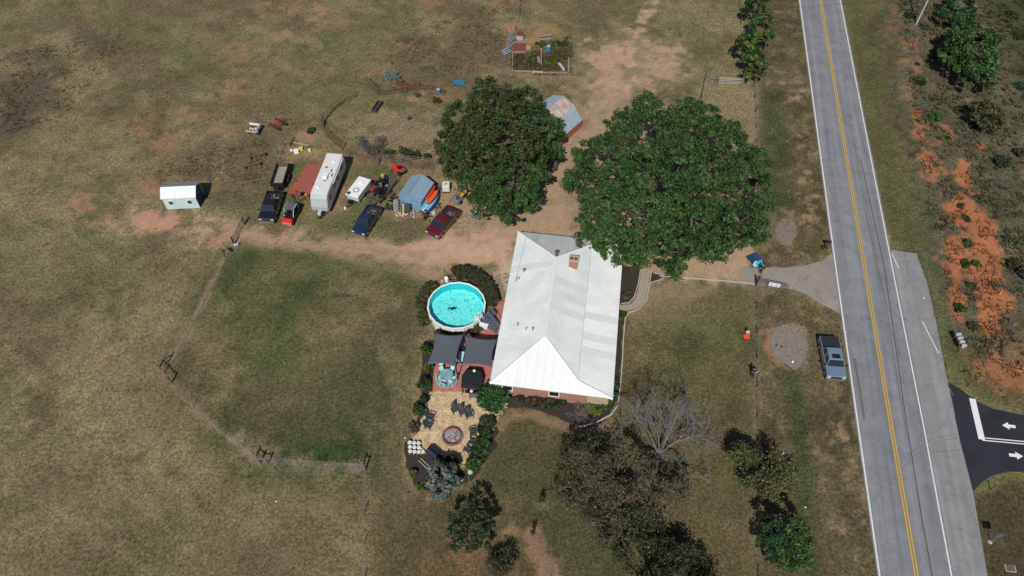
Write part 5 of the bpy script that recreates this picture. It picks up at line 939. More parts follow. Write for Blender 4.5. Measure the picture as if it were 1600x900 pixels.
    if moon: MB().box(((x1+x2)/2+.35, 0, zr_+.062), (.55, .85, .012)).build('sunroof', M_glass, t)
    MB().box((0, 0, .42), (L*.86, W*.6, .2)).build('chassis', M_black, t)
    if bedfill: bedfill(t, xb, xe, W)
    return t
def junk(t, xb, xe, W, cols=((.12, .12, .12), (.16, .05, .04), (.26, .25, .23), (.08, .09, .1))):
    for k in range(6):
        c_ = random.choice(cols); MB().box((random.uniform(xe+.4, xb-.4), random.uniform(-.5, .5), .85), (random.uniform(.2, .6), random.uniform(.15, .4), random.uniform(.1, .3)), random.random()*3).build('cargo', mat('cargo_%.2f' % c_[0], c_, .7), t, bevel=.02)
pickup('silver blue crew cab pickup with black bed cover parked on the grass by the road', (1303, 597), (1289.5, 534), (.15, .205, .30), W=2.02, cover=mat('black_vinyl', (.022, .024, .028), .6, 0, .1), moon=True, cab=.66)
pickup('black pickup with shiny front bumper hitched to the black dump trailer', (418.5, 351), (433, 308), (.010, .012, .022), bedfill=junk)
pickup('dark navy pickup with an open bed parked below the white folding camper', (561, 371.5), (588, 331), (.012, .028, .065), bedfill=junk, hood_h=1.08, cab=.58, W=1.85)
pickup('dark maroon pickup with loose cargo in its bed beside the blue shed', (675, 373.5), (710.5, 334), (.10, .010, .016), bedfill=junk, cab=.62)
# dump trailer
def box_from(fl, fr, bl, z): return corners(fl, fr, bl, z)
o_, rz_, W_, L_ = corners((421.3, 286), (441.5, 286.5), (432, 254), 1.35)
dt = thing('dump_trailer', 'black steel dump trailer with grey floor behind the black pickup', 'trailer', (o_.x, o_.y, 0), rz_)
M_blk = mat('black_trailer_steel', (.018, .019, .022), .5, .1, .2)
for nm, c_, d_ in (('side_wall', (.04, L_/2, 1.0), (.08, L_, .7)), ('side_wall', (W_-.04, L_/2, 1.0), (.08, L_, .7)), ('front_wall', (W_/2, .04, 1.0), (W_-.18, .08, .7)), ('tailgate', (W_/2, L_-.04, 1.0), (W_-.18, .08, .7))): MB().box(c_, d_).build(nm, M_blk if nm != 'tailgate' else mat('rusty_gate', (.12, .07, .06), .8), dt, bevel=.01)
MB().box((W_/2, L_/2, .68), (W_-.17, L_-.17, .06)).build('floor', mat('worn_grey_floor', (.30, .28, .26), .8, 0, .25, 3), dt); MB().box((W_/2, L_/2, .52), (W_*.7, L_, .2)).build('chassis', M_blk, dt)
for y in (L_*.42, L_*.6):
    for x in (-.14, W_+.14): o = MB().tube((x-.1, y, .36), (x+.1, y, .36), .36, n=14).build('wheel', M_tyre, dt)
MB().path([(.3, 0, .5), (W_/2, -1.1, .5), (W_-.3, 0, .5)], .06).build('drawbar', M_blk, dt); MB().box((W_/2, -.35, .75), (.6, .35, .35)).build('battery_box', M_blk, dt, bevel=.03)
# flatbed trailer
o_, rz_, W_, L_ = corners((451, 301), (480, 307), (477.5, 254), .65)
ft = thing('flatbed_trailer', 'red painted flat deck trailer with folded ramps left of the long camper', 'trailer', (o_.x, o_.y, 0), rz_); M_rd = mat('faded_red_deck', (.36, .075, .05), .75, 0, .2, 1.6, .1, col2=(.22, .10, .08)); M_or = mat('orange_red_steel', (.50, .07, .03), .6, 0, .15)
nb = 9
for k in range(nb): MB().box((W_*(k+.5)/nb, L_/2, .62+random.uniform(-.004, .004)), (W_/nb-.008, L_, .06)).build('deck_board', M_rd, ft)
for x in (0, W_): MB().box((x, L_/2, .58), (.08, L_, .16)).build('side_rail', M_or, ft)
for y in (L_*.4, L_*.56):
    for x in (.12, W_-.12): MB().tube((x-.1, y, .34), (x+.1, y, .34), .34, n=14).build('wheel', M_tyre, ft)
mb = MB(); mb.path([(.1, L_, .6), (.1, L_+.05, 1.5), (W_-.1, L_+.05, 1.5), (W_-.1, L_, .6)], .04)
for k in range(8): mb.tube((.1+(W_-.2)*(k+1)/9, L_, .6), (.1+(W_-.2)*(k+1)/9, L_+.05, 1.5), .025)
mb.build('ramp_gate', mat('rust_red_mesh', (.22, .06, .045), .8), ft)
mb = MB(); mb.path([(0, 0, .6), (0, -.15, 1.35), (W_*.45, -.15, 1.35), (W_*.45, 0, .6)], .05); mb.path([(0, -.15, .95), (W_*.45, -.15, .95)], .04); mb.build('front_rack', M_or, ft); MB().path([(.3, 0, .5), (W_/2+.3, -1.5, .5), (W_-.3, 0, .5)], .06).build('drawbar', M_blk, ft)
MB().box((W_*.72, .15, .8), (.5, .4, .3), .4).build('winch', M_black, ft, bevel=.03); MB().lathe((W_*.9, .2, .66), [(.14, 0), (.14, .22), (.001, .25)], 10).build('fuel_can', mat('yellow_orange_can', (.65, .30, .03), .5), ft)
# long camper
o_, rz_, W_, L_ = corners((484.5, 301.5), (511, 304), (511.5, 237.5), 3.0)
cp = thing('travel_trailer', 'long white travel trailer with rounded grey front, the largest vehicle in the yard', 'camper', (o_.x, o_.y, 0), rz_)
M_cw = mat('white_fibreglass', (.62, .63, .64), .35, 0, .05, 1); M_cg = mat('grey_front_cap', (.36, .40, .42), .35, 0, .06); M_win = M_glass; HC = 3.0; print('camper', W_, L_)
def along(prof, x0, x1, name, m, par, bev=.0):      # profile in y,z extruded along x
    mb = MB(); n_ = len(prof); mb.add([(x0, p[0], p[1]) for p in prof]+[(x1, p[0], p[1]) for p in prof], [tuple(range(n_-1, -1, -1)), tuple(range(n_, 2*n_))]+[(i, (i+1) % n_, n_+(i+1) % n_, n_+i) for i in range(n_)]); return mb.build(name, m, par, bevel=bev)
b_ = along([(-.45, .62), (L_-.1, .62), (L_, .95), (L_, 2.6), (L_-.25, HC-.06), (0, HC-.06), (-.35, 2.5), (-.75, 1.5), (-.72, .85)], 0, W_, 'body', M_cw, cp, .06)
along([(-.36, 2.52), (-.76, 1.5), (-.73, .85), (-.83, .85), (-.86, 1.5), (-.44, 2.55), (-.05, HC-.02), (.0, HC-.07)], .05, W_-.05, 'front_cap', M_cg, cp, .03)
MB().box((W_/2, L_/2, HC-.03), (W_-.1, L_-.3, .05)).build('roof_skin', mat('white_roof_skin', (.66, .66, .67), .5, 0, .06, 2), cp, bevel=.02)
MB().box((W_/2, L_*.42, HC+.12), (.65, .85, .26)).build('air_conditioner', M_white, cp, bevel=.06)
for x, y, a_, c_, m_ in ((.55, .30, .45, .3, M_cg), (.62, .78, .4, .4, M_white), (.35, .62, .3, .25, mat('brown_vent', (.25, .15, .13), .6)), (.72, .55, .1, .5, M_dframe), (.85, .45, .12, .5, M_dframe), (.65, .38, .1, .5, M_dframe), (.3, .15, .35, .35, M_white)): MB().box((W_*x, L_*y, HC+.05), (a_, c_, .12)).build('roof_vent', m_, cp, bevel=.02)
for i, (y0, y1, z0, z1) in enumerate([(.06, .14, 1.5, 2.2), (.30, .42, 1.6, 2.3), (.48, .60, 1.6, 2.3), (.72, .88, 1.7, 2.3)]):
    for x in (W_+.005, -.005): MB().box((x, L_*(y0+y1)/2, (z0+z1)/2), (.03, L_*(y1-y0), z1-z0)).build('window', M_win, cp)
MB().box((W_+.01, L_*.23, 1.5), (.03, .75, 1.8)).build('door', mat('pale_door', (.5, .5, .5), .5), cp); MB().tube((W_+.08, L_*.3, HC-.25), (W_+.08, L_*.92, HC-.25), .06).build('awning_roll', M_white, cp)
for y in (L_*.5, L_*.6):
    for x in (.15, W_-.15): MB().tube((x-.12, y, .36), (x+.12, y, .36), .36, n=14).build('wheel', M_tyre, cp)
MB().path([(.4, -.4, .5), (W_/2, -1.9, .5), (W_-.4, -.4, .5)], .07).build('drawbar', M_blk, cp); MB().box((W_/2, -1.15, .8), (.45, .6, .45)).build('propane_cover', mat('grey_cover', (.45, .47, .48), .5), cp, bevel=.08); MB().box((W_/2, L_/2, .6), (W_*.8, L_*.9, .15)).build('chassis', M_blk, cp)
for k in range(4): MB().box((W_*(.28+.15*k), -.80-.0, 1.75), (.26, .02, .16)).build('front_marking', mat('pale_marking', (.50, .55, .58), .5), cp)
# pop-up camper
o_, rz_, W_, L_ = corners((539.5, 303), (559, 309), (555, 273.5), 1.25)
pu = thing('tent_trailer', 'small low white folding camper right of the long travel trailer', 'camper', (o_.x, o_.y, 0), rz_); M_pw = mat('white_gelcoat', (.74, .76, .77), .35, 0, .04)
MB().box((W_/2, L_/2, .75), (W_-.1, L_-.2, .7)).build('body', mat('pale_grey_body', (.5, .52, .54), .5), pu, bevel=.04); MB().box((W_/2, L_/2, 1.18), (W_, L_, .22)).build('roof', M_pw, pu, bevel=.07); MB().box((W_/2, L_*.72, 1.34), (.7, .6, .12)).build('air_unit', M_white, pu, bevel=.04)
MB().lathe((W_*.55, L_*.3, 1.29), [(.36, 0), (.42, .02), (.42, .05), (.30, .06), (.30, 0)], 16).build('round_hatch', mat('grey_blue_ring', (.18, .26, .33), .5), pu); MB().lathe((W_*.2, .25, 1.29), [(.001, 0), (.25, 0), (.25, .1), (.001, .12)], 10).build('spare_disc', mat('dark_disc', (.06, .07, .09), .6), pu)
for x in (.02, W_-.02): MB().tube((x-.1, L_*.45, .3), (x+.1, L_*.45, .3), .3, n=12).build('wheel', M_tyre, pu)
MB().path([(.4, 0, .4), (W_/2-.1, -1.3, .4), (W_-.4, 0, .4)], .05).build('drawbar', M_blk, pu); MB().box((W_/2-.1, -.5, .6), (.4, .4, .35)).build('tongue_box', M_black, pu, bevel=.03); MB().lathe((W_/2-.35, -1.35, 0), [(.14, 0), (.14, .3), (.001, .35)], 9).build('white_jug', M_white, pu)
# side by side utility vehicle
c, rz, l_ = ground_pose((450, 354), (464, 327))
uv = thing('utility_vehicle', 'black open utility vehicle with bright red front between black pickup and camper', 'utility vehicle', c, rz); h = l_/2
MB().box((-.05, 0, .6), (l_-.5, 1.3, .5)).build('body', M_black, uv, bevel=.08); MB().box((h-.25, 0, .75), (.55, 1.35, .5)).build('front_cowl', mat('bright_red', (.62, .035, .02), .4), uv, bevel=.08); MB().box((h+.02, 0, .55), (.1, 1.2, .3)).build('front_bumper', mat('pale_red', (.6, .18, .14), .5), uv, bevel=.03)
MB().box((-.35, 0, 1.75), (1.2, 1.25, .07)).build('roof', mat('grey_roof', (.11, .11, .12), .6), uv, bevel=.04); MB().box((-h+.35, 0, .95), (.8, 1.3, .3)).build('cargo_bed', mat('dark_bed', (.05, .05, .055), .7), uv, bevel=.02)
for s_ in (-.6, .6):
    MB().path([(.65, s_, .9), (.2, s_, 1.75), (-.95, s_, 1.75), (-1.05, s_, .9)], .035).build('roll_bar', M_white, uv)
    for x in (h-.5, -h+.5): MB().tube((x, s_-.12, .33), (x, s_+.12, .33), .33, n=14).build('wheel', M_tyre, uv)
MB().box((-.2, 0, .95), (.5, 1.1, .25)).build('seat', M_black, uv, bevel=.06); MB().box((.55, 0, 1.2), (.05, 1.15, .55)).build('windscreen', M_glass, uv)
# utility trailer with ramp and machines
c, rz, l_ = ground_pose((585, 318), (612, 284)); ut = thing('utility_trailer', 'small black utility trailer with raised mesh ramp right of the folding camper', 'trailer', c, rz); h = l_/2
for k in range(6): MB().box((0, -.75+.3*k, .45), (l_, .27, .05)).build('deck_board', mat('old_deck', (.10, .085, .07), .9), ut)
mb = MB(); mb.path([(-h, -.9, .8), (h, -.9, .8), (h, .9, .8), (-h, .9, .8)], .03); mb.build('rail', M_blk, ut)
for s_ in (-.9, .9):
    for k in range(5): MB().tube((-h+l_*k/4, s_, .45), (-h+l_*k/4, s_, .8), .025).build('upright', M_blk, ut)
    MB().tube((-.2, s_*1.12-.09, .3), (-.2, s_*1.12+.09, .3), .3, n=12).build('wheel', M_tyre, ut)
mb = MB(); mb.path([(-h, -.9, .5), (-h-.35, -.9, 1.75), (-h-.35, .9, 1.75), (-h, .9, .5)], .035)
for k in range(7): mb.tube((-h-.35*k/7, -.9, .5+1.25*k/7), (-h-.35*k/7, .9, .5+1.25*k/7), .018, n=4)
for k in range(9): mb.tube((-h, -.8+.2*k, .5), (-h-.35, -.8+.2*k, 1.75), .018, n=4)
mb.build('ramp', mat('mesh_steel', (.10, .10, .09), .8), ut); MB().path([(h, -.5, .45), (h+1.1, 0, .45), (h, .5, .45)], .05).build('drawbar', M_blk, ut)
def mower(label, px, py, rz, body, seat, k=1., z=0., name='riding_mower', cat='mower'):
    t = thing(name, label, cat, G(px, py), rz); t.location.z = z
    MB().box((.35*k, 0, .62*k), (.75*k, .55*k, .35*k)).build('hood', body, t, bevel=.08); MB().box((-.3*k, 0, .5*k), (.8*k, .7*k, .25*k)).build('fender', body, t, bevel=.08); MB().box((0, 0, .25*k), (.8*k, 1.15*k, .16*k)).build('cutting_deck', body, t, bevel=.05)
    MB().box((-.3*k, 0, .75*k), (.35*k, .4*k, .1*k)).build('seat', seat, t, bevel=.03); MB().box((-.5*k, 0, .95*k), (.1*k, .4*k, .35*k)).build('seat_back', seat, t, bevel=.03); MB().tube((.05*k, 0, .6*k), (-.05*k, 0, .98*k), .02).build('steering_column', M_black, t)
    MB().lathe((-.05*k, 0, .98*k), [(.15*k, 0), (.18*k, .015), (.15*k, .03), (.15*k, 0)], 12).build('steering_wheel', M_black, t)
    for x, r in ((.6*k, .19*k), (-.5*k, .27*k)):
        for y in (-.45*k, .45*k): MB().tube((x, y-.1*k, r), (x, y+.1*k, r), r, n=12).build('wheel', M_tyre, t)
    return t
mower('black riding mower loaded on the small utility trailer, front', 595, 306, rz+.2, M_black, mat('grey_seat', (.12, .12, .12), .7), 1.15, .47)
mower('dark red riding mower parked left of the small utility trailer', 587, 298, rz-.1, mat('dull_red', (.22, .04, .03), .6), M_black, 1.2)
mower('black mower with yellow seat standing at the back of the small trailer', 600, 290, rz+.6, M_black, mat('yellow_seat', (.5, .38, .06), .6), 1.0, .47)
mower('bright red mower with dark grass bag in front of the corral rails', 622, 268, 2.6, mat('bright_red', (.62, .035, .02), .4), M_black, 1.1)
o = thing('grass_bag', 'black grass collector box right behind the bright red mower', 'grass collector', G(630.5, 270.5), .6); MB().box((0, 0, .3), (.8, .6, .45)).build('bag', M_black, o, bevel=.08); MB().box((0, 0, .56), (.75, .55, .06)).build('lid', mat('grey_lid', (.10, .10, .11), .6), o, bevel=.02)
def heap(name, label, cat, px, py, r, h, mats, n=14, sz=.4, z=0):
    t = thing(name, label, cat, G(px, py)); t.location.z = z
    for k in range(n):
        a_ = random.random()*6.28; q = math.sqrt(random.random())*r; m_ = random.choice(mats); c_ = (q*math.cos(a_), q*math.sin(a_), h*random.random()*.6+.08)
        if random.random() < .5: MB().box(c_, (sz*random.uniform(.5, 1.5), sz*random.uniform(.2, .8), sz*random.uniform(.15, .5)), a_).build('piece', m_, t, bevel=.02)
        else: e = (c_[0]+random.uniform(-1, 1)*sz*1.4, c_[1]+random.uniform(-1, 1)*sz*1.4, c_[2]+random.uniform(-.1, .3)); MB().tube(c_, e, random.uniform(.02, .06), n=6).build('rod', m_, t)
    return t
M_dg = mat('dark_grey_plastic', (.05, .052, .055), .6)
heap('machine_pile', 'tall dark pile of machine parts on the small utility trailer', 'machine parts', 597, 304, 1.0, 1.3, [M_dg, M_black, M_black, M_steel, M_rust], 30, .5)
heap('machine_parts', 'heap of dark machine parts left of the blue shed, behind the ladder', 'machine parts', 612, 312, .55, .7, [M_dg, M_black, M_rust], 16); heap('machine_parts', 'dark tyres and parts on the ground at the left front of the blue shed', 'machine parts', 609, 325, .6, .5, [M_dg, M_black], 14)
heap('scrap_wood', 'pale broken boards scattered in front of the ladder', 'scrap wood', 624, 338, .7, .15, [mat('pale_scrap', (.5, .42, .30), .8)], 14, .35); heap('debris', 'pale rubble and bags along the front wall of the blue shed', 'rubble', 643, 334.5, .8, .3, [mat('pale_rubble', (.45, .40, .35), .9), M_conc, M_white], 18, .25)
heap('machine_parts', 'black wheeled machine lying at the right front of the blue shed', 'machine', 664, 339, .55, .6, [M_dg, M_black], 16, .4)
ld_ = thing('ladder', 'grey aluminium step ladder leaning on the front wall of the blue shed', 'ladder', G(624, 334), R(-17))
for s_ in (-.28, .28): MB().tube((s_, -.1, 0), (s_*.7, .55, 1.75), .035).build('rail', M_steel, ld_)
for k in range(7): f = (k+.5)/7; MB().box((0, -.1+.65*f, 1.75*f), (.5, .08, .03)).build('rung', M_steel, ld_)
for x, y, m_, lb in [(630, 337, mat('yellow_board', (.5, .42, .22), .8), 'long yellow pine board leaning on the shed front right of the ladder'), (636, 336, M_dg, 'dark grey panel leaning on the shed front between boards and wall'), (618.5, 331, M_steel, 'grey metal sheet leaning on the front left corner of the blue shed')]:
    t = thing('leaning_board', lb, 'board', G(x, y), R(-17)); mb = MB(); wdd = .09 if 'yellow' in lb else .35; mb.add([(-wdd, 0, 0), (wdd, 0, 0), (wdd, .04, 0), (-wdd, .04, 0), (-wdd, .5, 1.6), (wdd, .5, 1.6), (wdd, .54, 1.6), (-wdd, .54, 1.6)], [(3, 2, 1, 0), (4, 5, 6, 7), (0, 1, 5, 4), (1, 2, 6, 5), (2, 3, 7, 6), (3, 0, 4, 7)]); mb.build('board', m_, t)
# kayaks and paddle boards on their sides against the shed
def board_(label, front, rear, z, wd, cols, tilt=0., kind='paddle_board', cat='paddle board', th=.12):
    c, rz, l_ = ground_pose(front, rear, z, z); t = thing(kind, label, cat, c, rz); t.location.z = 0; n_ = 12
    def out(f, w_=1.): x = -l_/2+l_*f; return x, wd/2*w_*math.sin(math.pi*min(1, max(0, f)))**.6
    top = [out(i/n_) for i in range(n_+1)]; poly = top+[(x, -y) for x, y in reversed(top[1:-1])]
    mb = MB(); mb.prism(poly, 0, th); b0 = mb.build('hull', cols[0], t, bevel=.03); b0.location.z = z; b0.rotation_euler.x = tilt
    for k, m_ in enumerate(cols[1:]):
        f0, f1 = (.08, .92) if len(cols) == 2 else ((k)/(len(cols)-1)*.84+.08, (k+1)/(len(cols)-1)*.84+.08)
        tp = [(-l_/2+l_*(f0+(f1-f0)*i/6), wd*.40*math.sin(math.pi*(f0+(f1-f0)*i/6))**.6) for i in range(7)]; mb = MB(); mb.prism(tp+[(x, -y) for x, y in reversed(tp)], th, th+.012); o = mb.build('deck_pad', m_, t); o.location.z = z; o.rotation_euler.x = tilt
    return t
M_kr = mat('red_orange_hull', (.62, .08, .03), .4); M_ko = mat('bright_orange', (.80, .13, .015), .45); M_kb = mat('royal_blue', (.02, .06, .22), .4); M_kt = mat('aqua', (.10, .52, .66), .45); M_kp = mat('pink_stripes', (.70, .28, .42), .5)
board_('red orange kayak standing closest to the blue shed wall', (666, 312), (680.5, 291), 1.0, .6, [M_kr, mat('darker_red_hull', (.45, .05, .03), .5)], .5, 'kayak', 'kayak', .25)
board_('pink and aqua paddle board leaning between the red kayak and the orange one', (660, 330), (674, 304), .65, .85, [M_white, M_kp, M_kt], .35)
board_('royal blue kayak edged below the bright orange board', (667, 333), (686, 301), .35, 1.15, [M_kb, mat('pale_blue_deck', (.25, .45, .6), .4)], .3, 'kayak', 'kayak', .3)
board_('bright orange oval board lying on the blue kayak', (668, 320), (684, 297), .82, 1.05, [M_kb, M_ko], .35)
o = thing('grey_panel', 'flat dark grey panel lying on the grass behind the kayaks', 'panel', G(685, 297), .8); MB().box((0, 0, .1), (1.2, .5, .06)).build('sheet', M_dg, o)
heap('trailer_parts', 'dark machine with small wheels right of the kayaks', 'machine', 682, 323, .5, .6, [M_dg, M_black, mat('slate', (.12, .14, .16), .6)], 14, .4)
o = thing('bucket', 'pale green white bucket in front of the kayaks', 'bucket', G(678, 335)); MB().lathe((0, 0, 0), [(.001, 0), (.2, 0), (.25, .4), (.22, .42), (.001, .38)], 12).build('pail', mat('pale_green_white', (.55, .62, .5), .5), o); MB().path([(-.24, 0, .4), (0, 0, .6), (.24, 0, .4)], .012).build('handle', M_steel, o)
ib = thing('water_tank', 'white square water tank in a cage at the left edge of the large bronze tree', 'water tank', G(697.5, 297)); MB().box((0, 0, .62), (.95, 1.0, .95)).build('tank', mat('milky_plastic', (.62, .62, .60), .5), ib, bevel=.08); MB().box((0, 0, .08), (1.05, 1.1, .14)).build('pallet', M_dg, ib); MB().lathe((0, 0, 1.1), [(.001, .06), (.12, .05), (.12, 0)], 10).build('cap', M_dg, ib)
for s_ in (-.5, .5):
    for k in range(4): MB().tube((s_, -.5+.33*k, .15), (s_, -.5+.33*k, 1.1), .012, n=4).build('cage_bar', M_steel, ib)
# yellow machine and its little trailer behind the maroon truck
tt = thing('small_trailer', 'small grey metal trailer behind the maroon pickup', 'trailer', G(714, 316), 1.0); MB().box((0, 0, .45), (1.5, 1.1, .08)).build('deck', M_steel, tt); MB().box((0, .5, .6), (1.5, .05, .3)).build('side', M_steel, tt); MB().box((0, -.5, .6), (1.5, .05, .3)).build('side', M_steel, tt); MB().box((.2, 0, .65), (.5, .4, .3), .4).build('toolbox', M_dg, tt, bevel=.02)
for s_ in (-.62, .62): MB().tube((0, s_-.08, .28), (0, s_+.08, .28), .28, n=12).build('wheel', M_tyre, tt)
MB().tube((-.7, 0, .42), (-1.9, -.3, .42), .05).build('drawbar', mat('yellow_steel', (.62, .36, .03), .5), tt)
lf_ = thing('log_splitter', 'yellow wheeled machine with a black beam at the edge of the big tree', 'machine', G(728, 309), .9); M_ys = MATS['yellow_steel']
MB().box((0, 0, .6), (1.9, .16, .2)).build('beam', M_black, lf_); MB().box((-.3, .4, .6), (.5, .6, .25)).build('left_guard', M_ys, lf_, bevel=.03); MB().box((.5, -.4, .6), (.6, .5, .3)).build('engine_cover', M_ys, lf_, bevel=.06); MB().box((.6, .35, .65), (.5, .2, .1), .4).build('tray', M_ys, lf_)
for s_ in (-.55, .55): MB().tube((0, s_-.07, .26), (0, s_+.07, .26), .26, n=12).build('wheel', M_tyre, lf_)
for px, py, lb, m_ in [(743, 339, 'blue plastic barrel half under the big tree behind the maroon pickup', mat('blue_plastic', (.06, .16, .38), .5)), (685.5, 146, 'blue plastic barrel at the end of the upper corral rails', MATS.get('blue_plastic') or mat('blue_plastic', (.06, .16, .38), .5)), (857, 79, 'bright blue barrel among the plants of the garden', mat('bright_blue_plastic', (.03, .22, .55), .5))]:
    o = thing('barrel', lb, 'barrel', G(px, py)); MB().lathe((0, 0, 0), [(.001, 0), (.28, 0), (.30, .1), (.28, .3), (.30, .5), (.28, .8), (.001, .82)], 14).build('drum', m_, o, smooth=False); MB().lathe((0, 0, .80), [(.001, .05), (.26, .04), (.29, 0)], 14).build('lid', mat('pale_blue_lid', (.35, .45, .6), .5), o)
heap('rubble', 'pale stones and buckets left of the blue barrel under the tree', 'stones', 728, 339, .6, .25, [M_conc, M_wood], 8, .25)
tp = thing('tarpaulin', 'crumpled bright blue tarpaulin on the grass above the big bronze tree', 'tarpaulin', G(717, 131)); V = []; F = []; N = 10
for i in range(N+1):
    for j in range(N+1): V.append(((i/N-.5)*1.5*(1+.2*math.sin(j)), (j/N-.5)*1.1*(1+.2*math.cos(i*1.3)), .12+.16*random.random()))
for i in range(N):
    for j in range(N): F.append((i*(N+1)+j, (i+1)*(N+1)+j, (i+1)*(N+1)+j+1, i*(N+1)+j+1))
MB().add(V, F).build('sheet', mat('blue_tarp', (.03, .16, .28), .5), tp, smooth=True)
# trailers and implements in the pasture
o_ = G(398, 206); wt = thing('open_trailer', 'small open trailer full of junk with a white front, alone in the pasture', 'trailer', o_, R(-12)); MB().box((0, 0, .5), (1.7, 1.25, .08)).build('deck', M_rust, wt); MB().box((.75, 0, .75), (.35, 1.2, .45)).build('side_box', mat('grey_trim', (.32, .33, .36), .5), wt, bevel=.03); MB().box((.0, .6, .85), (1.5, .25, .15)).build('bench', M_white, wt); MB().box((-.1, -.62, .55), (1.5, .1, .3)).build('front_panel', mat('pale_pink_board', (.42, .33, .28), .8), wt)
for x in (-.4, 0, .3): MB().box((x, random.uniform(-.3, .2), .62), (.25, .2, .18), x).build('bag', M_white, wt, bevel=.05)
for s_ in (-.5, .75): MB().tube((s_, -.55, .26), (s_, -.42, .26), .26, n=12).build('wheel', M_tyre, wt)
hr = thing('disc_harrow', 'rust red disc harrow standing alone in the pasture', 'harrow', G(435, 197), R(55)); M_hr = mat('red_rust_frame', (.34, .055, .05), .75, 0, .3)
for k in range(5): MB().tube((-.9+.42*k, -.75+.1*k, .55), (-.9+.42*k, .75-.1*k, .55), .045).build('cross_bar', M_hr, hr)
for s_ in (-1, 1): MB().tube((-1.0, s_*.75, .55), (1.3, s_*.25, .6), .05).build('side_beam', M_hr, hr)
MB().tube((-1, 0, .6), (1.6, 0, .65), .05).build('centre_beam', M_hr, hr)
for x in (-.7, .6):
    MB().tube((x, -.9, .32), (x, .9, .32), .03).build('disc_shaft', M_black, hr)
    for k in range(8): MB().tube((x, -.85+.24*k, .32), (x+.02, -.84+.24*k, .32), .26, n=10).build('disc', mat('dark_disc_steel', (.06, .03, .03), .5, .3), hr)
for px, py, lb in [(403, 247, 'rusty plough frame lying in the pasture, the upper of two'), (395, 262, 'black rusty implement in the pasture, the lower of two')]:
    t = thing('plough', lb, 'plough', G(px, py), R(20)); MB().tube((-1.1, 0, .45), (1.1, .1, .45), .05).build('beam', M_rust, t)
    for k in range(4): MB().path([(-.9+.6*k, 0, .45), (-.95+.6*k, -.4, .4), (-.85+.6*k, -.6, .05)], .035).build('tine', M_rust, t)
    for s_ in (-1, 1): MB().tube((s_, .15, .25), (s_+.15, .2, .25), .25, n=12).build('wheel', M_tyre, t)
t = thing('wire_coil', 'grey blue heap of old fencing wire left of the tan dirt mound', 'wire', G(438, 240)); 
for k in range(7): MB().lathe((random.uniform(-.3, .3), random.uniform(-.2, .2), .05+.05*k), [(.32, 0), (.36, .03), (.32, .05)], 14).build('loop', mat('grey_wire', (.14, .16, .17), .6, .3), t)
o_ = G(470, 216); rack = thing('pipe_rack', 'long grey pipe and dark pole beside a mound of tan dirt', 'pipe', G(470, 228)); a0, a1 = G(459, 225), G(484, 230); MB().tube(a0-Vector(G(470, 228))+Vector((0, 0, .3)), a1-Vector(G(470, 228))+Vector((0, 0, .3)), .06).build('pipe', M_steel, rack); a0, a1 = G(454, 228), G(461, 217); MB().tube(a0-Vector(G(470, 228))+Vector((0, 0, .1)), a1-Vector(G(470, 228))+Vector((0, 0, .4)), .05).build('pole', M_black, rack)
for px, py, m_, lb, s_ in [(463.5, 238.5, M_white, 'white plastic crate below the grey pipe', .62), (470.5, 234, mat('lime_yellow', (.55, .60, .08), .5), 'lime yellow box right of the white crate', .5), (484, 236, mat('pale_yellow', (.6, .58, .25), .5), 'pale yellow box at the right end of the grey pipe', .42), (455.5, 236, M_white, 'small white bucket left of the white crate', .3)]:
    o = thing('box', lb, 'box', G(px, py), .2); MB().box((0, 0, s_*.35), (s_, s_*.85, s_*.7)).build('crate', m_, o, bevel=.03); MB().box((0, 0, s_*.72), (s_*1.05, s_*.9, .03)).build('lid', m_, o)
fb = thing('feed_trough', 'long narrow black feed trough lying inside the corral', 'trough', G(590, 168.5)); a0, a1 = G(584.5, 176), G(595, 161); fb.rotation_euler.z = math.atan2(a1.y-a0.y, a1.x-a0.x); l_ = (a1-a0).length
mb = MB(); mb.side([(-l_/2, .05), (l_/2, .05), (l_/2, .42), (l_/2-.06, .42), (l_/2-.06, .12), (-l_/2+.06, .12), (-l_/2+.06, .42), (-l_/2, .42)], -.32, .32); mb.build('bed', M_dg, fb)
for s_ in (-.34, .34): MB().box((0, s_, .25), (l_, .05, .4)).build('side', M_black, fb)
# tangled wire heaps and rusty implements in the corral
def tangle(name, label, cat, pts, m, r, n, wd):
    P = GP(pts); t = thing(name, label, cat, P[0])
    for k in range(n):
        f = random.random()*(len(P)-1); i = int(f); p = P[i].lerp(P[min(i+1, len(P)-1)], f-i)-P[0]; q = [p+Vector((random.gauss(0, wd), random.gauss(0, wd), abs(random.gauss(.3, .25)))) for _ in range(4)]; MB().path(q, r, 4).build('strand', m, t)
    return t
tangle('wire_heap', 'curved heap of blue grey tangled wire on the corral ground', 'wire', [(563, 218), (566, 228), (578, 238), (590, 244)], mat('blue_grey_wire', (.10, .11, .14), .6, .3), .025, 45, .42)
tangle('brush_pile', 'standing bundle of brown brush and rails beside the wire heap', 'brush', [(592, 217), (595, 228), (597, 240)], mat('brown_brush', (.13, .095, .07), .9), .03, 40, .35)
tangle('green_implement', 'green and grey old farm implement behind the upper corral rails', 'implement', [(604, 124), (612, 118), (620, 124), (624, 132)], mat('green_grey_steel', (.13, .19, .17), .6, .2), .045, 44, .45)
tangle('rusty_implement', 'rusty farm implement on the upper corral rails beside the green one', 'implement', [(622, 128), (630, 134), (636, 138)], M_rust, .045, 36, .4)
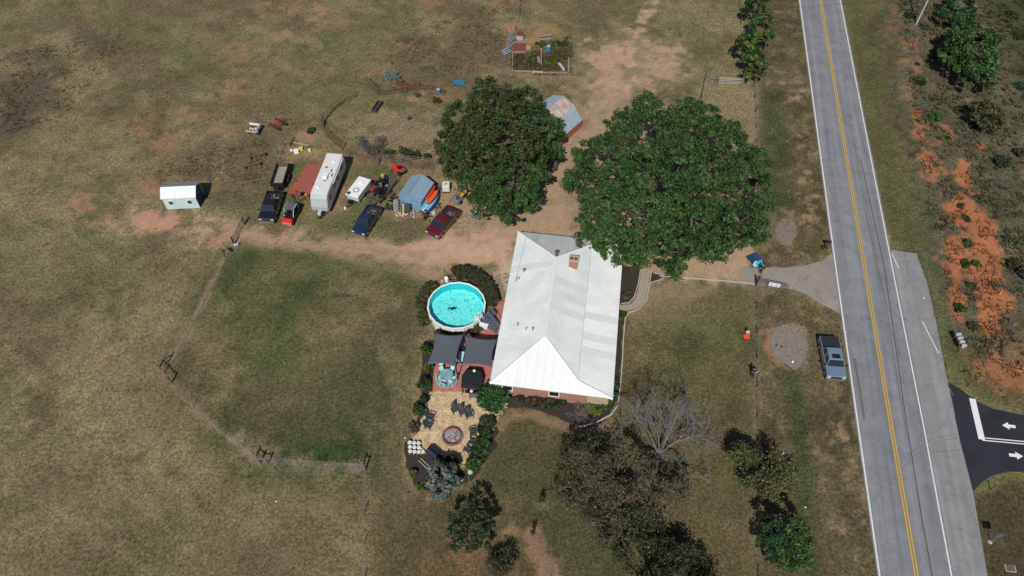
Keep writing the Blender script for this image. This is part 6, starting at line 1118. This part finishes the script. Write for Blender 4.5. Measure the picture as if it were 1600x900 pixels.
# cattle panels
def panels(label, pts, h=1.5, step=2.9, rails=6, m=None, name='corral_fence', group=None, top=0.):
    m = m or M_rust; P = GP(pts); t = thing(name, label, 'corral fence', P[0]); pst = MB().tube((0, 0, -.1), (0, 0, h+.15), .045, n=6).mesh('post'); pst.materials.append(m); rl = MB().tube((0, 0, 0), (1, 0, 0), .028, n=5).mesh('rail'); rl.materials.append(m); br = MB().tube((0, 0, 0), (0, 0, h-.2), .025, n=4).mesh('brace'); br.materials.append(m)
    for a_, b_ in zip(P[:-1], P[1:]):
        d = b_-a_; k = max(1, round(d.length/step)); ag_ = math.atan2(d.y, d.x)
        for i in range(k):
            p = a_.lerp(b_, i/k)-P[0]; ln = d.length/k; inst(pst, 'post', t, p)
            inst(br, 'brace', t, p+d/k*.5+Vector((0, 0, .15)))
            for j in range(rails): inst(rl, 'rail', t, p+Vector((0, 0, .2+(h-.25)*j/(rails-1))), (0, 0, ag_), (ln, 1, 1))
    inst(pst, 'post', t, P[-1]-P[0]); return t
M_pr = mat('rust_brown_panels', (.15, .08, .058), .85, 0, .3, 3)
panels('rusty pipe panels curving down the left side of the corral', [(557, 152), (535, 163), (520, 175), (506, 192), (504, 203), (512, 215), (524, 226), (535, 234)], m=M_pr)
panels('rusty pipe panels between the long camper and the wire heap', [(535, 237), (555, 243), (575, 249), (592, 252)], m=M_pr, h=1.7, rails=7); panels('second line of rusty panels stacked below the first behind the camper', [(545, 245), (570, 253), (592, 258)], m=M_pr, h=1.2, rails=5)
panels('rusty pipe panels from the wire heap to the big tree', [(593, 253), (615, 259), (640, 264), (660, 266), (678, 266)], m=M_pr, h=1.6, rails=6); panels('grey pipe panel line in front of the green shrubs of the corral', [(600, 256), (640, 259), (672, 262), (690, 268)], m=mat('grey_brown_pipe', (.2, .16, .14), .8), h=1.7, rails=6)
panels('short rusty panel gate at the upper left of the corral', [(575, 131), (592, 149)], m=M_pr, h=1.4); panels('rusty pipe panels along the upper side of the corral', [(592, 149), (615, 147), (635, 145), (655, 140), (675, 141), (694, 150)], m=M_pr, h=1.3)
panels('loose rusty panels leaning behind the upper corral side', [(612, 142), (640, 138), (655, 134)], m=M_rust, h=1.0, rails=4)
# ------------------------------------------------------------------ fences
M_tp = mat('green_steel_post', (.06, .065, .05), .7, .2)
def wire_fence(label, pts, step, h, rp, mpost, wires=(.3, .7, 1.1), skip_end=False, wr=.008, pn='post', mw=None):
    P = GP(pts); t = thing('wire_fence', label, 'fence', P[0]); pst = MB().tube((0, 0, -.1), (0, 0, h), rp, n=6).mesh('post'); pst.materials.append(mpost)
    for a_, b_ in zip(P[:-1], P[1:]):
        d = b_-a_; k = max(1, round(d.length/step))
        for i in range(k): inst(pst, pn, t, a_.lerp(b_, i/k)-P[0]+Vector((0, 0, random.uniform(-.05, .02))), (random.gauss(0, .03), random.gauss(0, .03), 0))
    inst(pst, pn, t, P[-1]-P[0])
    for z in wires: MB().path([p-P[0]+Vector((0, 0, z)) for p in P], wr, 3).build('wire', mw or M_steel, t)
    return t
M_fp = mat('weathered_post', (.20, .165, .13), .9, 0, .25, 6)
wire_fence('wire fence on thin steel posts from the yard gate down to the braced corner', [(366, 384), (320, 470), (264, 577)], 4.2, 1.35, .025, M_tp, (.2, .5, .8, 1.1, 1.3))
wire_fence('wire fence on thin steel posts along the lower left side of the lawn', [(254, 581), (300, 640), (350, 682), (406, 723)], 2.1, 1.5, .028, M_tp, (.2, .5, .8, 1.1, 1.35)); wire_fence('wire fence on thin steel posts along the bottom of the lawn', [(406, 723), (470, 728), (571, 735)], 2.3, 1.5, .028, M_tp, (.2, .5, .8, 1.1, 1.35))
wire_fence('wire fence running down to the bottom edge from the lawn corner', [(571, 735), (570, 800), (568, 960)], 3.6, 1.3, .04, M_fp, (.4, .8, 1.2)); wire_fence('roadside wire fence south of the driveway gate', [(1181, 447), (1182, 560), (1183, 700), (1184, 960)], 3.35, 1.25, .05, M_darkwood, (.35, .75, 1.15))
wire_fence('roadside wire fence north of the drive beyond the oak', [(1178, 132), (1181, 200), (1183, 300), (1182, 380)], 3.3, 1.2, .05, M_darkwood, (.35, .75, 1.15)); wire_fence('pasture fence on the left side of the roadside tree row', [(1153, -40), (1158, 60), (1162, 128)], 4, 1.2, .05, M_fp, (.35, .75, 1.15))
wire_fence('old wire fence from the garden enclosure up to the top edge', [(806, 48), (812, 20), (815, -30)], 3.5, 1.2, .06, M_darkwood, (.35, .75, 1.15)); wire_fence('dark sagging fence beside the pasture gate', [(1095, 155), (1102, 122)], 1.8, 1.1, .06, M_darkwood, (.2, .4, .6, .8, 1.0), wr=.03)
wire_fence('short wire fence left of the pasture gate', [(1103, 124), (1120, 126)], 1.2, 1.1, .05, M_fp, (.3, .6, 1.))
def brace(label, px, py, ends, h=1.6):
    p = G(px, py); t = thing('corner_brace', label, 'fence brace', p); MB().tube((0, 0, -.1), (0, 0, h), .09, n=8).build('corner_post', M_fp, t)
    for (x, y) in ends: q = G(x, y)-p; MB().tube(q+Vector((0, 0, -.1)), q+Vector((0, 0, h-.15)), .08, n=8).build('brace_post', M_fp, t); MB().tube(Vector((0, 0, h-.35)), q+Vector((0, 0, h-.4)), .055, n=6).build('rail', M_fp, t)
brace('braced wooden corner where the two lawn fences meet at the left', 247, 577, [(262, 567), (256, 585), (268, 598)]); brace('wooden brace posts at the bottom left corner of the lawn fence', 407, 724, [(419, 725), (399, 716)], 1.5); brace('tall wooden corner post at the bottom right of the lawn fence', 571, 735, [(566, 730)], 1.8)
brace('braced post pair beside the pasture gate', 1121, 130, [(1117, 131)], 1.3)
def gate(label, a, b, h=1.25, rails=5, m=None, name='farm_gate'):
    A, B = G(*a), G(*b); t = thing(name, label, 'gate', A); d = B-A; ag_ = math.atan2(d.y, d.x); t.rotation_euler.z = ag_; L_ = d.length; m = m or M_steel
    for j in range(rails): MB().tube((0, 0, .2+(h-.2)*j/(rails-1)), (L_, 0, .2+(h-.2)*j/(rails-1)), .028, n=6).build('rail', m, t)
    for x in (0, L_*.33, L_*.67, L_): MB().tube((x, 0, .2), (x, 0, h), .03, n=6).build('upright', m, t)
    return t, L_
gate('open grey tube gate across the dirt track left of the black pickup', (367, 379), (381.5, 350), 1.3, 6, mat('dull_grey_pipe', (.33, .31, .28), .7)); gt, gL = gate('dark tube gate with a white sign swung open beside the driveway', (1182, 446), (1229, 455), 1.3, 6, mat('dark_gate_pipe', (.10, .10, .10), .6)); gate('silver tube gate at the pasture corner beyond the oak', (1122, 132), (1158, 133), 1.2, 5)
sg_ = MB().box((gL*.54, -.06, .78), (1.25, .02, .62)).build('sign_board', mat('white_sign', (.80, .79, .82), .5), gt, bevel=.004)
M_ink = mat('dark_ink', (.04, .03, .06), .6)
for x, z, w_ in ((-.36, .15, .36), (.30, .15, .36), (-.34, -.15, .34), (.24, -.15, .50)):
    k_ = int(w_/.085)
    for i in range(k_): MB().box((gL*.54+x-w_/2+w_*(i+.5)/k_, -.073, .78+z), (.05, .006, .12)).build('lettering', M_ink, sg_)
post('thick dark gate post where the concrete kerb ends at the driveway', 1180.5, 444, 1.5, .12, M_darkwood, name='gate_post'); post('short post with a latch beside the driveway gate', 1186, 437, .7, .07, M_darkwood, name='latch_post'); post('wooden gate post between pasture gate and roadside tree', 1159, 133, 1.5, .09, M_fp, name='gate_post'); post('wooden corner post right of the pasture gate', 1178.5, 133.5, 1.6, .1, M_fp, name='gate_post')
post('dark post at the far end of the open yard gate', 383, 351, 1.4, .1, M_darkwood, name='gate_post'); post('dark post at the hinge of the open yard gate', 366, 382, 1.4, .1, M_darkwood, name='gate_post')
t = thing('satellite_dish', 'dark round dish on a thin pole beside the yard gate', 'satellite dish', G(353, 403)); MB().tube((0, 0, -.1), (0, 0, 1.3), .04).build('pole', M_black, t)
o = MB().lathe((0, 0, 0), [(.001, -.12), (.3, -.08), (.48, .02), (.46, .04), (.3, -.05), (.001, -.09)], 18).build('dish', M_dg, t, smooth=True); o.location = (0, 0, 1.45); o.rotation_euler = (R(115), 0, R(-30)); MB().tube((0, .1, 1.3), (.1, .55, 1.45), .02).build('arm', M_steel, t)
heap('white_bundle', 'crumpled white and blue sacks at the hinge of the yard gate', 'sacks', 369, 384, .35, .5, [M_conc, mat('pale_blue_sack', (.25, .32, .42), .7), M_white], 9, .3)
# poles
p = G(1206, 730); t = thing('leaning_pole', 'bare grey wooden pole beside the olive tree on the verge', 'pole', p); MB().tube((0, 0, -.2), (.35, .2, 2.9), .12, .09, n=8).build('pole', mat('grey_pole', (.42, .42, .42), .8, 0, .15), t)
MB().tube((.29, .16, 2.45), (.3, .18, 2.47), .16, n=8).build('band', M_steel, t)
p = G(1429, 43); t = thing('utility_pole', 'tall grey utility pole in the scrub at the upper right', 'utility pole', p); MB().tube((0, 0, -.2), (0, 0, 9), .14, .10, n=9).build('pole', mat('grey_pole', (.42, .42, .42), .8), t); MB().tube((-1.1, 0, 8.6), (1.1, 0, 8.6), .06, n=6).build('crossarm', M_wood, t)
for x in (-1, 0, 1): MB().lathe((x, 0, 8.65), [(.05, 0), (.07, .1), (.001, .2)], 8).build('insulator', M_white, t)
for j, x in enumerate((-1, 1)): MB().path([(x, 0, 8.8), (x-22-j, -2, 7.9), (x-46, -4, 8.4)], .012, 4).build('wire', M_black, t)
# garden enclosure
def beam(label, a, b, z=.15, r=.12, m=None, name='timber', cat='timber', w2=None):
    A, B = G(*a), G(*b); c = (A+B)/2; d = B-A; o = MB().box((0, 0, z), (d.length, r*2, r*1.6)).build(name, m or mat('pale_timber', (.28, .24, .19), .85, 0, .2, 4), bevel=.01); o.location = c; o.rotation_euler.z = math.atan2(d.y, d.x); return tag(o, label, cat)
beam('white timber edging at the lower side of the garden, the bright middle piece', (832, 113.5), (848, 114.5), .15, .13, mat('white_timber', (.48, .45, .40), .8)); beam('grey timber along the lower left side of the garden', (803, 112.5), (831, 113)); beam('grey timber along the lower right side of the garden', (849, 115), (886, 115)); beam('grey timber up the right side of the garden', (888, 114), (889, 92), .15, .1); beam('white board lying askew in the lower right corner of the garden', (873, 101), (881, 112), .3, .16, MATS['white_timber'])
beam('narrow white board standing in the middle of the garden', (845.5, 79), (845.5, 103), .3, .09); beam('upper pale board of the stack at the top of the garden', (843, 60), (862, 57), .35, .15); beam('lower pale board of the stack at the top of the garden', (843, 64), (861, 61.5), .2, .15); beam('thin board along the left side of the garden', (801, 84), (801, 110), .3, .06); beam('pale stone and timber piece by the middle board', (841, 92), (842, 100), .3, .18)
dk = thing('rusty_deck', 'square deck of dark red boards at the left of the garden', 'deck', G(802, 84)); 
for k in range(6): MB().box((.95, .2+.36*k, .35), (1.95, .33, .06)).build('board', mat('dark_red_boards', (.20, .055, .045), .8, 0, .25), dk)
MB().box((.95, -.05, .3), (1.9, .1, .3)).build('front_edge', MATS['pale_timber'], dk); MB().box((.95, 2.35, .35), (2.1, .1, .3)).build('back_edge', M_wood, dk)
st2 = thing('wood_step', 'pale wooden step beside the dark red deck', 'step', G(824, 80)); MB().box((0, .7, .15), (1.1, .9, .25)).build('upper_step', mat('tan_wood', (.34, .26, .16), .85), st2); MB().box((0, 0, .1), (1.0, .3, .15)).build('lower_step', MATS['pale_timber'], st2)
tk = thing('rusty_tank', 'round rust topped grey tank behind the dark red deck', 'tank', G(812.5, 60)); MB().lathe((0, 0, 0), [(.62, 0), (.64, .5), (.62, .8)], 18).build('shell', mat('pale_tank', (.42, .42, .42), .6), tk, smooth=True); MB().lathe((0, 0, .8), [(.64, -.02), (.5, .12), (.001, .22)], 18).build('lid', mat('rust_brown_lid', (.14, .04, .035), .85), tk)
tufts('edge_tufts', 'grass creeping over the west edge of the road', [(1243, -20), (1249, -20), (1280, 230), (1309.5, 450), (1340, 670), (1372, 900), (1366, 900), (1334, 670), (1303, 450), (1274, 230)], 5000, .14, .10, (.8, .85, .75), .5, .35)
tufts('edge_tufts', 'grass creeping over the east edge of the turn lane', [(1393, 388), (1434, 393), (1452, 440), (1466, 500), (1482, 590), (1478, 594), (1460, 500), (1446, 440), (1430, 398), (1393, 393)], 2500, .14, .10, (.85, .9, .75), .5, .3)
for i, (x, y, a_, m_, lb) in enumerate([(799, 62, 1.0, M_steel, 'large grey metal sheet leaning left of the rusty tank'), (796, 72, 1.2, mat('grey_purple_sheet', (.2, .16, .17), .7), 'brown grey metal sheet below the large grey one'), (791, 83, .75, mat('blue_grey_tin2', (.3, .36, .42), .5, .3), 'blue grey corrugated sheets lying left of the deck')]):
    t = thing('metal_sheet', lb, 'metal sheet', G(x, y), a_)
    for k in range(3): MB().box((0, -.35+.35*k, .25+.1*k), (1.9-.2*i, .33, .03), .08*k).build('sheet', m_, t)
panels('low grey wooden rail fence at the lower left of the garden', [(779, 94), (788, 100), (800, 110)], h=.8, rails=3, m=mat('purple_grey_wood', (.17, .14, .16), .85), step=1.6, name='rail_fence')
beam('pale post top at the lower left corner of the garden', (800, 113), (802, 113.5), .3, .18)
# mailboxes, signs, drain
mbx = G(1494, 541); d = G(1499, 550)-G(1488, 526); rzm = math.atan2(d.y, d.x); ms_ = thing('mailbox_stand', 'wooden rail stand carrying four mailboxes beside the scrub', 'mailbox stand', G(1493.5, 540), rzm)
MB().box((0, 0, .95), (2.0, .28, .06)).build('shelf', M_wood, ms_)
for x in (-.85, .85): MB().box((x, 0, .45), (.1, .1, .95)).build('post', M_wood, ms_)
for i, nm in enumerate(['farthest', 'third nearest', 'second nearest', 'nearest']):
    p = Vector((-.72+.48*i, 0, 0)); p.rotate(Matrix.Rotation(rzm, 3, 'Z')); mo = thing('mailbox', f'grey mailbox in the row of four, {nm} to the side road', 'mailbox', G(1493.5, 540)+p+Vector((0, 0, .98)), rzm, 'row of four mailboxes')
    b_ = MB(); b_.side([(-.25, 0), (.25, 0), (.25, .01), (-.25, .01)], -.1, .1); bb = MB(); k = 9; pr = [(-.15, 0), (.15, 0)]+[(.15*math.cos(a_), .2+.14*math.sin(a_)) for a_ in np.linspace(0, math.pi, k)]
    bb.side(pr, -.26, .26); bb.build('box', mat('pale_grey_box', (.50, .52, .54), .4, .2), mo); MB().box((0, -.27, .17), (.26, .02, .28)).build('door', M_steel if i < 3 else M_black, mo); MB().box((.17, .05, .3), (.015, .12, .08)).build('flag', M_black, mo)
t = thing('roadside_mailbox', 'black mailbox on a post by the road edge north of the driveway', 'mailbox', G(1289, 388), R(0)); MB().box((0, 0, .5), (.1, .1, 1.1)).build('post', M_darkwood, t); pr = [(-.14, 0), (.14, 0)]+[(.14*math.cos(a_), .16+.13*math.sin(a_)) for a_ in np.linspace(0, math.pi, 9)]; bb = MB(); bb.side(pr, -.27, .27); o = bb.build('box', M_black, t); o.location = (.1, 0, 1.08); o.rotation_euler.z = R(80); MB().box((.2, 0, .98), (.7, .06, .04)).build('newspaper_arm', M_steel, t)
shrub('flower_clump', 'little green plants around the foot of the roadside mailbox', 'plant', 1288, 388, .5, .3, OAK+YG, n=8, per=25, size=.12, stems=False)
t = thing('road_sign', 'rectangular road sign seen from behind on a thin post at the lower right', 'road sign', G(1547, 847), R(-3)); MB().tube((0, 0, -.1), (0, 0, 2.0), .035).build('post', M_steel, t); MB().box((0, 0, 1.75), (.75, .03, .75)).build('panel', mat('sign_back', (.20, .21, .24), .4, .6), t); MB().lathe((0, 0, 0), [(.2, 0), (.2, .03), (.001, .05)], 10).build('footing', M_conc, t)
t = thing('street_sign', 'street name sign on a thin post at the side road corner', 'street sign', G(1511, 604)); MB().tube((0, 0, -.1), (0, 0, 2.1), .03).build('post', M_black, t); MB().box((0, 0, 2.05), (.7, .02, .15), R(10)).build('name_plate', M_dg, t); MB().box((0, 0, 1.88), (.7, .02, .15), R(80)).build('name_plate', M_dg, t)
t = thing('marker_post', 'short red brown marker post below the side road', 'marker', G(1547.5, 765)); MB().box((0, 0, .4), (.1, .06, .9)).build('post', mat('red_brown_post', (.25, .05, .03), .6), t); MB().box((0, 0, .9), (.14, .08, .1)).build('cap', M_black, t)
t = thing('storm_drain', 'dark red drain grate set in the grass at the lower right corner', 'drain', G(1578.5, 888), R(-8)); MB().box((0, 0, .01), (.9, .65, .08)).build('frame', M_conc, t)
for k in range(6): MB().box((0, -.25+.1*k, .065), (.75, .05, .04)).build('bar', mat('dark_red_iron', (.09, .025, .02), .7), t)
# concrete pad bits on the gravel circle
for px, py, r_, lb in [(1213, 540, .1, 'small dark bottle on the gravel circle, the left one'), (1221, 543, .1, 'small dark bottle on the gravel circle, the right one'), (1238, 566, .12, 'white cup at the near side of the gravel circle')]:
    o = MB().lathe((0, 0, 0), [(.001, 0), (r_, .01), (r_, .18), (r_*.4, .26), (.001, .27)], 10).build('bottle', M_dg if 'dark' in lb else M_white); o.location = G(px, py, .012); tag(o, lb, 'bottle' if 'dark' in lb else 'cup')
for px, py, lb in [(15, 263, 'white speck of litter in the far left pasture'), (432, 784, 'white litter on the pasture below the lawn fence'), (1443, 466, 'white litter on the grass beside the turn lane'), (1258, 793, 'white object on the grass above the dark pine'), (1047, 740, 'white tag hanging low in front of the bare tree'), (633, 685, 'pale rock at the left end of the mulch bed')]:
    o = MB().box((0, 0, .08), (.16, .12, .09), random.random()*3).build('litter', M_white, bevel=.03); o.location = G(px, py); tag(o, lb, 'litter' if 'rock' not in lb else 'rock')
# orange board and its neighbour, teal canopy by the drive
t = thing('orange_board', 'bright orange square board lying on the lawn near the fence', 'board', G(1165, 528.5), R(-4)); MB().box((0, 0, .35), (.68, .6, .05)).build('panel', mat('hot_orange', (.75, .09, .03), .5), t, bevel=.01)
for x, y in ((-.28, -.25), (.28, -.25), (.28, .25), (-.28, .25)): MB().tube((x, y, 0), (x, y, .34), .025).build('leg', M_black, t)
t = thing('cooler', 'pale box with a dark lid behind the orange board', 'box', G(1167.5, 521)); MB().box((0, 0, .2), (.38, .3, .36), .3).build('tub', mat('pale_cream', (.6, .52, .45), .6), t, bevel=.03); MB().box((-.08, .35, .22), (.25, .2, .35)).build('lid', M_black, t, bevel=.03)
tc_ = thing('beach_tent', 'small teal and navy pop up tent beside the oak by the drive', 'tent', G(1180, 409), R(-65))
M_tq = mat('turquoise_cloth', (.02, .40, .55), .6, 0, .1); M_nv = mat('navy_cloth', (.015, .05, .12), .6)
def tri(name, pts, m): n_ = len(pts); o = MB().add(pts, [tuple(range(n_))]).build(name, m, tc_); s_ = o.modifiers.new('t', 'SOLIDIFY'); s_.thickness = .015
tri('front_flap', [(.9, -.5, .0), (.9, .5, 0), (.45, .35, .7), (.45, -.35, .7)], M_tq); tri('top', [(.45, -.35, .7), (.45, .35, .7), (-.4, .4, 1.0), (-.4, -.4, 1.0)], M_nv); tri('back_flap', [(-.4, -.4, 1.0), (-.4, .4, 1.0), (-1.0, .55, .3), (-1.0, -.55, .3)], M_tq)
tri('side', [(.9, -.5, 0), (.45, -.35, .7), (-.4, -.4, 1.0), (-1.0, -.55, .3), (-.9, -.6, 0)], M_nv); tri('side', [(.9, .5, 0), (.45, .35, .7), (-.4, .4, 1.0), (-1.0, .55, .3), (-.9, .6, 0)], M_nv)
o = thing('folding_chair', 'pale folded chair in front of the teal tent', 'chair', G(1178, 418)); MB().box((0, 0, .4), (.4, .4, .05), .3).build('seat', mat('aqua_white', (.45, .62, .66), .6), o); MB().box((0, .2, .7), (.4, .05, .45), .3).build('backrest', MATS['aqua_white'], o)
for x, y in ((-.18, -.18), (.18, -.18), (.18, .18), (-.18, .18)): MB().tube((x, y, 0), (x, y, .4), .02).build('leg', M_steel, o)
# ------------------------------------------------------------------ people
def skin_part(name, chains, m, parent, lv=1):
    me = bpy.data.meshes.new(name); vs = []; es = []; rs = []
    for ch in chains:
        pv = None
        for node in ch:
            if isinstance(node, int): idx = node
            else: idx = len(vs); vs.append(node[:3]); rs.append(node[3])
            if pv is not None: es.append((pv, idx))
            pv = idx
    me.from_pydata(vs, es, []); o = bpy.data.objects.new(name, me); C.objects.link(o); o.parent = parent; me.materials.append(m)
    s_ = o.modifiers.new('skin', 'SKIN')
    for i, r in enumerate(rs): me.skin_vertices[0].data[i].radius = (r, r)
    me.skin_vertices[0].data[0].use_root = True
    sb_ = o.modifiers.new('sub', 'SUBSURF'); sb_.levels = lv; sb_.render_levels = lv; return o
M_skin = mat('skin', (.42, .24, .16), .55, 0, .05)
def person(label, px, py, rz, top, legs, hair, hold=None):
    t = thing('person', label, 'person', G(px, py), rz); t.location.z = .02
    # body: one continuous figure (pelvis root), then garments around it
    pel = (0, 0, .94, .13)
    body = [[pel, (0, 0, 1.10, .12), (0, 0, 1.30, .15), (0, 0, 1.43, .12), (0, .01, 1.50, .055), (0, .02, 1.58, .075), (0, .01, 1.68, .095), (0, 0, 1.74, .06)],
            [0, (-.10, 0, .88, .095), (-.11, .04, .50, .065), (-.11, .02, .10, .045), (-.11, .14, .05, .04)], [0, (.10, 0, .88, .095), (.12, -.06, .50, .065), (.12, -.10, .10, .045), (.12, .02, .05, .04)],
            [3, (-.2, 0, 1.40, .065), (-.27, .02, 1.15, .048), (-.22, .24, 1.05, .036), (-.20, .31, 1.04, .03)], [3, (.2, 0, 1.40, .065), (.28, .0, 1.15, .048), (.22, .22, 1.10, .036), (.19, .30, 1.12, .03)]]
    skin_part('body', body, M_skin, t, 2)
    skin_part('shirt', [[(0, 0, .98, .175), (0, 0, 1.14, .17), (0, 0, 1.30, .19), (0, 0, 1.41, .15)], [3, (-.2, 0, 1.41, .085), (-.27, .02, 1.17, .07), (-.225, .23, 1.055, .05)], [3, (.2, 0, 1.41, .085), (.28, 0, 1.17, .07), (.225, .21, 1.10, .05)]], top, t, 2)
    skin_part('trousers', [[(0, 0, .96, .15), (-.10, 0, .86, .115), (-.11, .04, .50, .085), (-.11, .02, .12, .07)], [0, (.10, 0, .86, .115), (.12, -.06, .50, .085), (.12, -.10, .12, .07)]], legs, t, 2)
    MB().lathe((0, -.02, 1.60), [(.085, -.08), (.115, .02), (.105, .12), (.06, .17), (.001, .185)], 12).build('hair', hair, t, smooth=True)
    for s_ in (-.035, .035): MB().lathe((s_, .098, 1.66), [(.001, -.008), (.012, 0), (.001, .008)], 6).build('eye', M_black, t)
    MB().box((0, .11, 1.63), (.025, .035, .045)).build('nose', M_skin, t, bevel=.008); MB().box((0, .10, 1.585), (.05, .012, .012)).build('mouth', mat('lips', (.3, .1, .08), .5), t)
    for s_ in (-.098, .098): MB().box((s_, .0, 1.64), (.02, .045, .06)).build('ear', M_skin, t, bevel=.008)
    for hx, hy, hz, s_ in ((-.20, .33, 1.04, 1), (.19, .32, 1.12, -1)):
        ch = [[(hx, hy, hz, .03), (hx, hy+.06, hz-.005, .034)]]
        for k, (dx, ln) in enumerate(((-.028, .06), (-.010, .072), (.010, .07), (.028, .052))): ch.append([1, (hx+dx, hy+.09, hz-.005, .010), (hx+dx*1.1, hy+.09+ln*.6, hz-.02, .009), (hx+dx*1.1, hy+.09+ln*.8, hz-.045, .008)])
        ch.append([0, (hx+s_*.035, hy+.04, hz, .012), (hx+s_*.05, hy+.075, hz-.01, .009)]); skin_part('hand', ch, M_skin, t, 1)
    for x, y in ((-.11, .07), (.12, -.05)): MB().box((x, y, .05), (.10, .28, .09)).build('shoe', M_black, t, bevel=.03)
    return t
M_bc = mat('black_cloth', (.012, .012, .014), .8); M_jn = mat('dark_jeans', (.03, .045, .09), .8); M_hd = mat('dark_hair', (.012, .01, .008), .5)
person('person in black top and dark trousers walking on the driveway by the teal tent', 1187.5, 427, R(150), M_bc, mat('charcoal_trousers', (.03, .035, .045), .8), M_hd)
person('person in a black top and blue jeans standing on the lawn by the fence', 1174, 588, R(-20), M_bc, M_jn, M_hd)
t = thing('camera_tripod', 'black bundle with a white strap beside the person on the lawn', 'bag', G(1178, 585)); MB().box((0, 0, .8), (.35, .3, .4)).build('bag', M_black, t, bevel=.08); MB().path([(-.15, -.15, .95), (0, -.2, .6), (.2, -.1, .9)], .025).build('strap', M_white, t)
for k in range(3): a_ = k*2.09; MB().tube((0, 0, .65), (.25*math.cos(a_), .25*math.sin(a_), 0), .02).build('leg', mat('blue_grey_leg', (.15, .2, .3), .6), t)

# loose gravel round the pads, the driveway and the road shoulder
def gravel(name, label, pts, n, sz, colr):
    q = inpoly_world(GP(pts), n); N = len(q); base = np.stack([q[:, 0], q[:, 1], np.full(N, .012)], 1); s_ = sz*(.5+rng.random(N))[:, None]; a_ = rng.random(N)*6.283
    c_ = np.array(colr)*(.6+.8*rng.random((N, 1))); tri_ = []; col_ = []
    P3 = [base+np.stack([np.cos(a_+k*2.094), np.sin(a_+k*2.094), np.zeros(N)], 1)*s_ for k in range(3)]; top_ = base+np.array([0, 0, .8])*s_
    for k in range(3): tri_.append(np.stack([P3[k], P3[(k+1) % 3], top_], 1))
    V = np.concatenate(tri_).reshape(-1, 3); cc_ = np.repeat(np.concatenate([c_]*3), 3, 0)
    return tag(fastmesh(name, V, 3, cc_, M_dry), label, 'gravel', kind='stuff')
gravel('loose_gravel', 'loose stones on and around the gravel circle', [(1200, 505), (1232, 500), (1262, 515), (1270, 545), (1256, 580), (1232, 580), (1204, 556)], 2600, .05, (.24, .21, .18))
gravel('loose_gravel', 'loose stones over the mouth of the driveway', [(1160, 416), (1230, 416), (1280, 405), (1300, 392), (1308, 492), (1262, 465), (1200, 450), (1160, 446)], 2600, .04, (.28, .25, .22))
gravel('wood_chips', 'pale wood chips scattered over the straw yard', [(672, 610), (760, 612), (795, 630), (755, 700), (735, 735), (670, 712), (636, 692), (660, 650)], 6000, .07, (.55, .42, .27))
gravel('loose_gravel', 'grit along the road shoulder', [(1383, 372), (1438, 388), (1466, 440), (1488, 560), (1470, 560), (1450, 440), (1430, 402), (1388, 400)], 2200, .04, (.26, .24, .2))
